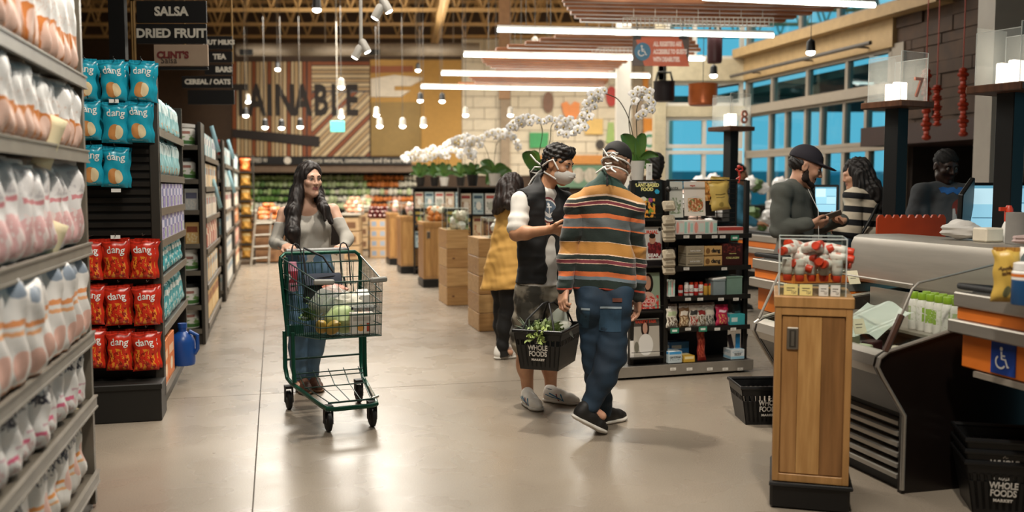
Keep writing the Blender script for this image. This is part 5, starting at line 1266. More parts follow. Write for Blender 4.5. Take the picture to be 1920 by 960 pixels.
s = Sdf(.006); c = JG['head']; s.ell(c + RG @ A(0, -.015, .045), A(.08, .098, .085), RG, .02); s.ell(c + RG @ A(0, .11, -.03), A(.1, .08, .09), RG, .01, True); s.cut(-RG[:, 2], -(c @ RG[:, 2] - .01)); grow('hair', s, mat('black hair', '#070504', .8), pG.root, pG.base, HS)

for nm, lab, (hx, hy), D, fw, shirt in (('a', 'dark haired shopper behind the magazine rack seen from the back of the head', (1227, 313), 8.6, (-.15, 1, -.05), mat('dark teal cotton', '#1f3a44', .85)), ('b', 'dark haired shopper in blue shirt far behind the light box post', (1384, 326), 11.0, (.95, -.2, -.1), mat('blue cotton', '#3f7f9c', .85))):
    fw_ = nrm(A(fw[0], fw[1], 0)); rt = np.cross(fw_, A(0, 0, 1)); h = pj(hx, hy, D); nk = h - A(0, 0, .155); J = dict(head=h, neck=nk)
    for g, w in (('L', -1), ('R', 1)):
        J['sh' + g] = nk + rt * w * .17 - A(0, 0, .05); J['el' + g] = nk + rt * w * .21 - A(0, 0, .33); J['wr' + g] = nk + rt * w * .19 + fw_ * .2 - A(0, 0, .42)
        J['hip' + g] = A(nk[0], nk[1], .86) + rt * w * .09; J['kn' + g] = A(nk[0], nk[1], .46) + rt * w * .09; J['an' + g] = A(nk[0], nk[1], .09) + rt * w * .09
    p = Person('person', lab, J, fw_, .011); p.toe = {g: fw_ * .13 - A(0, 0, .03) for g in 'LR'}; R_ = frame(fw)
    p.body([M_skinB, M_lip], R_, lambda s: [hand_sdf(s, J['wr' + g], fw_, A(0, 0, -1), 1, 1, .4) for g in 'LR'])
    def f(s):
        p.torso(s, .02)
        for g in 'LR': p.arm(s, g, .02, 0, .9 if nm == 'a' else 1.9)
        s.cut((0, 0, -1), -.9)
    p.garment('shirt', f, shirt, .012)
    def f(s):
        for g in 'LR': p.leg(s, g, .016, 1.95)
        s.cap(p.hip - rt * .06 + A(0, 0, .08), p.hip + rt * .06, .13, .13, .04)
    p.garment('trousers', f, mat('black cotton', '#0d0c0c', .8), .013)
    s = Sdf(.007); s.ell(h + R_ @ A(0, -.018, .04), A(.085, .103, .093), R_, .02); s.cap(h + R_ @ A(0, -.06, -.02), h + R_ @ A(0, -.06, -.07), .06, .05, .03); s.ell(h + R_ @ A(0, .12, -.03), A(.11, .075, .09), R_, .01, True); grow('hair', s, M_hairb, p.root, p.base, HS, amp=1.5)

def plain_shoes(p, d):
    d = nrm(A(d[0], d[1], 0))
    for g in 'LR': a = p.J['an' + g]; h_ = A(a[0], a[1], 0) - d * .07; p.shoe('shoe', h_, h_ + d * .27, (0, 0, 1), M_blacksh, M_sole)
plain_shoes(pE, (.9, -.2)); plain_shoes(pF, (-.85, .5)); plain_shoes(pG, (0, -1)); plain_shoes(p, fw_)

# ================================================================== SHOPPING CART
M_grn = mat('green enamel', '#0f4a38', .3, metal=.3, var=.08); M_dgrn = mat('dark green wire', '#123a2f', .35, metal=.3); M_rub = mat('black rubber', '#0e0e0f', .6); M_pad = mat('grey bumper', '#9a9890', .5)
M_steelb = mat('bright steel', '#a39a8c', .25, metal=.85, var=.05)
ca = math.atan2(.42, .907)          # cart's local x = across (to image right), local -y = its front
cr = V((-1.245, 6.13, 0))           # floor point between the rear wheels
cart = thing('shopping_cart', 'green wire shopping cart pushed by the woman in the grey top', 'cart', cr, ca)
wr = .003
b = MB()   # tubular chassis: one bent tube from the left upright round the front and back
def upr(x): return [(x, .0, .52), (x, .0, .30), (x, -.02, .235), (x * .97, -.10, .205)]
L_ = [(-.255, .02, .52), (-.255, .02, .28), (-.25, -.02, .215), (-.235, -.10, .19), (-.165, -.62, .15), (-.15, -.685, .148), (-.11, -.71, .147), (.11, -.71, .147), (.15, -.685, .148), (.165, -.62, .15), (.235, -.10, .19), (.25, -.02, .215), (.255, .02, .28), (.255, .02, .52)]
b.tube(L_, .0145, 10); obj('chassis_tube', b, M_grn, cart)
for x in (-1, 1):
    b = MB(); b.tube([(x * .235, -.14, .53), (x * .235, -.14, .30), (x * .232, -.16, .21)], .0135, 10); obj('upright', b, M_grn, cart)
b = MB(); b.tube([(-.255, .02, .33), (.255, .02, .33)], .007, 8); b.tube([(-.235, -.14, .262), (.235, -.14, .262)], .004, 8); b.tube([(-.235, -.13, .232), (.235, -.13, .232)], .004, 8); b.tube([(-.2, -.3, .2), (.2, -.3, .2)], .004, 8); b.tube([(-.14, -.66, .175), (.14, -.66, .175)], .006, 8)
for k in range(5):
    t = -1 + .5 * k; b.tube([(t * .2, -.1, .27), (t * .19, -.26, .2), (t * .125, -.66, .172)], .0035, 6)
obj('lower_tray', b, M_dgrn, cart)
b = MB(); b.tube([(.18, -.42, .2), (.145, -.66, .178)], .008, 8); b.tube([(.13, -.66, .178), (.175, -.64, .185)], .009, 8); obj('tray_bracket', b, M_steelb, cart)
wm = None
for x, y, r in ((-.235, .02, .062), (.235, .02, .062), (-.135, -.64, .062), (.135, -.64, .062)):
    b = MB(); b.M = Matrix.Translation((x, y, r)) @ rotm('Y', PI / 2); b.lathe([(.02, -.016), (.05, -.016), (r, -.010), (r, .010), (.05, .016), (.02, .016)], 20)
    w = obj('wheel', b, M_rub, cart); b = MB(); b.M = Matrix.Translation((x, y, r)) @ rotm('Y', PI / 2); b.lathe([(.022, -.019), (.022, .019)], 12); obj('wheel_hub', b, mat('grey hub', '#6d6a64', .4), w)
    b = MB()
    for s_ in (-1, 1): b.box(x + s_ * .024 - .0025, x + s_ * .024 + .0025, y - .022, y + .022, r - .015, .15)
    b.box(x - .026, x + .026, y - .03, y + .03, .14, .158); obj('caster_fork', b, M_rub, cart)
# basket: eight corners
def lerp(a, c, t): return tuple(a[i] + (c[i] - a[i]) * t for i in range(3))
RT = ((-.265, .06, 1.0), (.265, .06, 1.0)); FT = ((-.19, -.70, .90), (.19, -.70, .90)); RBm = ((-.235, .0, .50), (.235, .0, .50)); FB_ = ((-.185, -.685, .565), (.185, -.685, .565))
def panel(a0, a1, c0, c1, nh, nv, name, rh=.0035, rv=.0022):
    """a0 a1 the top edge, c0 c1 the bottom edge"""
    b = MB()
    for i in range(nh + 1): t = i / nh; b.tube([lerp(a0, c0, t), lerp(a1, c1, t)], rh if i else rh * 1.3, 6)
    for i in range(nv + 1): t = i / nv; b.tube([lerp(a0, a1, t), lerp(c0, c1, t)], rv, 5)
    return tag(obj(name, b, M_dgrn, cart), kind='stuff')
panel(FT[0], FT[1], FB_[0], FB_[1], 5, 10, 'front_wires', .004); panel(RT[0], FT[0], RBm[0], FB_[0], 5, 16, 'side_wires'); panel(RT[1], FT[1], RBm[1], FB_[1], 5, 26, 'side_wires', .0035, .002)
panel(RBm[0], RBm[1], FB_[0], FB_[1], 10, 8, 'floor_wires'); panel((-.26, .05, .96), (.26, .05, .96), (-.237, .0, .55), (.237, .0, .55), 4, 12, 'rear_gate_wires')
b = MB(); b.tube([RBm[0], (-.24, .01, .52), (-.268, .055, .96), (-.262, .065, 1.0), (-.235, .075, 1.022), (.235, .075, 1.022), (.262, .065, 1.0), (.268, .055, .96), (.24, .01, .52), RBm[1]], .013, 10); obj('rear_frame', b, M_grn, cart)
b = MB(); b.tube([(-.22, .1, 1.035), (.2, .1, 1.035)], .0165, 12); obj('push_handle', b, mat('grey handle grip', '#8d8b88', .45), cart)
b = MB(); b.box(-.245, -.232, -.02, .06, .5, 1.0); b.box(-.25, -.14, -.03, .02, .49, .56); obj('corner_plate', b, mat('deep green plastic', '#12493b', .4), cart)
for x in (-1, 1): b = MB(); b.M = Matrix.Translation((x * .165, -.71, .905)) @ rotm('Z', x * .35); b.rbox(-.06, .06, -.014, .014, -.016, .016, .008); obj('corner_bumper', b, M_pad, cart)
for x in (-.16, .16):    # wire loops of the child seat
    b = MB(); b.tube([(x - .03, .02, .80), (x - .03, .07, 1.04), (x - .018, .085, 1.075), (x, .09, 1.085), (x + .018, .085, 1.075), (x + .03, .07, 1.04), (x + .03, .02, .80)], .005, 8); obj('seat_loop', b, M_rub, cart)
b = MB()
for k in range(7): t = -.2 + .4 * k / 6; b.tube([(t, .05, .97), (t * .9, -.13, .66)], .0025, 6)
b.tube([(-.2, -.13, .66), (.2, -.13, .66)], .004, 6); b.tube([(-.22, -.02, .82), (.22, -.02, .82)], .004, 6); obj('child_seat', b, M_dgrn, cart)
b = MB(); b.tube([(.14, .0, .86), (.15, -.03, .76), (.11, -.05, .7)], .006, 6); b.cbox((.12, -.03, .75), (.03, .01, .035)); obj('seat_buckle', b, M_rub, cart)

# goods in the cart (each a thing of its own)
def cl(x, y, z): return cr + V((math.cos(ca) * x - math.sin(ca) * y, math.sin(ca) * x + math.cos(ca) * y, z))
def put(o, x, y, z, rz=0): o.location = cl(x, y, z); o.rotation_euler = (0, 0, ca + rz); return o
M_leaf = mat('lettuce green', '#7f9a4e', .5, col2='#b9c795', scale=14, bump=.4, bscale=30); M_dleaf = mat('dark leaf', '#3f5a2c', .5, col2='#5f7d3f', scale=20, bump=.4, bscale=40)
M_bagf = film('clear produce bag', '#e4e8e0', .28, .15)
def lumpy(b, c, r, amp, seed, nu=18, nv=12, mi=0, freq=3):
    R = random.Random(seed); ph = [R.uniform(0, 6) for _ in range(6)]; i0 = len(b.v); b.ell((0, 0, 0), (1, 1, 1), nu, nv, mi); r = r if isinstance(r, (tuple, list)) else (r,) * 3
    for i in range(i0, len(b.v)):
        x, y, z = b.v[i]; k = 1 + amp * (math.sin(freq * 2 * x + ph[0] + 2 * y) + math.sin(freq * 2.3 * y + ph[1] + 2 * z) + math.sin(freq * 2.7 * z + ph[2] + 2 * x)) / 1.7
        b.v[i] = (c[0] + x * r[0] * k, c[1] + y * r[1] * k, c[2] + z * r[2] * k)
def leafy(name, m, n, r, seed, lw=.05, ll=.08):
    """a bundle of bent leaves around a core"""
    R = random.Random(seed); b = MB()
    for i in range(n):
        th, ph = R.uniform(0, 6.28), R.uniform(-.2, 1.3); d = V((math.cos(th) * math.cos(ph), math.sin(th) * math.cos(ph), math.sin(ph))); s_ = d.orthogonal().normalized(); s_.rotate(Matrix.Rotation(R.uniform(0, 6.28), 3, d)); up = d.cross(s_); cv = R.uniform(-.3, .6)
        o = d * r * R.uniform(.3, .8); w, l = lw * R.uniform(.6, 1.2), ll * R.uniform(.7, 1.3)
        b.grid(lambda u, v: o + d * l * v + s_ * (u - .5) * w * math.sin(PI * min(.95, v * .9 + .1)) + up * (cv * l * v * v + .008 * math.sin(v * 14 + u * 6)), 2, 4)
    return obj(name, b, m, None, 80)
o = leafy('leafy_greens', M_dleaf, 60, .09, 1); put(o, -.1, -.38, .66); tag(o, 'bunch of dark leafy greens in the left of the cart', 'greens')
b = MB(); lumpy(b, (0, 0, 0), (.11, .1, .085), .07, 3); o = obj('salad_bag', b, M_leaf); put(o, .0, -.5, .655); tag(o, 'pale green bag of salad in the middle of the cart', 'salad')
b = MB(); lumpy(b, (0, 0, 0), (.135, .11, .13), .08, 4, 24, 16); o = obj('produce_bag', b, M_bagf); put(o, -.045, -.42, .72); tag(o, 'clear plastic produce bag crumpled in the cart over the greens', 'bag')
b = MB(); lumpy(b, (0, 0, 0), (.085, .08, .07), .12, 5, 24, 16, freq=5); o = obj('cauliflower', b, mat('cauliflower white', '#ddd8c6', .7, bump=.6, bscale=60)); put(o, .06, -.45, .74); tag(o, 'white cauliflower wrapped in film in the cart', 'cauliflower')
for k, (x, y) in enumerate(((-.15, -.56), (-.09, -.61))):
    b = MB(); lumpy(b, (0, 0, 0), (.038, .038, .055), .05, 6 + k); o = obj('pear', b, mat('pear skin', '#b58f3c', .45, col2='#8c7a2e')); put(o, x, y, .62); o.rotation_euler = (.9, .3, k); tag(o, 'yellow brown pear at the front left corner of the cart, %s one' % ('left', 'right')[k], 'pear', 'pears in the cart')
def carton(nm, lab, w, d, h, m, x, y, z, rz=0, top=None):
    t = thing(nm, lab, 'carton', cl(x, y, z), ca + rz); b = MB(); b.rbox(-w / 2, w / 2, -d / 2, d / 2, 0, h, .004); obj('box', b, m, t)
    if top: b = MB(); b.add([(-w / 2, -d / 2, h), (w / 2, -d / 2, h), (w / 2, d / 2, h), (-w / 2, d / 2, h), (-w / 2, 0, h + .035), (w / 2, 0, h + .035)], [(0, 1, 5, 4), (2, 3, 4, 5), (1, 2, 5), (3, 0, 4)]); obj('gable_top', b, m, t)
    return t
carton('milk_carton', 'white carton with brown round print in the back right of the cart', .075, .075, .19, printed('milk print', '#ddd8cf', [('c', .25, .3, .75, .6, '#6d4a34'), ('r', .2, .68, .8, .78, '#a89c90'), ('r', .3, .42, .7, .48, '#d9c9a4')]), .13, -.46, .6, .1, True)
carton('white_box', 'white box with orange print standing at the front of the cart', .14, .05, .13, printed('white box print', '#e0dad0', [('c', .3, .12, .6, .45, '#e0a050'), ('r', .12, .6, .88, .8, '#b9b0a4'), ('r', .7, .1, .85, .5, '#b4523e')]), .08, -.62, .575, -.1)
t = thing('berry_tray', 'clear tray of dark berries at the front right of the cart', 'berries', cl(.11, -.56, .71), ca)
b = MB(); b.rbox(-.09, .09, -.06, .06, -.03, .03, .01); obj('clamshell', b, M_bagf, t); b = MB()
for k in range(46): b.ell((rnd.uniform(-.08, .08), rnd.uniform(-.05, .05), rnd.uniform(-.02, .018)), .012, 7, 5)
tag(obj('berries', b, mat('dark berry', '#17141f', .35), t), kind='stuff')
b = MB(); lumpy(b, (0, 0, 0), (.085, .06, .028), .1, 12); o = obj('packaged_meat', b, mat('pink tray', '#c98a74', .4, col2='#8c4a3a', scale=20)); put(o, .0, -.3, .82); o.rotation_euler = (.2, .1, ca + .3); tag(o, 'pink and brown food packet lying on the cart goods', 'food packet')
t = thing('purse', 'black handbag with blue flap in the child seat of the cart', 'bag', cl(-.02, -.05, .70), ca)
b = MB(); b.grid(lambda u, v: (.13 * math.cos(6.283 * u) * (1 - .12 * v), .05 * math.sin(6.283 * u) * (1 - .3 * v), .02 + .15 * v + .01 * math.sin(9 * u)), 20, 6); b.box(-.11, .11, -.035, .035, .0, .03); obj('body', b, mat('black leather', '#111014', .65, bump=.1), t)
b = MB(); b.grid(lambda u, v: (-.12 + .24 * u, -.05 + .1 * v - .01, .185 + .02 * math.sin(PI * v) - .06 * (1 - v) ** 2), 8, 5); obj('flap', b, mat('navy leather', '#111a2c', .8), t)
b = MB(); b.tube([(-.1, 0, .16), (-.11, .04, .3), (-.1, .08, .36), (.02, .05, .3), (.1, 0, .16)], .007, 8); obj('strap', b, M_rub, t)
b = MB(); b.lathe([(.035, 0), (.037, .01), (.037, .15), (.03, .17), (.03, .19)], 16); o = obj('drink_can', b, printed('pink drink', '#c98a9c', [('r', 0, .3, 1, .7, '#8c2f3c'), ('c', .3, .35, .7, .65, '#e6dcd6')], .3)); put(o, -.2, .02, .78); tag(o, 'pink and white bottle standing in the left of the child seat', 'bottle')

# ================================================================== HAND BASKETS
def basket(lab, loc, rz, n_logo=True):
    t = thing('shopping_basket', lab, 'basket', loc, rz); m = mat('black basket plastic', '#0d0d0e', .38, var=.1)
    w, d, h = .44, .30, .235; iw, id_ = .36, .24
    b = MB(); n = 8
    def wall(ax, sg):
        def p(t, z, o):
            k = z / h; W_ = iw + (w - iw) * k; D_ = id_ + (d - id_) * k
            return (t * W_ / 2, sg * (D_ / 2 - o), z) if ax == 'x' else (sg * (W_ / 2 - o), t * D_ / 2, z)
        return p
    for ax, sg in (('x', -1), ('x', 1), ('y', -1), ('y', 1)):
        p = wall(ax, sg); th = .006
        def slabq(t0, t1, z0, z1):
            a = [p(t0, z0, 0), p(t1, z0, 0), p(t1, z1, 0), p(t0, z1, 0), p(t0, z0, th), p(t1, z0, th), p(t1, z1, th), p(t0, z1, th)]
            b.add(a, [(0, 1, 2, 3), (7, 6, 5, 4), (0, 4, 5, 1), (1, 5, 6, 2), (2, 6, 7, 3), (3, 7, 4, 0)])
        slabq(-1, 1, 0, .02); slabq(-1, 1, .185, h)
        if ax == 'x': slabq(-1, 1, .02, .15) if sg < 0 else slabq(-1, 1, .02, .09)
        else: slabq(-1, 1, .02, .15)
        k = 14 if ax == 'x' else 9
        for i in range(k + 1): t0 = -1 + 2 * i / k; slabq(max(-1, t0 - .035), min(1, t0 + .035), .02, .19)
    b.box(-iw / 2, iw / 2, -id_ / 2, id_ / 2, 0, .006); obj('tub', b, m, t, 0)
    b = MB(); r = .012
    b.tube([(-w / 2, -d / 2, h), (w / 2, -d / 2, h), (w / 2, d / 2, h), (-w / 2, d / 2, h)], r, 8, closed=True); obj('rim', b, m, t)
    return t, w, d, h
M_logo = mat('white logo print', '#cfc9bf', .6)
def logo(t, y, z, s=1, rx=.12, x=0, rz=0):
    Mx = Matrix.Translation((x, y, z)) @ rotm('Z', rz) @ rotm('X', PI / 2 + rx)
    for txt, sz, dy in (('WHOLE', .042, .036), ('FOODS', .042, 0), ('MARKET', .016, -.034)): lettering(txt, sz * s, M_logo, t, Mx @ Matrix.Translation((0, dy * s, 0)), bold=.0012, sx=.8 if sz > .02 else 1.1, space=1.25 if sz < .02 else .95)
    b = MB(); b.M = Mx; b.prism(line([(-.008 * s, .062 * s), (.0, .074 * s), (.004 * s, .062 * s), (.012 * s, .066 * s)], .004 * s), .001, lambda a, c, q: (a, c, q)); obj('logo_leaf', b, M_logo, t)
# the one in hand: short end towards the camera and left
ba = math.radians(70)
hz = P(1012, 618, 5.55).z - .245
t1, w_, d_, h_ = basket('black hand basket of vegetables held by the man in the striped sweater', V((.225, 5.72, hz)), ba)
logo(t1, 0, .1, 1.05, .13, -.205, -PI / 2)
b = MB()
for s_ in (-1, 1): b.tube([(-.2, s_ * .1, .235), (-.17, s_ * .08, .30), (-.05, s_ * .02 - .0, .385), (.05, s_ * .02, .385), (.17, s_ * .08, .30), (.2, s_ * .1, .235)], .006, 8)
obj('handle', b, M_rub, t1)
def bl_(x, y, z): c_, s_ = math.cos(ba), math.sin(ba); return t1.location + V((c_ * x - s_ * y, s_ * x + c_ * y, z))
b = MB()
for k in range(34):
    th = rnd.uniform(0, 6.28); a_ = rnd.uniform(.3, 1.2); l = rnd.uniform(.08, .13); dd = V((math.cos(th) * math.cos(a_), math.sin(th) * math.cos(a_), math.sin(a_))); s_ = dd.orthogonal().normalized()
    b.grid(lambda u, v: dd * (.02 + l * v) + s_ * (u - .5) * .016 * (1 - v * .95) + V((0, 0, -.03 * v * v)), 2, 5)
o = obj('pineapple_crown', b, mat('grey green blades', '#7d8a78', .55, col2='#56644f', scale=30)); o.location = bl_(-.13, .08, .21); tag(o, 'spiky grey green pineapple top in the hand basket', 'pineapple')
for k, (x, y, m_) in enumerate(((-.15, .0, M_leaf), (-.12, -.06, M_leaf), (-.2, -.0, mat('parsley', '#8aa04a', .5, col2='#b5c27d', scale=30)))):
    o = leafy('leafy_herbs', m_, 55, .05, 30 + k, .03, .045); o.location = bl_(x, y, .22 - .03 * (k == 2)); tag(o, 'green leafy herbs in the hand basket, %s' % ('left clump', 'right clump', 'spilling over the rim')[k], 'herbs', 'herbs in the basket')
o = obj('produce_bag', (lambda b: (b.grid(lambda u, v: ((u - .5) * .2 * (1 - .55 * v), .03 * math.sin(5 * u + 3 * v), .13 * v + .012 * math.sin(11 * u)), 12, 10), b)[1])(MB()), film('pale green film', '#dfe8dc', .6, .3)); o.location = bl_(-.06, -.08, .22); o.rotation_euler = (-.2, .35, .3); tag(o, 'clear plastic produce bag standing up in the hand basket', 'bag')
b = MB(); lumpy(b, (0, 0, 0), (.06, .045, .022), .05, 9); o = obj('white_packet', b, mat('white packet', '#dcd6cb', .5)); o.location = bl_(.0, -.09, .245); o.rotation_euler = (.2, -.3, .4); tag(o, 'white packet lying on top at the right of the hand basket', 'packet')
# the one on the floor by the wooden cabinet
g = G(1440, 797); t2, *_ = basket('empty black hand basket on the floor behind the wooden cabinet', V((g.x + .04, g.y + .13, 0)), math.radians(2)); logo(t2, -.139, .1, 1.1, .13, -.045)
b = MB()
for s_ in (-1, 1): b.tube([(-.21, s_ * .13, .24), (-.2, s_ * .15, .225), (.2, s_ * .15, .225), (.21, s_ * .13, .24)], .006, 8)
obj('handle', b, M_rub, t2)

# ================================================================== WOODEN CABINETS ALONG THE TILLS
oakA = wood('oak planks warm', '#b08350', '#8f6437'); oakB = wood('oak planks pale', '#c79a5f', '#a87a45', scale=3); oakC = wood('oak planks brown', '#94683c', '#74502c')
oakF = wood('oak frame', '#b98a54', '#99703f')
M_plinth = mat('black plinth', '#0c0b0b', .45, var=.1); M_acr = glass('clear acrylic', '#f8faf8', .03, .08); M_alu = mat('brushed aluminium', '#9d968a', .35, metal=.8)
def cabinet(lab, pxl, pxr, pyt, pyb, depth, pull=True, planks=(oakA, oakB, oakC), rz=None, plinth=.115, dfix=None):
    """register cabinet whose front stands at the pixel base line"""
    d = (G((pxl + pxr) / 2, pyb)).y; w = (pxr - pxl) * K(d); h = P(0, pyt, d).z; c = G((pxl + pxr) / 2, pyb)
    t = thing('register_cabinet', lab, 'cabinet', (c.x, c.y, 0), AUV if rz is None else rz)
    b = MB(); b.rbox(-w / 2, w / 2, .012, depth, plinth + .01, h - .03, .003); obj('carcass', b, oakC, t)
    f = w * .085
    b = MB(); b.rbox(-w / 2 - .006, w / 2 + .006, -.004, depth + .006, h - .05, h, .004); obj('top', b, oakF, t)
    for x in (-1, 1): b = MB(); x0 = -w / 2 if x < 0 else w / 2 - f; b.rbox(x0, x0 + f, 0, .025, plinth + .01, h - .05, .002); obj('stile', b, oakF, t)
    b = MB(); b.rbox(-w / 2 + f, w / 2 - f, 0, .025, plinth + .01, plinth + .045, .002); obj('rail', b, oakF, t); b = MB(); b.rbox(-w / 2 + f, w / 2 - f, 0, .025, h - .085, h - .05, .002); obj('rail', b, oakF, t)
    x0, x1, z0, z1 = -w / 2 + f + .004, w / 2 - f - .004, plinth + .05, h - .09
    dr = MB(); dr.box(x0, x1, .014, .022, z0, z1); door = obj('door', dr, oakC, t); e = [0, .26, .64, 1] if len(planks) == 3 else [i / len(planks) for i in range(len(planks) + 1)]
    for i, m in enumerate(planks): b = MB(); b.rbox(x0 + (x1 - x0) * e[i] + .0008, x0 + (x1 - x0) * e[i + 1] - .0008, .005, .016, z0, z1, .0012); obj('plank', b, m, door)
    if pull:
        px_ = x0 + (x1 - x0) * .17; pz = z1 - .1; s = w / .36
        b = MB(); b.rbox(px_ - .028 * s, px_ + .028 * s, -.002, .012, pz - .055 * s, pz + .055 * s, .004); hd = obj('flush_pull', b, M_alu, door)
        b = MB(); b.box(px_ - .016 * s, px_ + .016 * s, -.0026, .006, pz - .043 * s, pz + .043 * s); obj('pull_shade_plate', b, mat('dark recess shade', '#4a443c', .5, metal=.5), hd)  # flat dark plate, the shade of the recess is in its colour
        b = MB(); b.box(px_ - .007 * s, px_ + .007 * s, -.0032, .004, pz - .036 * s, pz + .036 * s); obj('pull_lip', b, M_alu, hd)
    b = MB(); b.rbox(-w / 2 - .008, w / 2 + .008, -.01, depth + .01, 0, plinth, .012); obj('plinth', b, M_plinth, t)
    b = MB(); b.tube([(-w / 2 - .012, -.014, plinth), (w / 2 + .012, -.014, plinth), (w / 2 + .012, depth + .01, plinth)], .01, 8); obj('bumper_rail', b, M_plinth, t)
    return t, w, h, c, d
def bin_(lab, c, w, dp, h, z, rz, sign=None):
    t = thing('acrylic_bin', lab, 'bin', (c.x, c.y, z), rz); th = .004
    for nm, q in (('panel', (-w / 2, w / 2, 0, th, 0, h)), ('panel', (-w / 2, w / 2, dp - th, dp, 0, h * 1.02)), ('panel', (-w / 2, -w / 2 + th, th, dp - th, 0, h)), ('panel', (w / 2 - th, w / 2, th, dp - th, 0, h)), ('base', (-w / 2 + th, w / 2 - th, th, dp - th, 0, th))): b = MB(); b.box(*q); obj(nm, b, M_acr, t)
    b = MB(); e = .003
    for x in (-w / 2, w / 2):
        for y in (0, dp): b.tube([(x, y, 0), (x, y, h)], e, 5)
    b.tube([(-w / 2, 0, h), (w / 2, 0, h), (w / 2, dp, h), (-w / 2, dp, h)], e, 5, closed=True); obj('polished_edge', b, film('acrylic edge', '#e6ebe8', .45, .1), t)
    return t
# front cabinet with its bin of little bottles
t0, w0, h0, c0, d0 = cabinet('tall wooden register cabinet with aluminium pull, nearest the camera', 1447, 1587, 557, 957, .46, rz=-.27)
RZ0 = -.27
def c0l(x, y, z): return c0 + V((math.cos(RZ0) * x - math.sin(RZ0) * y, math.sin(RZ0) * x + math.cos(RZ0) * y, z))
bw, bh = .285, .255
bin_('clear acrylic bin of red capped bottles on the front wooden cabinet', c0l(-.008, .03, 0), bw, .30, bh, h0 + .001, RZ0)
M_wbot = mat('white bottle plastic', '#d9d5cd', .35, var=.04); M_redcap = mat('red orange cap', '#cf3f22', .4, var=.06)
def minibottle():
    t = thing('shot_bottle', 'x', 'bottle', (0, 0, -50)); b = MB(); b.lathe([(.022, 0), (.0235, .004), (.0235, .06), (.019, .068), (.016, .072)], 14); obj('body', b, M_wbot, t)
    b = MB(); b.lathe([(.0185, .07), (.0195, .074), (.0185, .096), (.0165, .099)], 14); obj('cap', b, M_redcap, t)
    b = MB(); b.lathe([(.0237, .012), (.0237, .048)], 14); obj('label', b, printed('bottle label', '#d9cfc6', [('r', .1, .2, .4, .8, '#c98a7a'), ('r', .55, .3, .9, .6, '#b5a59a')]), t); return t
mb = minibottle(); k = 0
for layer, (n, z, flat) in enumerate(((5, .06, 0), (5, .148, 1), (5, .185, 1), (4, .218, 1))):
    for j in range(2):
        for i in range(n):
            x = -bw / 2 + .036 + (bw - .072) * i / (n - 1); y = .06 + .1 * j + rnd.uniform(-.012, .012)
            if not flat: r = (PI, 0, rnd.uniform(0, 6)); zz_ = h0 + z + .1
            else: x += rnd.uniform(-.01, .01); r = (rnd.uniform(1.1, 1.9), rnd.uniform(-.4, .4), rnd.choice((-1, 1)) * rnd.uniform(.5, 1.3)); zz_ = h0 + z - .01; y += .04; x = max(-bw / 2 + .06, min(bw / 2 - .06, x))
            lab = 'red capped white bottle in the acrylic bin, %s layer from the bottom, %s row, %s from left' % (ORD[layer], ('front', 'back')[j], ORD[i])
            dup(mb, c0l(x - .008, y + .03, zz_), rot=r, label=lab.replace('acrylic ', '').replace(' from the bottom', ''), group='red capped bottles in the acrylic bin')
retire(mb)
for k, (x, w, m, lab) in enumerate(((-.1, .06, '#e8d68c', 'yellow price card on the acrylic bin, left one'), (-.035, .055, '#ead98f', 'yellow price card on the acrylic bin, right one'), (.04, .04, '#e0dcd2', 'white printed label low on the acrylic bin, left one'), (.09, .04, '#e0dcd2', 'white printed label low on the acrylic bin, right one'))):
    b = MB(); b.box(-w / 2, w / 2, -.003, -.001, 0, .05); o = obj('price_card', b, printed('price card %d' % k, m, [('r', .2, .6, .8, .68, '#4a4034'), ('r', .2, .4, .6, .47, '#5c5040'), ('n', .55, .1, .9, .4, '#5a4d3c', 20)])); o.location = c0l(x, .028, h0 + .003); o.rotation_euler = (0, 0, RZ0); tag(o, lab, 'card')
# cabinets receding down the row
pine = wood('pine crate boards', '#c9a06a', '#a87f4c', stretch=(1.4, 14, 14)); pineB = wood('pine crate boards dark', '#b88d58', '#946a3c', stretch=(1.4, 14, 14)); pineK = mat('pine knot', '#6d4524', .6)
def crate(lab, pxl, pxr, pyt, pyb, n, dp):
    d = G((pxl + pxr) / 2, pyb).y; w = (pxr - pxl) * K(d); h = P(0, pyt, d).z; c = G((pxl + pxr) / 2, pyb)
    t = thing('wooden_crate_stand', lab, 'crate', (c.x, c.y, 0), AUV); b = MB(); b.box(-w / 2 + .015, w / 2 - .015, .015, dp - .015, .01, h - .01); obj('frame', b, pineB, t)
    for i in range(n):
        z0 = h * i / n + .003; z1 = h * (i + 1) / n - .003; b = MB(); b.rbox(-w / 2, w / 2, 0, .02, z0, z1, .003); o = obj('plank', b, pine if i % 2 else pineB, t)
        for sx in (-1, 1): m = MB(); x = sx * (w / 2 - .01); m.rbox(x - .01, x + .01, .02, dp, z0, z1, .003); obj('plank', m, pineB if i % 2 else pine, t)
        if i % 2 == 0: m = MB(); m.ell((rnd.uniform(-.3, .3) * w, 0, (z0 + z1) / 2), (.018, .003, .012), 10, 5); obj('knot', m, pineK, o)
    b = MB(); b.box(-w / 2, w / 2, 0, dp, h - .006, h); obj('lid', b, pine, t); return t, w, h, c, d
T1 = crate('pine board stand beside the woman in the yellow dress', 897, 972, 447, 621, 5, .55)
T2 = crate('pine board stand, second behind the yellow dress', 838, 880, 431, 573, 4, .6)
b = MB(); q = P(885, 560, G(864, 573).y + .5)
T3 = cabinet('wooden register cabinet with pull beyond the pine stands', 794, 837, 416, 539, .5, planks=(oakB, oakF, oakB)); T4 = cabinet('wooden register cabinet, second beyond the pine stands', 752, 786, 405, 513, .5, False, (oakB, oakB)); T5 = cabinet('wooden register cabinet, third and farthest one', 731, 749, 399, 497, .6, False, (oakB, oakA))
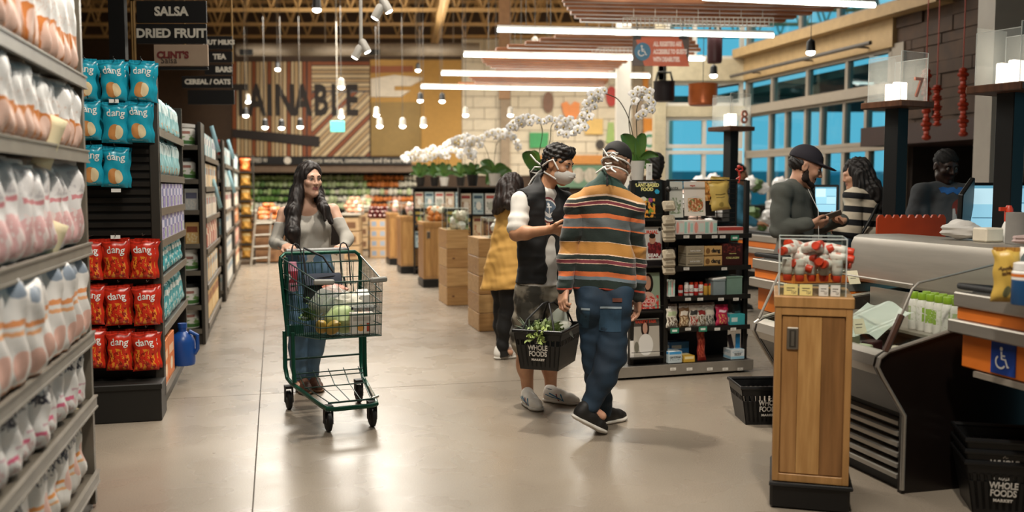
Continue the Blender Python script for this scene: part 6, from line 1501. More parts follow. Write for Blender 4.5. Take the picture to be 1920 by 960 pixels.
def heap_bin(T, lab, n, m, r, grp, kind, glab, hgt=.2, elong=1.0, wide=.92):
    t, w, h, c, d = T; bw_ = w * wide; q = c + V((0, .03, 0)); bin_(lab, q, bw_, .36, hgt, h + .001, t.rotation_euler.z); mes = []
    for s_ in range(3): b = MB(); lumpy(b, (0, 0, 0), (r, r, r * elong), .12, s_ + 50, 10, 7); me = b.mesh(kind); me.materials.append(m[s_ % len(m)]); mes.append(me)
    for k in range(n):
        lay = k * 3 // n; o = link(kind, mes[k % 3], None, None, q + V((rnd.uniform(-.5, .5) * (bw_ - 2.6 * r), .18 + rnd.uniform(-.5, .5) * (.34 - 2.6 * r), h + r * .95 + lay * r * 1.25))); o.rotation_euler = (rnd.uniform(-.6, .6), rnd.uniform(-.6, .6), rnd.uniform(0, 6)); tag(o, glab, kind.replace('_', ' '), grp)
M_cream = mat('cream packet', '#e0d6c2', .45, var=.08); M_orgp = mat('orange packet', '#d9843f', .4, var=.15); M_pinkp = mat('pink packet', '#d9a8a0', .45, var=.12)
heap_bin(T1, 'clear acrylic bin on the pine stand beside the yellow dress', 12, [M_cream, M_strap], .045, 'white packets in the bin beside the yellow dress', 'snack_packet', 'white packet in the bin beside the yellow dress', .2, 1, .5)
heap_bin(T2, 'clear acrylic bin of white tubs on the second pine stand', 18, [M_strap, M_cream, mat('pale green packet', '#c6cfb0', .5)], .05, 'white packets on the second pine stand', 'snack_packet', 'white packet in the bin on the second pine stand', .26, 1.2, .96)
heap_bin(T3, 'clear acrylic bin of orange packets on the cabinet beyond the pine stands', 26, [M_orgp, M_cream, M_orgp], .048, 'orange packets on the wooden cabinet', 'snack_packet', 'orange packet in the bin beyond the pine stands', .26, 1.2)
heap_bin(T4, 'clear acrylic bin of pink packets on the second wooden cabinet', 20, [M_pinkp, M_cream, M_orgp], .05, 'pink packets on the wooden cabinet', 'snack_packet', 'pink packet in the bin on the second wooden cabinet', .22, 1.1)
heap_bin(T5, 'clear acrylic bin on the farthest wooden cabinet', 12, [M_pinkp, M_cream], .05, 'packets on the farthest cabinet', 'snack_packet', 'pale packet in the bin on the farthest wooden cabinet', .2, 1.1)
# white loofah bundles hanging at the right side of the second pine stand
for k, py in enumerate((505, 530, 550, 568)):
    b = MB(); lumpy(b, (0, 0, 0), (.05, .05, .055), .16, 60 + k, 14, 10, freq=4); o = obj('mesh_sponge', b, mat('white net sponge', '#d9d5cd', .8, bump=.8, bscale=60)); o.location = P(885 + 3 * (k % 2), py, G(864, 573).y - .07); tag(o, 'white mesh sponge hung on the side of the pine stand, %s from the top' % ORD[k], 'sponge', 'white mesh sponges')
# printed carton stack with cherries
q = G(710, 484); K6 = K(q.y); t = thing('carton_stack', 'stack of kraft display cartons with blue prints below the cherries', 'cartons', (q.x, q.y, 0), AUV)
kraft = printed('kraft carton blue print', '#b9966b', [('r', .1, .25, .38, .75, '#7f8ea0'), ('r', .6, .25, .88, .75, '#8f9aa8'), ('r', 0, .96, 1, 1, '#8c6a42')], .7)
for k in range(4): b = MB(); b.rbox(-.17, .17, 0, .45, .005 + k * .2, .2 + k * .2, .004); obj('carton', b, kraft, t)
cm = [];
for s_ in range(2): b = MB(); b.ell((0, 0, 0), .05, 10, 7); b.ell((.0, -.035, .012), (.022, .02, .018), 8, 5, 1); me = b.mesh('apple'); me.materials.append(mat('dark red apple', '#5a1414', .3, var=.2)); me.materials.append(mat('white sticker', '#d9c4b8', .6)); cm.append(me)
for k in range(34):
    i, lay = k % 12, k // 12; o = link('apple', cm[0], None, None, UVP(*uvof(q)) + VV * (-.15 + .1 * (i % 4) + .02 * lay) + U * (.06 + .12 * (i // 4)) + V((0, 0, .86 + .08 * lay))); o.rotation_euler = (0, 0, rnd.uniform(-1, 1)); tag(o, 'dark red apple with white sticker heaped on the carton stack', 'apple', 'apples on the carton stack')

# ================================================================== MAGAZINE RACK
ra_ = G(1160, 712); rb_ = G(1403, 696); rdir = (rb_ - ra_).normalized(); RZ = math.atan2(rdir.y, rdir.x); RL = (rb_ - ra_).length
rack = thing('magazine_rack', 'dark steel checkout rack with magazines and packets beside the striped sweater', 'rack', ra_, RZ)
Rinv = (Matrix.Translation(ra_) @ rotm('Z', RZ)).inverted(); rn = V((-rdir.y, rdir.x, 0))
def rl(px, py, y=0.):
    """local point of the rack plane (local y given) seen at px, py"""
    r = ray(px, py); o = V((0, 0, CAMZ)); p0 = ra_ + rn * y; t = (p0 - o).dot(rn) / r.dot(rn); return Rinv @ (o + r * t)
def rw(x, y, z): return rack.matrix_basis @ V((x, y, z))
M_rack = mat('gunmetal rack', '#26231f', .45, metal=.3, var=.08); M_base = mat('pale steel base', '#8d867b', .45, metal=.2)
b = MB(); b.rbox(-.02, RL + .02, -.03, .5, .015, .10, .006); obj('base', b, M_rack, rack); b = MB(); b.box(-.02, RL + .02, -.04, -.028, .02, .1); obj('base_strip', b, M_base, rack)
xs = [rl(1183, 500, .06).x, rl(1247, 500, .06).x, rl(1396, 500, .06).x]; zt = rl(1300, 338, .06).z
for x in xs: b = MB(); b.rbox(x - .018, x + .018, .03, .07, .1, zt, .004); obj('post', b, M_rack, rack)
b = MB(); b.box(xs[0], xs[1], .075, .085, .1, zt); obj('back_panel', b, M_black, rack); b = MB(); b.box(xs[1], xs[2], .30, .31, .1, rl(1300, 418, .06).z); obj('back_panel', b, M_black, rack)
b = MB()
for k in range(11): z = rl(1380, 345 + 9 * k, .2).z; b.tube([(xs[1], .2, z), (xs[2], .2, z)], .0035, 6)
for k in range(5): x = xs[1] + (xs[2] - xs[1]) * k / 4; b.tube([(x, .203, rl(1380, 345, .2).z), (x, .203, rl(1380, 440, .2).z)], .0035, 6)
b.tube([(xs[1], .05, zt), (xs[2], .05, zt), (xs[2], .2, zt)], .006, 8); obj('wire_back', b, M_rack, rack)
shz = [rl(1320, y, -.02).z for y in (440, 500, 555, 613)] + [.102]
for i, z in enumerate(shz[:4]):
    b = MB(); b.box(xs[1], xs[2], -.03, .3, z - .014, z); s = obj('shelf', b, M_rack, rack); b = MB(); b.box(xs[1], xs[2], -.038, -.03, z - .03, z + .006); obj('label_rail', b, M_rack, s)
zi = {}
cardm = printed('shelf ticket', '#d9d5cc', [('r', .15, .55, .6, .65, '#55504a'), ('r', .15, .3, .85, .38, '#7d776e')]); cardg = printed('green shelf ticket', '#2f7d62', [('r', .2, .3, .8, .7, '#d9e0d6')])
nt_ = 0
for py, pxs in ((440, (1287, 1310, 1340, 1355)), (500, (1287, 1358)), (557, (1290, 1313, 1352, 1380)), (613, (1290, 1345, 1375)), (688, (1262, 1293, 1331, 1360, 1388))):
    for px in pxs:
        b = MB(); b.box(-.024, .024, -.001, .001, -.011, .011); o = obj('shelf_ticket', b, cardm); p = rl(px, py + 4, -.042); o.location = rw(*p); o.rotation_euler = (0, 0, RZ); tag(o, 'white shelf ticket on the magazine rack, %s rail, %s from left' % (ORD[(440, 500, 557, 613, 688).index(py)], ORD[pxs.index(px)]), 'ticket', 'white shelf tickets on the rack')
for k, (px, py) in enumerate(((1378, 446), (1265, 620), (1318, 617))):
    b = MB(); b.box(-.035, .035, -.001, .001, -.02, .02); o = obj('shelf_ticket', b, cardg); o.location = rw(*rl(px, py, -.046)); o.rotation_euler = (0, 0, RZ); tag(o, 'green shelf ticket on the rack, %s' % ('upper right', 'lower left', 'lower middle')[k], 'ticket', 'green shelf tickets on the rack')
# magazines
def magazine(lab, x0, y0, x1, y1, cover, y=.02, tilt=-.08, texts=(), thick=.008, nm='magazine', fan=0):
    a, c = rl(x0, y1, y), rl(x1, y0, y); w, h = c.x - a.x, c.z - a.z
    t = thing(nm, lab, 'magazine' if nm == 'magazine' else nm.replace('_', ' '), rw((a.x + c.x) / 2, y, a.z), RZ); t.rotation_euler = Euler((tilt, fan, RZ))
    b = MB(); b.box(-w / 2, w / 2, 0, thick, 0, h, 0, 1); obj('cover', b, [mat('paper edge', '#cfc8ba', .7), cover], t)
    for (s, sz, u, v, m, kw) in texts: lettering(s, sz, m, t, faceM(((u - .5) * w, -.0012, v * h)), **kw)
    b = MB(); b.tube([(-w * .42, -.012, .02), (-w * .42, -.012, h * .18), (w * .42, -.012, h * .18), (w * .42, -.012, .02)], .0022, 6)
    return t, w, h
ink = lambda n, c: mat('ink ' + n, c, .5, var=.01)
magazine('black plant-based food magazine at the top of the rack', 1187, 340, 1243, 412, printed('plant food cover', '#10130f', [('n', .12, .08, .78, .58, '#d9903a', 8, .46), ('n', .12, .08, .78, .58, '#6f8f3c', 10, .56), ('c', .55, .48, .72, .6, '#8c3f6d'), ('c', .25, .5, .5, .62, '#cfc9b4'), ('c', .78, .7, .95, .82, '#2f9cc0')], .35, wob=.05),
         texts=[('PLANT-BASED', .036, .48, .9, ink('cream', '#e6dc8c'), dict(bold=.001, sx=.92)), ('FOOD', .036, .5, .79, ink('cream', '#e6dc8c'), dict(bold=.001)), ('THE COMPLETE GUIDE TO', .0125, .5, .97, M_whp, {})])
magazine('magazine with red masthead and a person in red plaid', 1188, 425, 1243, 500, printed('journal cover', '#c9c4bd', [('c', .5, .2, .98, .62, '#5c1a1c'), ('n', .5, .2, .98, .62, '#8c2a2c', 10), ('c', .56, .56, .78, .8, '#b98a70'), ('c', .56, .7, .78, .84, '#241a16'), ('r', 0, .0, 1, .16, '#161314'), ('c', .88, .88, .99, .98, '#1c1a1a')], .35),
         texts=[('JOURNAL', .036, .55, .86, ink('red', '#c9452f'), dict(bold=.001)), ('BIG GEAR', .036, .55, .27, M_whp, dict(bold=.001)), ('ISSUE', .014, .3, .95, ink('dark', '#2a2624'), {})])
magazine('magazine with a dark haired woman on the cover and red title', 1183, 511, 1239, 584, printed('woman cover', '#b9b7ab', [('r', .6, 0, 1, 1, '#8a9a84'), ('c', .42, .45, .78, .98, '#17100e'), ('c', .48, .55, .7, .92, '#b98a70'), ('c', .3, .0, .85, .5, '#c9a090'), ('n', .25, 0, .95, .4, '#c03a34', 9, .5), ('r', 0, 0, 1, .05, '#1a1414')], .35),
         texts=[('BUDDY', .04, .62, .25, ink('pink', '#e6b4ac'), dict(bold=.001)), ('summer', .024, .62, .12, M_whp, {})])
magazine('magazine at the rack bottom showing a woman in white', 1182, 597, 1238, 670, printed('white dress cover', '#b3aca0', [('r', 0, 0, .12, 1, '#dcd7cf'), ('r', .12, .8, 1, .98, '#4a4640'), ('c', .38, .52, .66, .96, '#2a1c18'), ('c', .44, .6, .6, .9, '#c09480'), ('c', .28, .02, .78, .6, '#e0ddd6'), ('c', .14, .1, .3, .4, '#6d6a5c')], .35),
         texts=[('VANITY FAIR', .034, .54, .92, ink('red', '#c0392f'), dict(bold=.001, sx=.9))])
b = MB()
for y_ in (412, 500, 585, 671): a = rl(1183, y_, .0); c_ = rl(1243, y_, .0); b.box(a.x, c_.x, -.01, .03, a.z - .012, a.z); b.tube([(a.x, -.012, a.z + .04), (c_.x, -.012, a.z + .04)], .0025, 6)
tag(obj('magazine_ledges', b, M_rack, rack), kind='stuff')
magazine('grey magazine with dark serif title on the rack top', 1244, 340, 1282, 408, printed('plants cover', '#c3c2b8', [('n', .1, .1, .9, .55, '#7d8a6c', 7, .5), ('c', .2, .2, .7, .5, '#a5a898')], .4), y=.1, texts=[('plants', .04, .5, .82, ink('dark', '#2a2624'), {})])
magazine('pale cookbook with a bowl of noodles on the cover', 1284, 340, 1324, 405, printed('bowl cover', '#ddd4c9', [('c', .08, .05, .98, .58, '#cfcac2'), ('c', .16, .12, .9, .52, '#a8623c'), ('n', .16, .12, .9, .52, '#d9b48a', 9), ('n', .16, .12, .9, .52, '#5c7a3c', 12, .6)], .4), y=.09, texts=[('vegan', .02, .4, .88, ink('red', '#c9452f'), {})])
magazine('magazine with golden bread crust on its dark cover', 1308, 338, 1342, 405, printed('bread cover', '#1b1512', [('n', .0, .42, 1, 1, '#c98a45', 7, .4), ('n', .0, .42, 1, 1, '#e0b878', 10, .56)], .4), y=.13)
def pouch(lab, px, py, w, h, fm, bm_, y=.0, z=None, seed=0, txt=None, rot=0, cat='bag', tc=None, group=None, ts=.02):
    t = bag_kind('snack_pouch', w, h, w * .32, fm, bm_, txt, tc, ts, .8, seed=seed); p = rl(px, py, y); t.location = rw(p.x, y, p.z if z is None else z); t.rotation_euler = (-.08, rot, RZ); tag(t, lab, cat, group); return t
M_kraftb = mat('gold film', '#b89a4c', .4)
for k, (px, py, r) in enumerate(((1352, 394, -.1), (1349, 385, .06))): pouch('yellow gold pouch on the rack top, %s one' % ('front', 'rear')[k], px, py, .17, .21, printed('gold pouch', '#c4a85a', [('r', .2, .55, .8, .6, '#7d6a34'), ('r', .2, .45, .7, .49, '#8c783c'), ('c', .35, .12, .6, .3, '#9a8442')], .4), M_kraftb, .02 + .06 * k, seed=70 + k, rot=r)
def rbox_(lab, px0, px1, py0, z, dp, m, y=-.01, nm='carton', texts=(), group=None, rz=0):
    a, c = rl(px0, py0, y), rl(px1, py0, y); w = c.x - a.x; h = a.z - z
    t = thing(nm, lab, 'box', rw((a.x + c.x) / 2, y, z + .001), RZ + rz, group); b = MB(); b.rbox(-w / 2, w / 2, 0, dp, 0, h, .002); obj('box', b, m, t)
    for (s, sz, u, v, mm, kw) in texts: lettering(s, sz, mm, t, faceM(((u - .5) * w, -.001, v * h)), **kw)
    return t
gum = printed('pale gum box', '#d4d6cc', [('r', 0, .1, .3, .9, '#9fcabc'), ('c', .4, .1, .65, .9, '#e0a8a0'), ('r', .7, .2, 1, .8, '#a8d0c4')]); gum2 = printed('pink gum box', '#d9c9c0', [('c', .1, .1, .4, .9, '#e29a8c'), ('r', .5, .2, .9, .8, '#c9d8cc')])
for k, (a_, c_, m) in enumerate(((1250, 1267, gum), (1267, 1283, gum2), (1283, 1300, gum), (1300, 1322, gum2), (1322, 1345, gum))): rbox_('pastel box of gum on the top rack shelf, %s from left' % ORD[k], a_, c_, 414, shz[0], .12, m, group='pastel gum boxes')
rbox_('flat red and white carton at the right of the top rack shelf', 1347, 1394, 426, shz[0], .12, printed('flat red carton', '#c9b8ae', [('r', 0, .5, 1, 1, '#b4463c')]))
kr = printed('kraft bar box', '#a39780', [('r', .08, .15, .92, .3, '#6d6454'), ('n', .1, .4, .9, .85, '#8a7f6a', 12)])
z = shz[1]; hh = (rl(1300, 461, 0).z - z) / 2
for k in range(2):
    a = rl(1287, 490, -.01); c_ = rl(1320, 490, -.01)
    t = thing('carton', 'grey brown bar box on the second rack shelf, %s' % ('lower', 'upper')[k], 'box', rw((a.x + c_.x) / 2, -.01, z + .001 + k * hh), RZ, 'grey brown bar boxes'); b = MB(); b.rbox((a.x - c_.x) / 2, (c_.x - a.x) / 2, 0, .14, 0, hh - .002, .002); obj('box', b, kr, t); lettering('BAR & CRISP', .016, M_whp, t, faceM((0, -.001, hh / 2)))
    a = rl(1321, 490, -.01); c_ = rl(1354, 490, -.01); t = thing('carton', 'tan snack bar box on the second rack shelf, %s' % ('lower', 'upper')[k], 'box', rw((a.x + c_.x) / 2, -.01, z + .001 + k * hh), RZ + .06 * k, 'tan bar boxes'); b = MB(); b.rbox((a.x - c_.x) / 2, (c_.x - a.x) / 2, 0, .14, 0, hh - .004, .002); obj('box', b, printed('tan dang box', '#c9a267', [('c', .05, .2, .3, .8, '#7d5a34'), ('r', 0, .0, 1, .12, '#8c6a3c')]), t); lettering('dang', .042, ink('dark', '#2a2624'), t, faceM((.02, -.001, hh / 2)), bold=.0015)
rbox_('dark brown collagen box at the right of the second rack shelf', 1355, 1393, 457, shz[1], .14, printed('collagen box', '#3a1512', [('n', .05, .6, .95, 1, '#6d2a24', 9)]), texts=[('COLLAGEN', .022, .5, .35, ink('cream', '#d9c9b0'), {}), ('vital proteins', .012, .5, .55, ink('cream', '#d9c9b0'), {})])
rbox_('black card holder at the left of the second rack shelf', 1250, 1268, 465, shz[1], .1, printed('black card', '#151314', [('n', .2, .3, .8, .5, '#5c5a58', 20)]))
def jar(lab, px, z, r, h, m, cm_, grp, y=.05):
    p = rl(px, 540, y); t = thing('jar', lab, 'jar', rw(p.x, y, z + .001), 0, grp); b = MB(); b.lathe([(r * .95, 0), (r, .004), (r, h * .78), (r * .8, h * .84)], 14); obj('body', b, m, t); b = MB(); b.lathe([(r * .85, h * .83), (r * .85, h), (r * .7, h + .003)], 14); obj('lid', b, cm_, t)
wl = printed('white vitamin label', '#dcd6ce', [('r', 0, .2, 1, .35, '#b4342c'), ('n', 0, .45, 1, .7, '#8a8078', 14)]); rl_ = printed('red vitamin label', '#a8241f', [('r', 0, .35, 1, .65, '#dcd6ce')])
rbox_('small white box on the third rack shelf', 1255, 1266, 525, shz[2], .06, gum)
for k, px in enumerate((1276, 1287, 1296, 1305, 1314)): jar('white or red vitamin jar on the third rack shelf, %s from left' % ORD[k], px, shz[2], .019, .1 if k else .08, (rl_, wl, wl, rl_, wl)[k], M_redcap if k != 1 else M_whp, 'vitamin jars on the third rack shelf')
for k, px in enumerate((1323, 1332)): jar('small yellow jar on the third rack shelf, %s' % ('left', 'right')[k], px, shz[2], .018, .085, mat('mustard jar', '#c99a3c', .4), M_redcap, 'yellow jars on the third rack shelf')
for k, (a_, c_, y_, m) in enumerate(((1338, 1360, 528, mat('grey tub', '#8c9a9c', .4)), (1364, 1392, 522, mat('sage tub', '#7d9a8a', .4)))):
    t = rbox_('%s plastic tub with lid on the third rack shelf' % ('grey', 'sage green')[k], a_, c_, y_, shz[2], .13, m, nm='storage_tub'); b = MB(); p0, p1 = rl(a_, y_, -.01), rl(c_, y_, -.01); w = p1.x - p0.x; h = p0.z - shz[2]; b.rbox(-w / 2 - .004, w / 2 + .004, -.004, .134, h, h + .014, .004); obj('lid', b, m, t)
o = obj('white_packet', (lambda b: (b.rbox(-.06, .06, -.04, .04, 0, .018, .006), b)[1])(MB()), M_whp); o.location = rw(rl(1339, 520, .03).x + .03, .03, rl(1340, 524, .03).z); tag(o, 'flat white packet on top of the grey tub', 'packet'); o.rotation_euler = (0, -.1, RZ)
ppm = [printed('trail pouch %d' % i, a, [('n', .1, .08, .9, .55, b_, 8, .48), ('r', .12, .62, .88, .85, c_)], .35, wob=.04) for i, (a, b_, c_) in enumerate((('#cfc8b8', '#5c4a3a', '#a5b08a'), ('#8c6a4a', '#d9c4a0', '#d9cfc0'), ('#cfc4b4', '#a8342c', '#3a3a38'), ('#c4c0b4', '#6d5a3c', '#8c2f2c'), ('#b9b4a8', '#4a4a40', '#cfc8b8')))]
for k, (px, w) in enumerate(((1260, .1), (1283, .09), (1301, .085), (1316, .085), (1331, .09))):
    pouch('snack pouch on the fourth rack shelf, %s from left' % ORD[k], px, 608, w, .15, ppm[k], M_wback, .02, shz[3] + .001, 80 + k, group='snack pouches on the fourth rack shelf')
    pouch('snack pouch on the fourth rack shelf, %s from left, behind' % ORD[k], px, 608, w, .16, ppm[(k + 1) % 5], M_wback, .08, shz[3] + .001, 90 + k, group='snack pouches on the fourth rack shelf')
pouch('pink pouch on the fourth rack shelf', 1354, 608, .115, .15, printed('pink pouch', '#b52a4c', [('n', .2, .1, .8, .6, '#d9a267', 7, .5), ('r', .2, .7, .8, .82, '#e6c9d0')], .3, wob=.04), mat('pink film', '#a82646', .35), .01, shz[3] + .001, 95)
rbox_('teal and dark box at the right of the fourth rack shelf', 1369, 1397, 590, shz[3], .12, printed('teal box', '#3fa3a8', [('r', .1, .3, .5, .7, '#cfe0dc')])); pouch('dark pouch in the teal box on the fourth rack shelf', 1382, 604, .1, .17, printed('dark pouch', '#1b2424', [('r', .2, .4, .8, .6, '#4a6a6a')], .35), M_black, .05, shz[3] + .001, 97)
zb = shz[4]
rbox_('pale blue box low at the left of the rack', 1254, 1279, 660, zb, .14, printed('pale blue box', '#b9c4c6', [('r', .05, .75, .95, 1, '#3f8fc4'), ('n', .1, .2, .9, .6, '#8a9aa0', 12)]), texts=[('OATMEGA', .02, .5, .5, ink('dark', '#2a2624'), {})]); rbox_('blue box behind the pale blue box at the rack bottom', 1256, 1292, 642, zb, .1, printed('blue box', '#2f6a9c', [('r', .1, .6, .6, .8, '#cfd8dc')]), y=.14)
rbox_('yellow box at the bottom of the rack', 1282, 1303, 668, zb, .13, printed('yellow box', '#c9a03c', [('r', .1, .5, .9, .9, '#e6d9a8')])); pouch('tall red jerky packet at the bottom of the rack', 1315, 688, .075, .29, printed('red jerky', '#7d241c', [('n', .1, .1, .9, .9, '#b4543c', 8)], .35), mat('dark red film', '#6d1f18', .4), .03, zb + .001, 99)
t = rbox_('white carton of beef sticks at the bottom right of the rack', 1371, 1396, 656, zb, .12, printed('beef carton', '#d0d4d4', [('r', 0, .05, 1, .3, '#8fbccf'), ('n', .1, .6, .9, .9, '#7d9aa8', 12)]), texts=[('BEEF', .03, .5, .5, ink('dark', '#2a2624'), {})])
for k, (px, r, m) in enumerate(((1374, -.25, mat('dark stick', '#2a1f24', .4)), (1383, 0, mat('blue stick', '#2a7fb4', .4)), (1392, .2, mat('dark stick', '#2a1f24', .4)))): b = MB(); b.rbox(-.02, .02, -.006, .006, 0, .15, .004); o = obj('meat_stick', b, m); p = rl(px, 650, .05); o.location = rw(p.x, .05, rl(1380, 656, .05).z - .02); o.rotation_euler = (0, r, RZ); tag(o, 'wrapped stick standing in the white carton on the rack, %s one' % ('left', 'middle', 'right')[k], 'snack stick', 'sticks in the white carton')
# clip strip of beige packets on the post
for k, py in enumerate((397, 424, 437, 449, 455, 488, 502, 516)):
    b = MB(); b.rbox(-.052, .052, -.03, .0, -.05, .03, .012); o = obj('packet', b, printed('beige packet', '#a79a84', [('r', .2, .2, .8, .5, '#8a7d68'), ('n', .1, .5, .9, .9, '#bdb29c', 10)], .5)); p = rl(1252, py - 12, -.05); o.location = rw(*p); o.rotation_euler = (-.35, rnd.uniform(-.05, .05), RZ); tag(o, 'beige packet on the clip strip of the rack post, %s from the top' % ORD[k], 'packet', 'beige packets on the clip strip')
b = MB(); p = rl(1253, 360, -.03); q_ = rl(1253, 520, -.03); b.tube([tuple(p), tuple(q_)], .004, 6); b.ell((p.x, p.y, p.z + .02), .022, 10, 8); obj('clip_strip', b, M_rack, rack)
b = MB(); b.tube([(0, 0, 0), (.01, 0, .05), (.0, 0, .09), (-.025, 0, .11)], .008, 8); b.tube([(.0, 0, .09), (.03, 0, .10), (.02, 0, .13)], .008, 8); b.ell((.0, 0, .125), .016, 8, 6); b.tube([(.01, 0, .05), (-.02, 0, .03)], .007, 6)
o = obj('red_figurine', b, mat('red plastic', '#c43424', .4)); o.location = rw(*rl(1385, 343, .05)); tag(o, 'small red bent figurine clipped on the right of the rack top', 'figurine')
b = MB(); p = rl(1217, 338, .05); b.rbox(-.022, .022, -.01, .01, 0, .125, .003); o = obj('white_box', b, printed('tall white box', '#d8d5cf', [('c', .4, .84, .6, .92, '#3a3a3a'), ('r', .3, .3, .7, .5, '#c4c0b8')])); o.location = rw(*p); o.rotation_euler = (0, 0, RZ); tag(o, 'tall narrow white box on the rack top beside the white vase', 'box')

# ================================================================== CHILLED CASE, TILLS, LIGHT BOXES
M_inox = mat('stainless steel', '#b3ada3', .42, metal=.7, var=.06, scale=3, stretch=(1, 1, 12)); M_caseb = mat('dark case panel', '#17100d', .3, var=.1); M_orange = mat('orange laminate', '#d9742a', .4, var=.05)
n0 = G(1690, 926); cu, cv = uvof(n0); CL = 1.16
case = thing('chilled_display_case', 'open stainless chilled case behind the front wooden cabinet', 'display case', n0, AUV)
prof = [(0, 0), (.92, 0), (.92, .84), (.24, .77), (-.10, .685), (-.145, .66), (-.155, .62), (-.13, .575), (0, .38)]
for y in (0, CL - .03): b = MB(); b.prism(prof, .03, lambda a, c, t: (a, y + t, c)); obj('end_panel', b, M_caseb, case)
b = MB(); b.tube([(0, -.004, .02), (0, -.004, .38), (-.13, -.004, .575), (-.155, -.004, .62), (-.145, -.004, .66), (-.10, -.004, .69), (.24, -.004, .775), (.92, -.004, .845)], .011, 8); b.tube([(x, CL + .004, z) for x, z in ((0, .02), (0, .38), (-.13, .575), (-.155, .62), (-.145, .66), (-.10, .69), (.24, .775), (.92, .845))], .011, 8); tag(obj('edge_trims', b, M_inox, case), kind='stuff')
b = MB(); b.prism([(-.155, .62), (-.13, .575), (-.1, .585), (-.12, .64), (-.09, .68), (-.10, .69), (-.145, .668)][::-1], CL - .06, lambda a, c, t: (a, .03 + t, c)); obj('nose', b, M_inox, case)
b = MB(); b.prism([(-.128, .578), (0, .385), (.02, .39), (-.10, .585)], CL - .06, lambda a, c, t: (a, .03 + t, c)); obj('slant_panel', b, mat('dark steel', '#4a463f', .35, metal=.6), case)
for k in range(6): b = MB(); z = .06 + .052 * k; b.prism([(.0, z), (.03, z + .012), (.03, z + .03), (.0, z + .02)], CL - .08, lambda a, c, t: (a, .04 + t, c)); obj('louver', b, M_inox, case)
b = MB(); b.box(.035, .06, .03, CL - .03, 0, .4); obj('grille_back', b, M_black, case)
b = MB(); b.box(-.1, .62, .03, CL - .03, .58, .6); b.box(.6, .62, .03, CL - .03, .6, .86); obj('well', b, M_inox, case); b = MB(); b.box(.25, .6, .03, CL - .03, .71, .725); obj('inner_shelf', b, M_inox, case)
b = MB(); b.prism([(.60, .90), (.62, .88), (.95, .88), (.95, 1.165), (.66, 1.165), (.625, 1.15), (.605, 1.11)], CL + .2, lambda a, c, t: (a, t - .02, c)); obj('hood', b, M_inox, case)
b = MB(); b.prism([(.58, .86), (.63, .86), (.66, 1.13), (.64, 1.17), (.6, 1.12)], .05, lambda a, c, t: (a, -.03 + t, c)); obj('hood_bracket', b, mat('pale bracket', '#b5afa5', .35, metal=.5), case)
b = MB(); b.add([(-.12, .03, .69), (-.12, CL - .03, .69), (.03, CL - .03, 1.0), (.03, .03, 1.0), (-.116, .03, .69), (-.116, CL - .03, .69), (.034, CL - .03, 1.0), (.034, .03, 1.0)], [(0, 1, 2, 3), (7, 6, 5, 4), (0, 3, 7, 4), (1, 5, 6, 2), (3, 2, 6, 7), (0, 4, 5, 1)]); obj('glass_guard', b, M_acr, case)
b = MB(); b.add([(-.1, .012, .70), (.6, .012, .86), (.6, .012, 1.1), (.07, .012, 1.0), (-.1, .016, .70), (.6, .016, .86), (.6, .016, 1.1), (.07, .016, 1.0)], [(0, 1, 2, 3), (7, 6, 5, 4), (0, 4, 5, 1), (3, 2, 6, 7), (1, 5, 6, 2), (0, 3, 7, 4)]); obj('end_glass', b, M_acr, case)
b = MB(); b.tube([(-.11, .0, .69), (-.03, .0, .86)], .016, 6); obj('guard_post', b, mat('brown guard post', '#4a2f22', .4), case); b = MB(); b.tube([(-.03, 0, .86), (.025, 0, .98), (.06, 0, 1.01), (.12, 0, 1.02), (.6, .0, 1.11)], .006, 8); b.tube([(-.12, CL, .69), (.03, CL, 1.0)], .008, 8); b.tube([(.03, CL, 1.0), (.03, 0, 1.0)], .005, 6); obj('guard_rim', b, M_inox, case)
def cw(x, y, z): return case.matrix_basis @ V((x, y, z)) if False else n0 + VV * x + U * y + V((0, 0, z))
bt = thing('drink_bottle', 'x', 'bottle', (0, 0, -50)); b = MB(); b.lathe([(.024, 0), (.0265, .005), (.0265, .13), (.02, .155), (.017, .16)], 14); obj('body', b, printed('white green bottle', '#dcd9d2', [('r', .05, .3, .3, .75, '#8fae4a'), ('r', .55, .3, .8, .75, '#a9b98a'), ('n', 0, .2, 1, .8, '#c9c9bb', 10, .6)], .35), bt); b = MB(); b.lathe([(.02, .158), (.021, .162), (.021, .19), (.019, .193)], 14); obj('cap', b, mat('lime cap', '#8fb52f', .4), bt)
for j in range(2):
    for k in range(6): dup(bt, cw(.33 + .075 * j, .07 + .062 * k, .726), rz=k, label='white bottle with green cap in the chilled case, %s row, %s from the near end' % (('front', 'back')[j], ORD[k]), group='green capped bottles in the chilled case')
retire(bt)
b = MB(); b.grid(lambda u, v: (.02 + .24 * v, .25 + .42 * u, .70 + .14 * v + .02 * math.sin(9 * u + 3 * v)), 14, 8); o = obj('plastic_bag', b, film('pale plastic', '#cfdcd2', .75, .25)); o.location = n0; o.rotation_euler = (0, 0, AUV); tag(o, 'pale translucent plastic bag draped in the chilled case', 'bag')
for k in range(10):
    b = MB(); b.rbox(-.05, .05, -.035, .035, 0, .06, .006); o = obj('deli_packet', b, (mat('dark red packet', '#5a2a34', .4), mat('cream packet', '#e0d6c2', .45), mat('pale green packet', '#c6cfb0', .5))[k % 3]); o.location = cw(.0 + .13 * (k % 2), .14 + .1 * k, .602); o.rotation_euler = (0, 0, rnd.uniform(0, 1)); tag(o, 'small packet on the floor of the chilled case, %s from the near end' % ORD[k], 'packet', 'small packets in the chilled case')
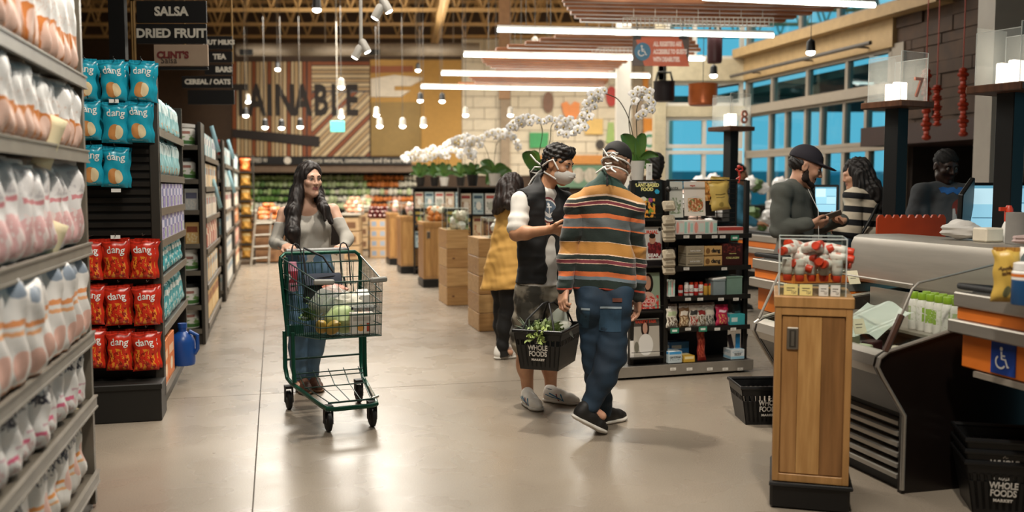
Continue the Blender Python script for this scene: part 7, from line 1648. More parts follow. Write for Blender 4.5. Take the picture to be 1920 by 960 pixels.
for k, (px, py, d_) in enumerate(((1611, 612, 4.72), (1600, 520, 5.3))): b = MB(); b.box(-.04, .04, -.001, .001, -.04, .04); o = obj('price_card', b, printed('case card', '#e6dcc0', [('r', .2, .6, .8, .66, '#5c5040'), ('r', .2, .4, .7, .45, '#5c5040')])); o.location = P(px, py, d_); o.rotation_euler = (-.4, 0, .4); tag(o, 'cream price card in the chilled case, %s' % ('leaning by the front glass', 'on the rear wall')[k], 'card')
# things on and behind the hood
def on_hood(px, y): return y
hz_ = 1.167
b = MB(); lumpy(b, (0, 0, .04), (.11, .07, .05), .15, 71, 20, 12); o = obj('tissue_paper', b, mat('white tissue', '#d0ccc6', .8)); o.location = cw(.8, .62, hz_ + .015); tag(o, 'crumpled white tissue lying on the stainless hood', 'tissue')
b = MB(); b.rbox(-.06, .06, -.05, .05, 0, .075, .008); o = obj('white_carton', b, M_cream); o.location = cw(.82, .44, hz_); o.rotation_euler = (0, 0, .3); tag(o, 'small white carton on the stainless hood beside the tissue', 'box')
b = MB(); b.lathe([(.055, 0), (.055, .16), (.02, .162)], 20); b.lathe([(.02, .0), (.02, .165)], 12, mi=1); o = obj('paper_roll', b, [mat('grey paper roll', '#87837d', .8), M_black]); o.location = cw(.84, .26, hz_); tag(o, 'upright grey paper roll on the stainless hood', 'paper roll')
b = MB(); lumpy(b, (0, 0, .025), (.13, .06, .03), .12, 72, 20, 12); o = obj('cloth', b, mat('pinkish cloth', '#b9a09a', .8)); o.location = cw(.8, .07, hz_ + .008); tag(o, 'crumpled pinkish cloth at the near end of the stainless hood', 'cloth')
o = thing('spray_bottle', 'white bottle with red top behind the stainless hood', 'bottle', P(1889, 462, 5.0)); b = MB(); b.lathe([(.03, 0), (.032, .01), (.032, .1), (.018, .14)], 14); obj('body', b, M_whp, o); b = MB(); b.lathe([(.02, .13), (.022, .14), (.022, .2), (.012, .22)], 12); b.box(-.05, 0, -.01, .01, .19, .21); obj('trigger_cap', b, M_redcap, o)
# tills
def counter(lab, pc, L, sign=None, side=1):
    """checkout counter whose far left corner is pc; runs toward the camera along -U"""
    t = thing('checkout_counter', lab, 'counter', (pc.x, pc.y, 0), AUV); w = .8
    for nm, z0, z1, x0, m in (('steel_band', .92, .985, 0, M_inox), ('orange_band', .86, .92, .012, M_orange), ('steel_band', .80, .86, -.015, M_inox), ('orange_panel', .645, .80, .03, M_orange)): b = MB(); b.rbox(x0, w, -L, -x0, z0, z1, .006); obj(nm, b, m, t)
    b = MB(); b.rbox(.05, w - .05, -L, -.06, .98, .99, .002); obj('conveyor_belt', b, M_rub, t); b = MB(); b.tube([(.3, -.012, .985), (.02, -.012, 1.012), (.012, -.03, 1.012), (.012, -L, 1.012)], .014, 8); obj('edge_rail', b, M_rub, t)
    b = MB(); b.box(.02, .16, -L, -.12, .615, .64); obj('ledge', b, mat('pale ledge', '#8d8478', .4), t); b = MB(); b.box(.52, w - .04, -L, -.05, .0, .645); obj('cabinet_body', b, M_caseb, t)
    if sign:
        y0 = sign; b = MB(); b.rbox(.024, .031, y0 - .07, y0 + .07, .655, .795, .002); s = obj('access_sign', b, mat('sign blue', '#1f3f8c', .4), t)
        isa(s, Matrix.Translation((.0228, y0, .725)) @ rotm('Z', -PI / 2) @ rotm('X', PI / 2), .1, mat('sign white', '#e0ddd8', .5))
    return t
def isa(par, Mx, s, m):
    """wheelchair figure: head, body line, wheel"""
    b = MB(); b.M = Mx @ Matrix.Scale(s, 4); f = lambda a, c, q: (a, c, q)
    b.prism([(x - .08, y + .42) for x, y in ring(.085, .085, 14)], .006, f); b.prism(line([(-.07, .3), (-.04, -.02), (.17, -.02), (.3, -.33), (.38, -.3)], .09), .006, f)
    b.prism(line([(-.06, .13), (.14, .13)], .07), .006, f)
    b.prism(line([(-.1 + .0 + .27 * math.cos(a), -.15 + .27 * math.sin(a)) for a in np.linspace(2.2, 5.75, 14)], .08), .006, f)
    o = obj('wheelchair_symbol', b, m, par, 0); return o
pc = P(1787, 550, 4.22); counter('orange and steel checkout counter at the right edge of the photo', pc, 2.6, -.285)
pc2 = P(1410, 500, 6.2); counter('orange and steel checkout counter between the magazine rack and the chilled case', pc2, .5); pc3 = P(1380, 470, 9.6); counter('orange and steel checkout counter, farthest lane', pc3, 1.6)
yb = bag_kind('coffee_bag', .105, .21, .05, printed('yellow coffee bag', '#c9a54c', [('c', .35, .1, .65, .32, '#6d6a4a'), ('r', 0, .0, 1, .04, '#a8873a')], .4), mat('ochre film', '#b98438', .4), 'Apothec\nsalve', ink('brown', '#5a3f1c'), .02, .62, seed=3); yb.location = P(1884, 560, 3.78); yb.location.z = .991; yb.rotation_euler = (0, 0, -.25); tag(yb, 'yellow bag standing on the near checkout counter', 'bag')
o = thing('tub', 'white and blue tub with orange band on the near checkout counter', 'tub', V((P(1922, 560, 3.7).x, 3.7, .991))); b = MB(); b.lathe([(.05, 0), (.052, .005), (.052, .1)], 18, mi=0); b.lathe([(.052, .1), (.052, .13), (.04, .14)], 18, mi=1); obj('body', b, [mat('deep blue label', '#1f4f7d', .4), M_whp], o); b = MB(); b.lathe([(.047, .138), (.047, .165), (.03, .17)], 18); obj('lid', b, M_whp, o); b = MB(); b.lathe([(.0525, .112), (.0525, .124)], 18); obj('orange_stripe', b, M_orange, o)
for k in range(3):
    g = G(1822, 948); t, *_ = basket('black hand basket under the near counter, %s of the stack' % ('lowest', 'middle', 'topmost')[k], V((g.x + .16, g.y - .02, .002 + .05 * k)), -.25)
    if k != 1: logo(t, -.139, .1, 1.0, .13, -.06)
# light boxes on posts
M_glow = glow('lit acrylic card', '#fff4e0', 2.0); M_shelfw = wood('walnut shelf', '#6d452c', '#4a2c1a')
def lightbox(lab, px, py, d, num, cx=0, rz=.5):
    c = P(px, py, d); t = thing('till_light', lab, 'lamp', (c.x, c.y, 0), rz); z = c.z; b = MB(); b.rbox(-.055, .055, -.055, .055, 0, z - .04, .004); obj('post', b, M_black, t)
    b = MB(); b.rbox(-.17, .17, -.17, .17, z - .045, z, .006); obj('shelf', b, M_shelfw, t); h = .33; a = .135; e = film('etched acrylic', '#dfe6e4', .13, .15)
    for nm, q in (('panel', (-a, a, -a, -a + .005, z, z + h)), ('panel', (-a, a, a - .005, a, z, z + h)), ('panel', (-a, -a + .005, -a, a, z, z + h * .9)), ('panel', (a - .005, a, -a, a, z, z + h * .9))): b = MB(); b.box(*q); obj(nm, b, e, t)
    b = MB(); ed = .003
    b.tube([(-a, -a, z), (-a, -a, z + h), (a, -a, z + h), (a, -a, z)], ed, 5); b.tube([(-a, a, z), (-a, a, z + h * .9), (-a, -a, z + h * .9)], ed, 5); b.tube([(a, -a, z + h * .9), (a, a, z + h * .9), (a, a, z)], ed, 5); obj('panel_edge', b, film('acrylic edge', '#e6ebe8', .45, .1), t)
    for k, (x, y) in enumerate(((-.05, -.06), (.02, .06))): b = MB(); b.rbox(x - .055, x + .055, y - .02, y + .02, z + .002, z + .13, .006); obj('lamp_card', b, M_glow, t)
    lettering(num, .19, mat('copper numeral', '#b5562c', .4), t, faceM((.07, -a + .02, z + .09)), depth=.006, bold=.002)
    l = bpy.data.lights.new('till_lamp', 'POINT'); l.energy = .9; l.color = (1, .85, .65); l.shadow_soft_size = .05; o = bpy.data.objects.new('till_lamp', l); C.objects.link(o); o.location = (c.x, c.y - .02, z + .2)
lightbox('lit acrylic till number box on a black post, nearest at the right edge', 1897, 160, 5.35, '6'); lightbox('lit acrylic till number 7 box on a black post', 1682, 192, 6.55, '7'); lightbox('lit acrylic till number box on a black post by the back windows', 1371, 238, 9.7, '8')
# screens
scr = printed('till screen', '#8fc4d9', [('r', .04, .6, .5, .94, '#b9dbe6'), ('r', .55, .3, .97, .6, '#a5d0e0'), ('r', .03, .3, .97, .32, '#3f6a7d'), ('r', .55, .62, .97, .64, '#4a7a8c'), ('r', .0, .94, 1, 1, '#5f97ad')], .3, emit=.7)
def monitor(lab, c, w, h, rz, tilt=-.12):
    t = thing('monitor', lab, 'monitor', c, rz); t.rotation_euler = Euler((tilt, 0, rz)); b = MB(); b.rbox(-w / 2, w / 2, 0, .035, -h / 2, h / 2, .008); obj('bezel', b, M_black, t); b = MB(); b.box(-w / 2 + .02, w / 2 - .02, -.002, .002, -h / 2 + .02, h / 2 - .02); obj('screen', b, scr, t)
    b = MB(); b.tube([(0, .03, -.05), (0, .09, -.15), (0, .09, -c.z + .93)], .02, 8); b.rbox(-.09, .09, .0, .18, -c.z + .9, -c.z + .92, .004); obj('stand', b, M_black, t)
monitor('black till monitor with pale blue screen near the right edge', P(1872, 392, 5.75), .37, .33, -.12); monitor('black till monitor behind the bearded man', P(1548, 374, 7.5), .2, .24, -.3)
b = MB(); b.rbox(-.15, .15, 0, .03, -.16, .16, .006); o = obj('card_reader_screen', b, M_black); o.location = P(1815, 395, 5.65); o.rotation_euler = (.1, -.35, .9); tag(o, 'black tilted panel seen from behind, left of the near monitor', 'monitor')
b = MB(); w = 135 * K(6.2)
for i in range(9): b.prism([(-w / 2 + w * i / 9, 0), (-w / 2 + w * (i + 1) / 9, 0), (-w / 2 + w * (i + 1) / 9, .2), (-w / 2 + w * (i + .7) / 9, .225), (-w / 2 + w * (i + .3) / 9, .225), (-w / 2 + w * i / 9, .2)], .02, lambda a, c, t: (a, t, c))
o = obj('bagging_divider', b, mat('orange red plastic', '#b5411c', .4)); o.location = P(1708, 466, 6.2); o.rotation_euler = (0, 0, .1); tag(o, 'orange red plastic divider with scalloped top behind the black post', 'divider')
t = thing('bagging_counter', 'dark counter in front of the cashier behind the chilled case', 'counter', (3.0, 6.1, 0), AUV * .6); b = MB(); b.rbox(-.35, 1.3, 0, .36, .0, .93, .01); obj('body', b, M_caseb, t); b = MB(); b.rbox(-.37, 1.32, -.02, .38, .93, .96, .006); obj('top', b, M_rub, t)

# ================================================================== ORCHIDS
M_pet = mat('orchid petal', '#ece9e6', .6, var=.03); M_lipf = mat('orchid lip', '#d9c07a', .5); M_stem = mat('orchid stem', '#3f3a24', .5); M_oleaf = mat('orchid leaf', '#335a2b', .35, col2='#55762f', scale=6); M_vase = mat('white ceramic', '#d0cbc2', .4, var=.04)
b = MB()
for k, (w, l) in enumerate(((.034, .036), (.05, .038), (.032, .036), (.032, .036), (.05, .038))):
    a = PI / 2 + 2 * PI * k / 5; d = V((math.cos(a), 0, math.sin(a))); s_ = V((-d.z, 0, d.x))
    b.grid(lambda u, v: d * l * v + s_ * (u - .5) * w * math.sin(PI * (.12 + .82 * v)) + V((0, -.010 * math.sin(PI * v) + .02 * (u - .5) ** 2, 0)), 3, 4)
b.ell((0, -.012, -.004), (.008, .011, .009), 8, 5, 1); flower_me = b.mesh('flower', 60); flower_me.materials.append(M_pet); flower_me.materials.append(M_lipf)
def orchid(lab, px, py, d, vase, stems, leaves, ph=.13, pr=.06, fs=1.0, rz=0):
    """pot stands at px, py (its foot); stems and flowers follow points of the photograph at about depth d"""
    c = P(px, py, d); t = thing('orchid', lab, 'orchid', c); rel = lambda x, y, o=0: P(x, y, d + o) - c
    b = MB(); b.lathe([(pr * .62, 0), (pr * .72, .005), (pr, ph), (pr * .9, ph), (pr * .85, ph - .02), (.001, ph - .022)], 18); obj('vase' if vase is M_vase else 'pot', b, vase, t)
    for st, fl in stems:
        pts = [rel(x, y, .02 * i) for i, (x, y) in enumerate(st)]; b = MB(); sm = []
        for i in range(len(pts) - 1):
            p0, p1, p2, p3 = pts[max(i - 1, 0)], pts[i], pts[i + 1], pts[min(i + 2, len(pts) - 1)]
            for k in range(5): q = k / 5; sm.append(.5 * ((2 * p1) + (p2 - p0) * q + (2 * p0 - 5 * p1 + 4 * p2 - p3) * q * q + (3 * p1 - p0 - 3 * p2 + p3) * q ** 3))
        sm.append(pts[-1]); b.tube(sm, .004, 6); obj('stem', b, M_stem, t)
        for x, y in fl:
            o = link('flower', flower_me, None, t, rel(x, y, rnd.uniform(-.06, .06))); o.rotation_euler = (rnd.uniform(-.5, .2), rnd.uniform(-.4, .4), rnd.uniform(-.7, .7)); o.scale = (fs * rnd.uniform(.9, 1.15),) * 3
    for (x0, y0, x1, y1, w) in leaves:
        a_, e = rel(x0, y0), rel(x1, y1, rnd.uniform(-.08, .08)); dv = e - a_; s_ = dv.cross(V((0, 1, .2))).normalized(); w = w * K(d); L = dv.length
        b = MB(); b.grid(lambda u, v: a_ + dv * v + s_ * (u - .5) * w * (math.sin(PI * min(1, .15 + .8 * v)) ** .7) + V((0, -.02 * abs(2 * u - 1), .18 * L * math.sin(PI * v))), 4, 8); obj('leaf', b, M_oleaf, t, 80)
orchid('tall white orchid in white vase on the magazine rack top', 1195, 341, 7.42, M_vase, [([(1196, 303), (1188, 262), (1178, 220), (1160, 188), (1142, 178), (1122, 172)], [(1132, 170), (1120, 172), (1108, 176), (1124, 184), (1110, 188), (1099, 194), (1114, 200), (1100, 208), (1092, 216), (1106, 219), (1093, 226), (1082, 231), (1096, 238), (1083, 243), (1076, 249)]),
    ([(1199, 303), (1194, 250), (1194, 205), (1203, 186), (1216, 192), (1222, 208)], [(1186, 176), (1196, 168), (1208, 168), (1219, 172), (1190, 190), (1203, 182), (1215, 184), (1223, 192), (1222, 206), (1206, 212), (1198, 218), (1210, 203)]), ([(1193, 303), (1180, 240), (1182, 200), (1195, 182)], [])],
    [(1195, 303, 1166, 252, 26), (1197, 303, 1205, 250, 22), (1199, 300, 1234, 292, 15), (1199, 304, 1222, 322, 16), (1194, 303, 1176, 290, 14)], .165, .062)
M_dpot = mat('dark pot', '#1c1714', .5)
orchid('white orchid behind the masked man', 1004, 344, 8.5, M_dpot, [([(1004, 318), (1012, 280), (1017, 245), (1008, 226), (985, 222), (960, 238)], [(957, 238), (963, 230), (972, 225), (981, 221), (990, 219), (1000, 221), (1009, 226), (978, 232), (994, 230), (966, 240)]), ([(1006, 318), (1030, 270), (1034, 236), (1050, 226), (1070, 234)], [(1020, 228), (1030, 223), (1041, 226), (1052, 222), (1060, 227), (1069, 224), (1076, 232), (1058, 238), (1068, 242), (1046, 238), (1050, 249), (1062, 252), (1074, 248)])],
    [(1002, 318, 983, 285, 26), (1005, 318, 1000, 282, 20), (1006, 318, 1030, 305, 18)], .12, .06, 1.05)
orchid('white orchid in a white pot behind the yellow dress', 927, 349, 12.3, M_vase, [([(926, 328), (927, 300), (930, 275), (938, 262), (955, 258), (968, 275)], [(905, 258), (914, 252), (924, 249), (934, 247), (944, 247), (954, 250), (962, 257), (968, 266), (972, 276), (930, 256), (944, 256)]), ([(924, 328), (915, 290), (905, 270), (885, 262)], [(896, 262), (887, 260), (878, 264), (870, 270), (900, 272), (884, 270)])],
    [(927, 328, 902, 302, 22), (927, 328, 893, 322, 18), (927, 328, 950, 312, 22), (927, 328, 960, 322, 20), (927, 328, 912, 345, 18)], .165, .085, 1.4)
for k, (px, d, fl) in enumerate(((886, 12.4, [(852, 266), (860, 262), (868, 259), (876, 257), (862, 270), (872, 268)]), (864, 15.6, [(835, 272), (843, 267), (852, 275), (828, 279), (845, 281), (836, 284)]), (833, 15.6, [(822, 284), (812, 278), (829, 292), (815, 290), (806, 287), (838, 293)]), (815, 15.7, [(800, 284), (792, 290), (807, 296), (797, 298), (786, 286)]), (788, 15.6, [(757, 296), (765, 290), (774, 288), (783, 291), (762, 300), (776, 297), (790, 298)]))):
    q = P(px, 340, d); mx_ = fl[len(fl) // 2]
    orchid('white orchid with dark green leaves in the far row, %s from right' % ORD[k], px, 349, d, M_dpot if k != 2 else M_vase, [([(px, 330), (px + 2, 300), (px - 4, 280), mx_], fl), ([(px + 2, 330), (px + 8, 300), (px + 2, 285), (px - 8, 280)], [(px - 8, 283), (px + 1, 286), (px - 2, 292)])], [(px, 330, px - 15, 312, 12), (px, 330, px + 12, 308, 12), (px, 330, px + 18, 322, 10), (px, 330, px - 4, 304, 11), (px, 330, px - 19, 326, 9)], .15, .08, 1.75)
# far magazine racks under the orchids
covers = [printed('far cover %d' % i, a, [('n', .1, .1, .9, .6, b_, 6), ('r', .1, .75, .9, .9, c_), ('c', .3, .2, .8, .6, d_)], .4) for i, (a, b_, c_, d_) in enumerate((('#c9b8a0', '#8c5a34', '#8c2f2c', '#d9cfc0'), ('#2a2a24', '#c98a3c', '#d9c05c', '#6d8f3c'), ('#a8b9b9', '#4a6a7d', '#2f4a5c', '#d9d4c9'), ('#d0b890', '#b5623c', '#7d3a24', '#e0c9a4'), ('#d9d4c9', '#8a8a7d', '#b54a3c', '#a8a89a'), ('#5c2f2a', '#d9a267', '#e0d6c2', '#8c4a3a')))]
def farrack(lab, x0, x1, d, n):
    a, c = P(x0, 350, d), P(x1, 350, d); w = c.x - a.x; t = thing('magazine_rack', lab, 'rack', (a.x, d - .02, 0), AUV * .4); zt = 1.455
    for x in (0, w): b = MB(); b.box(x - .015, x + .015, 0, .3, 0, zt); obj('side_panel', b, M_rack, t)
    for z in (.1, .45, .8, 1.1, zt): b = MB(); b.box(0, w, 0, .3, z - .02, z); obj('shelf', b, M_rack, t)
    b = MB(); b.box(0, w, .28, .3, 0, zt); obj('back_panel', b, M_black, t)
    for r, z in enumerate((1.1, .8, .45)):
        for k in range(n): b = MB(); ww = w / n * .86; b.box(-ww / 2, ww / 2, 0, .01, 0, .27); o = obj('magazine', b, covers[(k * 2 + r) % 6]); o.location = t.matrix_basis @ V((w * (k + .5) / n, .03, z + .002)); o.rotation_euler = (-.08, 0, AUV * .4); tag(o, 'magazine on the %s, %s shelf, %s from left' % (lab.split(',')[0], ORD[r], ORD[k]), 'magazine', 'magazines on the far racks')
farrack('far rack under the orchids, left of the yellow dress', 862, 932, 12.2, 3); farrack('farther rack under the small orchids, by the wooden cabinets', 776, 872, 15.5, 5); farrack('rack behind the masked man, under his orchid', 966, 1066, 8.4, 3)

# ================================================================== CEILING: linear lamps, slat panels, spots
M_lin = glow('linear lamp', '#f4fff4', 7.0); ZL = 3.36
for k, (a, c) in enumerate((((1318, -4), (1640, 10)), ((933, 56), (1450, 67)), ((870, 103), (1320, 111)), ((828, 138), (1218, 143)), ((790, 163), (1135, 168)))):
    p, q = G(*a, ZL), G(*c, ZL); t = thing('linear_lamp', 'long white linear ceiling lamp over the tills, %s from the camera' % ORD[k], 'lamp', p); d = q - p; b = MB(); b.tube([(0, 0, 0), tuple(d)], .026, 8); obj('diffuser', b, M_lin, t); b = MB(); b.tube([(0, 0, .035), tuple(d + V((0, 0, .035)))], .024, 4); obj('housing', b, mat('white housing', '#cfcbc4', .5), t)
    for f_ in (.1, .5, .9): b = MB(); b.tube([tuple(d * f_ + V((0, 0, .04))), tuple(d * f_ + V((0, 0, 2.79)))], .004, 5); obj('cable', b, M_post, t)
M_slw = wood('red cedar slat', '#9a6038', '#764526', stretch=(1.2, 14, 14))
for k, rows in enumerate(([(4, 1055, 1590), (11, 1058, 1560), (19, 1064, 1520), (27, 1070, 1490), (34, 1078, 1470), (41, 1088, 1440)], [(72, 1040, 1296), (78, 1012, 1302), (84, 985, 1308), (90, 952, 1312), (96, 930, 1300), (102, 912, 1290)], [(113, 903, 1175), (118, 906, 1165), (123, 912, 1160), (128, 920, 1150), (132, 930, 1140)], [(147, 880, 1140), (151, 884, 1138), (155, 890, 1135), (159, 860, 1132)])):
    z = ZL + .07; t = thing('slat_ceiling_panel', 'hanging panel of reddish wooden slats over the tills, %s from the camera' % ORD[k], 'ceiling panel', G(rows[0][1], rows[0][0], z))
    for (y, xa_, xb_) in rows:
        p, q = G(xa_, y, z), G(xb_, y + .02 * (xb_ - xa_), z); d = (q - p); b = MB(); b.M = Matrix.Translation(p - t.location) @ rotm('Z', math.atan2(d.y, d.x)); b.rbox(0, d.length, -.055, .055, 0, .05, .006); obj('slat', b, M_slw, t)
    p0, p1 = G(rows[0][1] + 60, rows[0][0], z), G(rows[-1][1] + 60, rows[-1][0], z)
    for e in (0, 170): p0, p1 = G(rows[0][1] + 60 + e, rows[0][0], z), G(rows[-1][1] + 60 + e, rows[-1][0], z); b = MB(); b.tube([tuple(p0 - t.location + V((0, 0, .07))), tuple(p1 - t.location + V((0, 0, .07)))], .02, 6); m_ = (p0 + p1) / 2 - t.location; b.tube([tuple(m_), tuple(m_ + V((0, 0, 2.8)))], .006, 5); obj('hanger', b, M_post, t)
for k, (x0_, x1_, y0_, y1_, d) in enumerate(((1168, 1450, 33, 50, 10.6), (1110, 1290, 90, 104, 13.6))):
    b = MB(); n = 34 if k == 0 else 24; c = P(x0_, y0_, d)
    for i in range(n + 1): x = x0_ + (x1_ - x0_) * i / n; b.tube([P(x, y0_, d) - c, P(x, y1_, d) - c], .005, 5)
    for j in range(3): y = y0_ + (y1_ - y0_) * j / 2; b.tube([P(x0_, y, d) - c, P(x1_, y, d) - c], .005, 5)
    for i in range(7): x = x0_ + (x1_ - x0_) * (i + .5) / 7; q = P(x, y0_, d) - c; b.tube([q, q + V((0, 0, 2.2))], .004, 5)
    o = obj('wire_grid', b, mat('white wire', '#b9b0a2', .5)); o.location = c; tag(o, 'white hanging wire grid between the lamps and slats, %s one' % ('nearer', 'farther')[k], 'wire grid')
M_bulb = glow('lamp lens', '#fff6e6', 14)
for k, (px, py, d, dk) in enumerate(((461, 218, 18, 1), (497, 240, 17, 1), (528, 241, 17, 1), (563, 239, 17, 1), (521, 131, 19, 1), (465, 192, 19, 0), (640, 165, 16, 0), (640, 220, 19, 0), (706, 217, 18, 0), (712, 238, 17, 0), (755, 238, 17, 0), (794, 237, 17, 0), (784, 133, 20, 1), (788, 190, 18, 1), (829, 191, 18, 1), (873, 217, 18, 0), (594, 20, 12, 1), (957, 217, 18, 0), (1520, 100, 11.5, 1), (1003, 89, 15, 0), (1338, 143, 14, 1))):
    c = P(px, py, d); t = thing('spot_lamp', 'x', 'lamp', c); hd = M_black if dk else mat('pale lamp housing', '#b9b2a6', .5); b = MB(); b.lathe([(.06, .02), (.05, .14), (.02, .17)], 12); obj('housing', b, hd, t); b = MB(); b.ell((0, 0, .01), (.055, .055, .035), 12, 8); obj('lens', b, M_bulb, t); b = MB(); b.tube([(0, 0, .16), (0, 0, 6.2 - c.z)], .005, 5); obj('cord', b, M_post, t)
    tag(t, '%s pendant spot lamp %s' % (('pale', 'black')[dk], ('low before the mural, first from left', 'low before the mural, second from left', 'low before the mural, third from left', 'low before the mural, fourth from left', 'high before the mural letters', 'above the first low lamp', 'near the middle of the mural', 'just above the green exit sign', 'right of the mural, upper left', 'right of the mural, lower first', 'right of the mural, lower second', 'right of the mural, lower third', 'high on the ochre wall', 'midway on the ochre wall, left', 'midway on the ochre wall, right', 'on the ochre wall edge', 'at the top of the photo left of the track', 'against the cream wall', 'by the right windows fascia', 'under the slats', 'below the maroon pot')[k]), 'lamp')
for k, (px, py, d, top) in enumerate(((677, 92, 10, 1), (716, 16, 9, 0))):
    c = P(px, py, d); t = thing('track_lamp', 'white %s' % ('hanging pole with a cluster of track spots', 'pair of track spots at the top edge of the photo')[k], 'lamp', c); wm_ = mat('white lamp body', '#c4beb4', .45)
    b = MB(); b.tube([(0, 0, .05), (.01, 0, 6.2 - c.z)], .018, 8); obj('pole', b, wm_, t)
    for i, (x, z, r) in enumerate(((-.03, -.02, .5), (.03, .04, -.5))): b = MB(); b.M = Matrix.Translation((x, 0, z)) @ rotm('Y', r); b.lathe([(.03, .06), (.042, .04), (.042, -.08)], 12); h_ = obj('spot_head', b, wm_, t); b = MB(); b.M = Matrix.Translation((x, 0, z)) @ rotm('Y', r); b.ell((0, 0, -.082), (.036, .036, .01), 12, 6); obj('lens', b, M_bulb, h_)
c = P(633, 237, 17.5); t = thing('exit_sign', 'small green sign hanging from a white rod before the mural', 'sign', c); b = MB(); b.rbox(-.13, .13, -.02, .02, -.1, .1, .006); obj('panel', b, glow('green sign', '#4fc4b4', .55), t); b = MB(); b.tube([(0, 0, .1), (0, 0, 6.2 - c.z)], .009, 6); obj('rod', b, mat('grey rod', '#7d776c', .5), t)
# accessible registers sign
d = 11.3; c = P(1239, 96, d); t = thing('hanging_sign', 'orange hanging sign about accessible registers with a wheelchair symbol', 'sign', c); k_ = K(d); f_ = lambda y0: (lambda a, c_, q: (a, y0 + q, c_))
b = MB(); b.rbox(-52 * k_, 52 * k_, 0, .012, -27 * k_, 28 * k_, .003); obj('board', b, mat('dark taupe board', '#4a3a30', .5), t); b = MB(); b.prism([(-30 * k_, -27 * k_), (53 * k_, -28 * k_), (37 * k_, 26 * k_), (-48 * k_, 26 * k_)], .006, f_(-.007)); obj('orange_panel', b, mat('sign orange', '#c4562a', .5), t)
b = MB(); b.prism([(a - 34 * k_, c_ - 1 * k_) for a, c_ in ring(15 * k_, 16.5 * k_, 28)], .006, f_(-.014)); s_ = obj('blue_disc', b, mat('sign teal', '#1f6a8c', .5), t); isa(s_, Matrix.Translation((-34 * k_, -.0145, 0)) @ rotm('X', PI / 2), 21 * k_, mat('sign white', '#e0ddd8', .5))
for i, tx in enumerate(('ALL REGISTERS ARE', 'ACCESSIBLE TO GUESTS', 'WITH DISABILITIES.')): lettering(tx, 11.5 * k_, mat('sign pale', '#f2d8cc', .5), t, faceM((-14 * k_, -.0085, (12.5 - 14 * i) * k_)), align='LEFT', sx=(.52, .5, .5)[i], bold=.004)
for x in (-44, 40): b = MB(); b.box((x - 7) * k_, (x + 7) * k_, -.012, .016, 21 * k_, 28 * k_); o = obj('clamp', b, M_black, t); b = MB(); b.tube([(x * k_, 0, 27 * k_), (x * k_, 0, 2.6)], .006, 5); obj('chain', b, M_post, t)
# big ornamental cookware hanging by the windows
for nm, lab, px, py, d, r, col, hx in (('copper_pot', 'large shiny copper saucepan hanging by the back windows', 1318, 178, 12.5, .19, '#b5602f', 1), ('dark_pot', 'dark round pan hanging left of the copper saucepan', 1245, 172, 12.5, .14, '#1b1216', 0), ('maroon_pot', 'tall maroon pot hanging right of the orange sign', 1340, 92, 12.0, .095, '#3a1216', 0)):
    c = P(px, py, d); t = thing(nm, lab, 'pot', c); h = r * (.75 if hx else .95 if nm[0] == 'd' else 1.9); b = MB(); b.lathe([(.01, -h), (r * .9, -h * .97), (r, -h * .8), (r * 1.0, h * .9), (r * 1.05, h), (r * .96, h * .9), (r * .9, -h * .7), (.01, -h * .75)], 24); obj('pan', b, mat(nm, col, .35 if hx else .5, metal=.35 if hx else .1), t)
    b = MB(); b.tube([(r, 0, h * .7), (r + .28, 0, h * 1.0)] if hx else [(-r * .8, 0, h), (-r * .6, 0, h + .12), (r * .6, 0, h + .12), (r * .8, 0, h)], .016, 8); obj('handle', b, M_post, t); b = MB(); b.tube([(0, 0, h * .9), (0, 0, 6.2 - c.z)], .005, 5); obj('cord', b, M_post, t)
for k, (px, y0_, y1_, d) in enumerate(((1737, 130, 262, 10.2), (1757, 160, 236, 10.6), (1806, 128, 255, 10.0))):
    p, q = P(px, y0_, d), P(px, y1_, d); b = MB(); n = 16
    for i in range(n): c = p.lerp(q, (i + .5) / n) - p; b.ell(c, (.045 + .02 * math.sin(i * 1.7), .045, (p - q).length / n * .7), 8, 6)
    b.tube([(0, 0, 0), (0, 0, 6.2 - p.z)], .006, 5); o = obj('hanging_garland', b, mat('red orange garland', '#b53a1c', .5)); o.location = p; tag(o, 'red orange garland hanging before the dark stone wall, %s from left' % ORD[k], 'garland', 'red garlands')

# ================================================================== BACK WALL: mural, decor, produce
YM = YB - .02
mural = thing('plank_mural', 'wooden plank mural with large dark letters AINABLE on the back wall', 'mural', P(565, 205, YM)); mo = mural.location
b = MB(); q = [P(x, y, YM) - mo for x, y in ((436, 115), (694, 294))]; b.box(q[0].x, q[1].x, -.012, .0, q[1].z, q[0].z); obj('back_plate', b, M_caseb, mural)
W1, W2, W3_ = (mat('mural plank %d' % i, c, .6, var=.1, stretch=(3, 3, 3)) for i, c in enumerate(('#b39468', '#cdb48a', '#8a4618')))
def mpl(poly, m, th=.03, y=-.03): b = MB(); q = [P(x, yy, YM) - mo for x, yy in poly]; b.prism([(v.x, v.z) for v in q][::-1], th, lambda a, c, t: (a, y + t, c)); obj('plank', b, m, mural)
x = 437; k = 0
while x < 576: w = (8, 7, 8, 6)[k % 4]; m = W3_ if k % 9 in (0, 5) else (W1, W2)[k % 2]; mpl([(x, 116), (x + w - 2, 116), (x + w - 2, 293), (x, 293)], m, .03 + .008 * (k % 3)); x += w; k += 1
mpl([(577, 116), (584, 116), (584, 293), (577, 293)], W3_)
for i, y in enumerate(range(116, 172, 8)): mpl([(585, y), (693, y), (693, y + 6), (585, y + 6)], W3_ if i == 0 else (W1, W2)[i % 2], .03 + .006 * (i % 2))
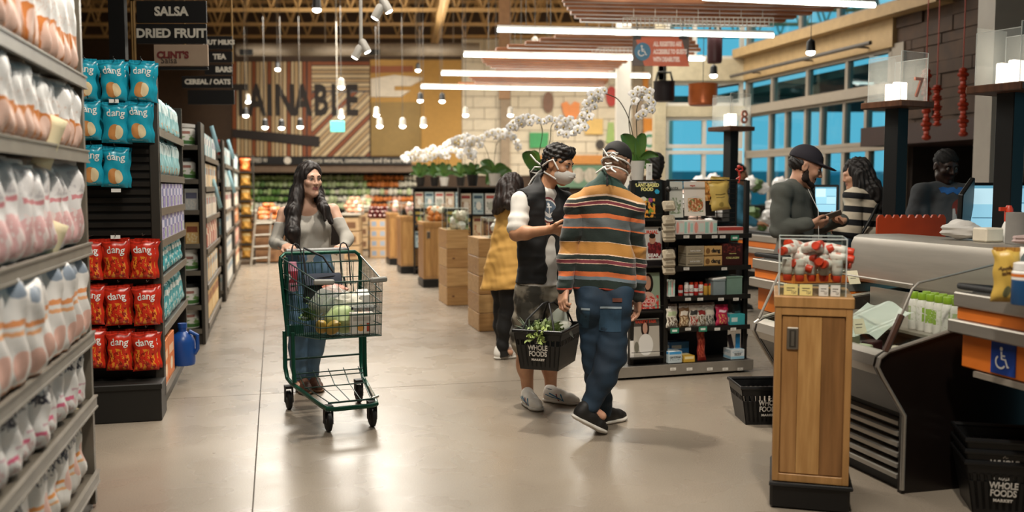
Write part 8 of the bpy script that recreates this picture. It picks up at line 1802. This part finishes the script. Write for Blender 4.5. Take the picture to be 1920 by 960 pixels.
def clip(poly, n, d):
    o = []
    for i in range(len(poly)):
        a, c = poly[i], poly[(i + 1) % len(poly)]; fa, fc = a[0] * n[0] + a[1] * n[1] - d, c[0] * n[0] + c[1] * n[1] - d
        if fa <= 0: o.append(a)
        if fa * fc < 0: t = fa / (fa - fc); o.append((a[0] + (c[0] - a[0]) * t, a[1] + (c[1] - a[1]) * t))
    return o
for i in range(24):
    s0 = 585 + 173 + 12 * i - 20; p = [(585, 173), (693, 173), (693, 293), (585, 293)]; p = clip(clip(p, (1, 1), s0 + 9.5), (-1, -1), -s0)
    if len(p) > 2: mpl(p, W3_ if i % 6 in (2,) else (W1, W2)[i % 2], .03 + .006 * (i % 3))
lx = {'A': 488, 'I': 506}
for i, (ch, px, w) in enumerate((('T', 452, 26), ('A', 482, 30), ('I', 507, 12), ('N', 535, 30), ('A', 568, 30), ('B', 602, 26), ('L', 632, 24), ('E', 660, 24))):
    o = lettering(ch, 1.12, mat('mural letter', '#2a211a', .7), mural, faceM((P(px, 192, YM).x - mo.x, -.045, P(px, 191, YM).z - mo.z)), depth=.012, sx=.6, bold=.035)
mpl([(437, 242), (600, 256), (600, 276), (437, 258)], mat('mural dark bar', '#241a14', .7), .03, -.075)
b = MB(); p0, p1 = P(440, 302, 23.25), P(772, 302, 23.25); b.rbox(p0.x, p1.x, 23.2, 23.26, P(0, 309, 23.2).z, P(0, 294, 23.2).z, .004); t = thing('sign_band', 'black sign band with white words above the produce wall', 'sign'); obj('board', b, M_sb, t)
lettering('supports workers, communities and the environment', .17, M_signtxt, t, faceM((P(678, 301, 23.2).x, 23.19, P(678, 301, 23.2).z)), sx=.78); b = MB(); b.prism([(a + P(534, 0, 23.2).x, c + P(0, 301, 23.2).z) for a, c in ring(.09, .09, 20)], .01, lambda a, c, q: (a, 23.19 + q, c)); obj('round_mark', b, M_signtxt, t); lettering('CERTIFIED W', .15, M_signtxt, t, faceM((P(478, 301, 23.2).x, 23.19, P(478, 301, 23.2).z)), sx=.7)
def decor(nm, lab, poly, d, m, th=.06, cat='wall decor'): b = MB(); c = P(*poly[0], d); q = [P(x, y, d) - c for x, y in poly]; b.prism([(v.x, v.z) for v in q][::-1], th, lambda a, c_, t: (a, t - th, c_)); o = obj(nm, b, m); o.location = c; tag(o, lab, cat); return o
pr_ = lambda n, c: mat('decor ' + n, c, .6, var=.08)
cir = lambda x, y, a, b_: [(x + p, y + q) for p, q in ring(a, b_, 20)]
YD = YB - .03
for nm, lab, poly, m in (('wall_panel', 'cream curved panel on the ochre wall right of the mural', [(696, 148), (740, 141), (792, 146), (792, 150), (770, 162), (740, 162), (740, 170), (770, 170), (752, 182), (696, 182)], pr_('cream', '#d9cdb9')), ('wall_bar', 'brown bar over the cream panel on the ochre wall', [(696, 124), (775, 124), (775, 135), (696, 137)], pr_('brown', '#8c4a1f')), ('wall_picture', 'ochre picture panel with pale arcs below the cream panel', [(696, 192), (790, 192), (790, 292), (696, 292)], pr_('ochre', '#8f7236')), ('wall_shape', 'orange heart shaped ornament on the cream wall', [(1052, 195), (1062, 190), (1069, 198), (1077, 190), (1087, 194), (1086, 212), (1072, 236), (1056, 212)], pr_('orange', '#e08a4a')), ('wall_shape', 'brown oval ornament on the cream wall', cir(1028, 192, 10, 20), pr_('umber', '#7d5c48')), ('wall_shape', 'green rectangular panel on the cream wall', [(993, 249), (1029, 249), (1027, 276), (993, 278)], pr_('green', '#3f9a5c')),
    ('wall_shape', 'red round ornament beside the white column', cir(1146, 181, 10, 19), pr_('red', '#b5342c')), ('wall_shape', 'small orange upright panel right of the white column', [(1202, 135), (1215, 135), (1215, 166), (1202, 166)], pr_('amber', '#d98a2c')), ('wall_shape', 'tan rectangular panel on the cream wall', [(1096, 223), (1130, 223), (1130, 252), (1096, 252)], pr_('tan', '#d9b46a')), ('wall_shape', 'pale green bottle shaped ornament on the cream wall', [(1140, 230), (1150, 230), (1152, 268), (1136, 268)], pr_('lime', '#9ab56a')), ('wall_shape', 'dark round ornament low on the cream wall', cir(1125, 271, 8, 9), pr_('dark', '#3a332c')), ('wall_ledge', 'orange ledge low on the cream wall behind the two men', [(1000, 291), (1130, 291), (1130, 308), (1000, 308)], pr_('ledge', '#c4833c')),
    ('wall_panel', 'green band with round plates below the orange ledge', [(1000, 310), (1140, 310), (1140, 352), (1000, 352)], pr_('sage', '#5c7d64')), ('wall_shape', 'cream round plate on the green band, right one', cir(1107, 329, 13, 14), pr_('plate', '#c9bfae')), ('wall_shape', 'cream round plate on the green band, left one', cir(1084, 329, 12, 14), pr_('plate', '#c9bfae')), ('round_sign_board', 'orange board behind the round green ring sign', [(1206, 222), (1238, 222), (1238, 300), (1206, 300)], pr_('amber', '#d98a2c'))):
    o = decor(nm, lab, poly, YD - (.08 if 'plate' in lab else .0), m)
o = decor('round_sign', 'round white sign with a green ring beside the white column', cir(1218, 264, 16, 18), YD - .08, pr_('white', '#dcd8ce'), cat='sign'); b = MB(); c = P(1218, 264, YD - .16) - o.location; n = 28; r0, r1 = .11, .17
b.add([(c.x + r * math.cos(6.283 * i / n), c.y, c.z + r * math.sin(6.283 * i / n)) for r in (r0, r1) for i in range(n)] + [(c.x + r * math.cos(6.283 * i / n), c.y + .015, c.z + r * math.sin(6.283 * i / n)) for r in (r0, r1) for i in range(n)], [(i, (i + 1) % n, n + (i + 1) % n, n + i) for i in range(n)] + [(n + i, n + (i + 1) % n, 3 * n + (i + 1) % n, 3 * n + i) for i in range(n)] + [((i + 1) % n, i, 2 * n + i, 2 * n + (i + 1) % n) for i in range(n)]); obj('green_ring', b, pr_('ring', '#2f8c64'), o)
# produce wall
pw = thing('produce_case', 'long refrigerated produce wall under the black sign band', 'display case', (0, 23.6, 0)); a0, a1 = P(447, 0, 23.6).x, P(775, 0, 23.6).x
b = MB(); b.box(a0, a1, .6, 1.2, 0, 1.8); obj('back', b, M_black, pw); b = MB(); b.box(a0, a1, -.4, .6, 0, .62); obj('base', b, M_caseb, pw)
steps = [(.95, -.3), (1.12, -.1), (1.3, .1), (1.5, .3), (1.66, .45)]
for z, y in steps: b = MB(); b.box(a0, a1, y, .62, z - .1, z - .06); obj('shelf', b, M_rack, pw)
pk = dict(g=('head_of_greens', M_leaf, 'green'), d=('head_of_greens', mat('fresh greens', '#6d9146', .5, col2='#456b30', scale=20), 'dark green'), o=('carrot_bunch', mat('carrot orange', '#d9823f', .5, var=.15), 'orange'), w=('white_vegetable', mat('cauliflower white', '#ddd8c6', .7), 'white'), p=('peach', mat('peach', '#d9a080', .5, var=.12), 'peach'), c=('cabbage', mat('pale cabbage', '#c4cfa0', .5, var=.15), 'pale green'), r=('radish', mat('dark red apple', '#5a1414', .3, var=.2), 'red'))
pm = {}
for k_, (nm, m, cn) in pk.items():
    b = MB(); lumpy(b, (0, 0, 0), (.075, .075, .065), .14, ord(k_), 10, 7); pm[k_] = b.mesh(nm); pm[k_].materials.append(m)
rows = ['wwwwwwwwwwwwwwwccccccccpppoooooooooppp', 'ddddddddgdddddddwwwccwwcwcwcpooooppooo', 'gdgdggddggdgddggccdcwccgcgcgwwcpwwcwcw', 'gggdggggcgggcgggcgccgcccgcgooooooowwww', 'gggggggggggggggggccgcgcgcgooooooooowww']
for r, row in enumerate(rows):
    for i, ch in enumerate(row):
        x = a0 + (a1 - a0) * (i + .5) / len(row); z, y = steps[r]
        o = link(pk[ch][0], pm[ch], None, None, (x, 23.6 + y + .1 + rnd.uniform(-.03, .03), z + .02)); o.rotation_euler = (rnd.uniform(-.4, .4), 0, rnd.uniform(0, 6)); o.scale = (1, 1, rnd.uniform(.9, 1.5)); tag(o, '%s produce on the %s tier of the produce wall' % (pk[ch][2], ORD[r]), 'produce', '%s produce, tier %d of the produce wall' % (pk[ch][2], r + 1))
def table(lab, px0, px1, pyt, pyb, kinds, n, glab, m=None):
    d = G((px0 + px1) / 2, pyb).y; a, c = P(px0, pyt, d), P(px1, pyt, d); w = c.x - a.x; t = thing('produce_table', lab, 'table', ((a.x + c.x) / 2, d, 0), AUV * .3); z = a.z
    b = MB(); b.rbox(-w / 2, w / 2, 0, 1.0, z - .05, z, .01); obj('tray', b, mat('grey tray', '#a39a8a', .5), t)
    for k in range(3): b = MB(); zz0 = .03 + (z - .1) * k / 3; b.rbox(-w / 2 + .04, w / 2 - .04, .03, .9, zz0, zz0 + (z - .1) / 3 - .02, .01); o = obj('crate', b, m or mat('brown crate', '#8c6440', .7, var=.15), t); b = MB(); b.box(-w / 2 + .1, w / 2 - .1, .024, .031, zz0 + .06, zz0 + (z - .1) / 3 - .1); obj('crate_label', b, mat('crate label', '#5c6f8c' if m else '#6d4a2c', .7), o)
    for k in range(n):
        lay = int(3.2 * k / n); f_ = 1 - .2 * lay; ch = kinds[k % len(kinds)]; o = link(pk[ch][0], pm[ch], None, None, t.location + V((rnd.uniform(-.5, .5) * w * .9 * f_, .1 + .45 * rnd.random() * f_ + .08 * lay, z + .05 + .075 * lay))); o.rotation_euler = (0, 0, rnd.uniform(0, 6)); o.scale = (.75,) * 3; tag(o, glab, 'produce', glab)
table('produce table heaped with oranges at the end of the aisle', 470, 522, 413, 494, 'oopo', 60, 'orange heaped on the table at the aisle end'); table('produce table of peaches behind the cart on the right', 640, 676, 400, 490, 'ppwp', 50, 'peach heaped on the table right of the woman', mat('kraft crate', '#b99a72', .7)); table('produce table of pale fruit, farther right of the woman', 668, 694, 392, 470, 'wcpw', 40, 'pale fruit heaped on the far table', mat('kraft crate', '#b99a72', .7)); table('pale produce table left of the orange table', 442, 472, 400, 470, 'wpwc', 30, 'pale fruit on the table by the aisle shelves')
b = MB(); bpx = [(x, y) for x, y in ((472, 494), (480, 410))]; p, q = G(470, 500), P(480, 400, G(470, 500).y); b.tube([p, q], .02, 8); b.tube([p + V((.25, .3, 0)), q + V((.2, .3, 0))], .02, 8)
for k in range(4): f_ = .15 + .22 * k; b.tube([p.lerp(q, f_), p.lerp(q, f_) + V((.23, .3, 0))], .015, 6)
tag(obj('cart_rail', b, mat('pale metal tube', '#b5b0a4', .4, metal=.4)), 'pale metal stand of tubes before the orange table', 'stand')
# flower department by the windows
fm_ = [];
for s_, m in ((1, M_pet), (2, M_pet), (3, mat('blush bloom', '#d9b8a8', .7)), (4, M_dleaf)): b = MB(); lumpy(b, (0, 0, 0), (.11, .11, .1), .18, s_ + 5, 12, 9, freq=4); me = b.mesh('bloom'); me.materials.append(m); fm_.append(me)
t = thing('flower_stand', 'tiered stand of white flowers by the back windows', 'stand', (2.6, 13.2, 0)); 
for k in range(3): b = MB(); b.box(-.2, 1.9, .25 * k, .25 * k + .3, 0, .75 + .22 * k); obj('tier', b, M_rack, t)
for k in range(66):
    tier = k % 3; x = rnd.uniform(-.1, 1.8); gk = 3 if rnd.random() < .22 else 2 if rnd.random() < .2 else rnd.randrange(2); o = link('flower_bunch' if gk < 3 else 'leafy_bunch', fm_[gk], None, None, (2.6 + x, 13.35 + .25 * tier, .86 + .22 * tier + rnd.uniform(0, .26))); o.scale = (rnd.uniform(.7, 1.1),) * 3; tag(o, ('bunch of white blooms on the flower stand by the windows', 'bunch of white blooms on the flower stand by the windows', 'blush bunch on the flower stand by the windows', 'leafy green bunch on the flower stand by the windows')[gk], 'flowers', ('white', 'white', 'blush', 'green')[gk] + ' bunches on the flower stand')
for k in range(9): b = MB(); lumpy(b, (0, 0, .5), (.5, .3, .6), .15, 90 + k, 12, 9, freq=4); o = obj('shrub', b, M_dleaf); o.location = (3.8 + 1.15 * k, 18.6, -.05); tag(o, 'green shrub outside the back windows, %s from left' % ORD[k], 'shrub', 'shrubs outside')
o = thing('neon_sign', 'pink and teal sign seen through the right entrance windows', 'sign', UVP(12.6, 13.5, 2.9), AUV + PI / 2)
b = MB(); b.rbox(-.45, .45, 0, .1, -.3, .3, .02); obj('panel', b, mat('sign dark teal', '#1f6a7d', .5), o)
for x, z, r in ((-.2, -.05, .16), (0, .1, .15), (.2, .0, .18), (.02, -.12, .13)): b = MB(); b.M = Matrix.Translation((x, -.02, z)); b.ell((0, 0, 0), (r, .03, r * .8), 12, 6); obj('pink_lobe', b, glow('pink sign', '#e8806e', .5), o)
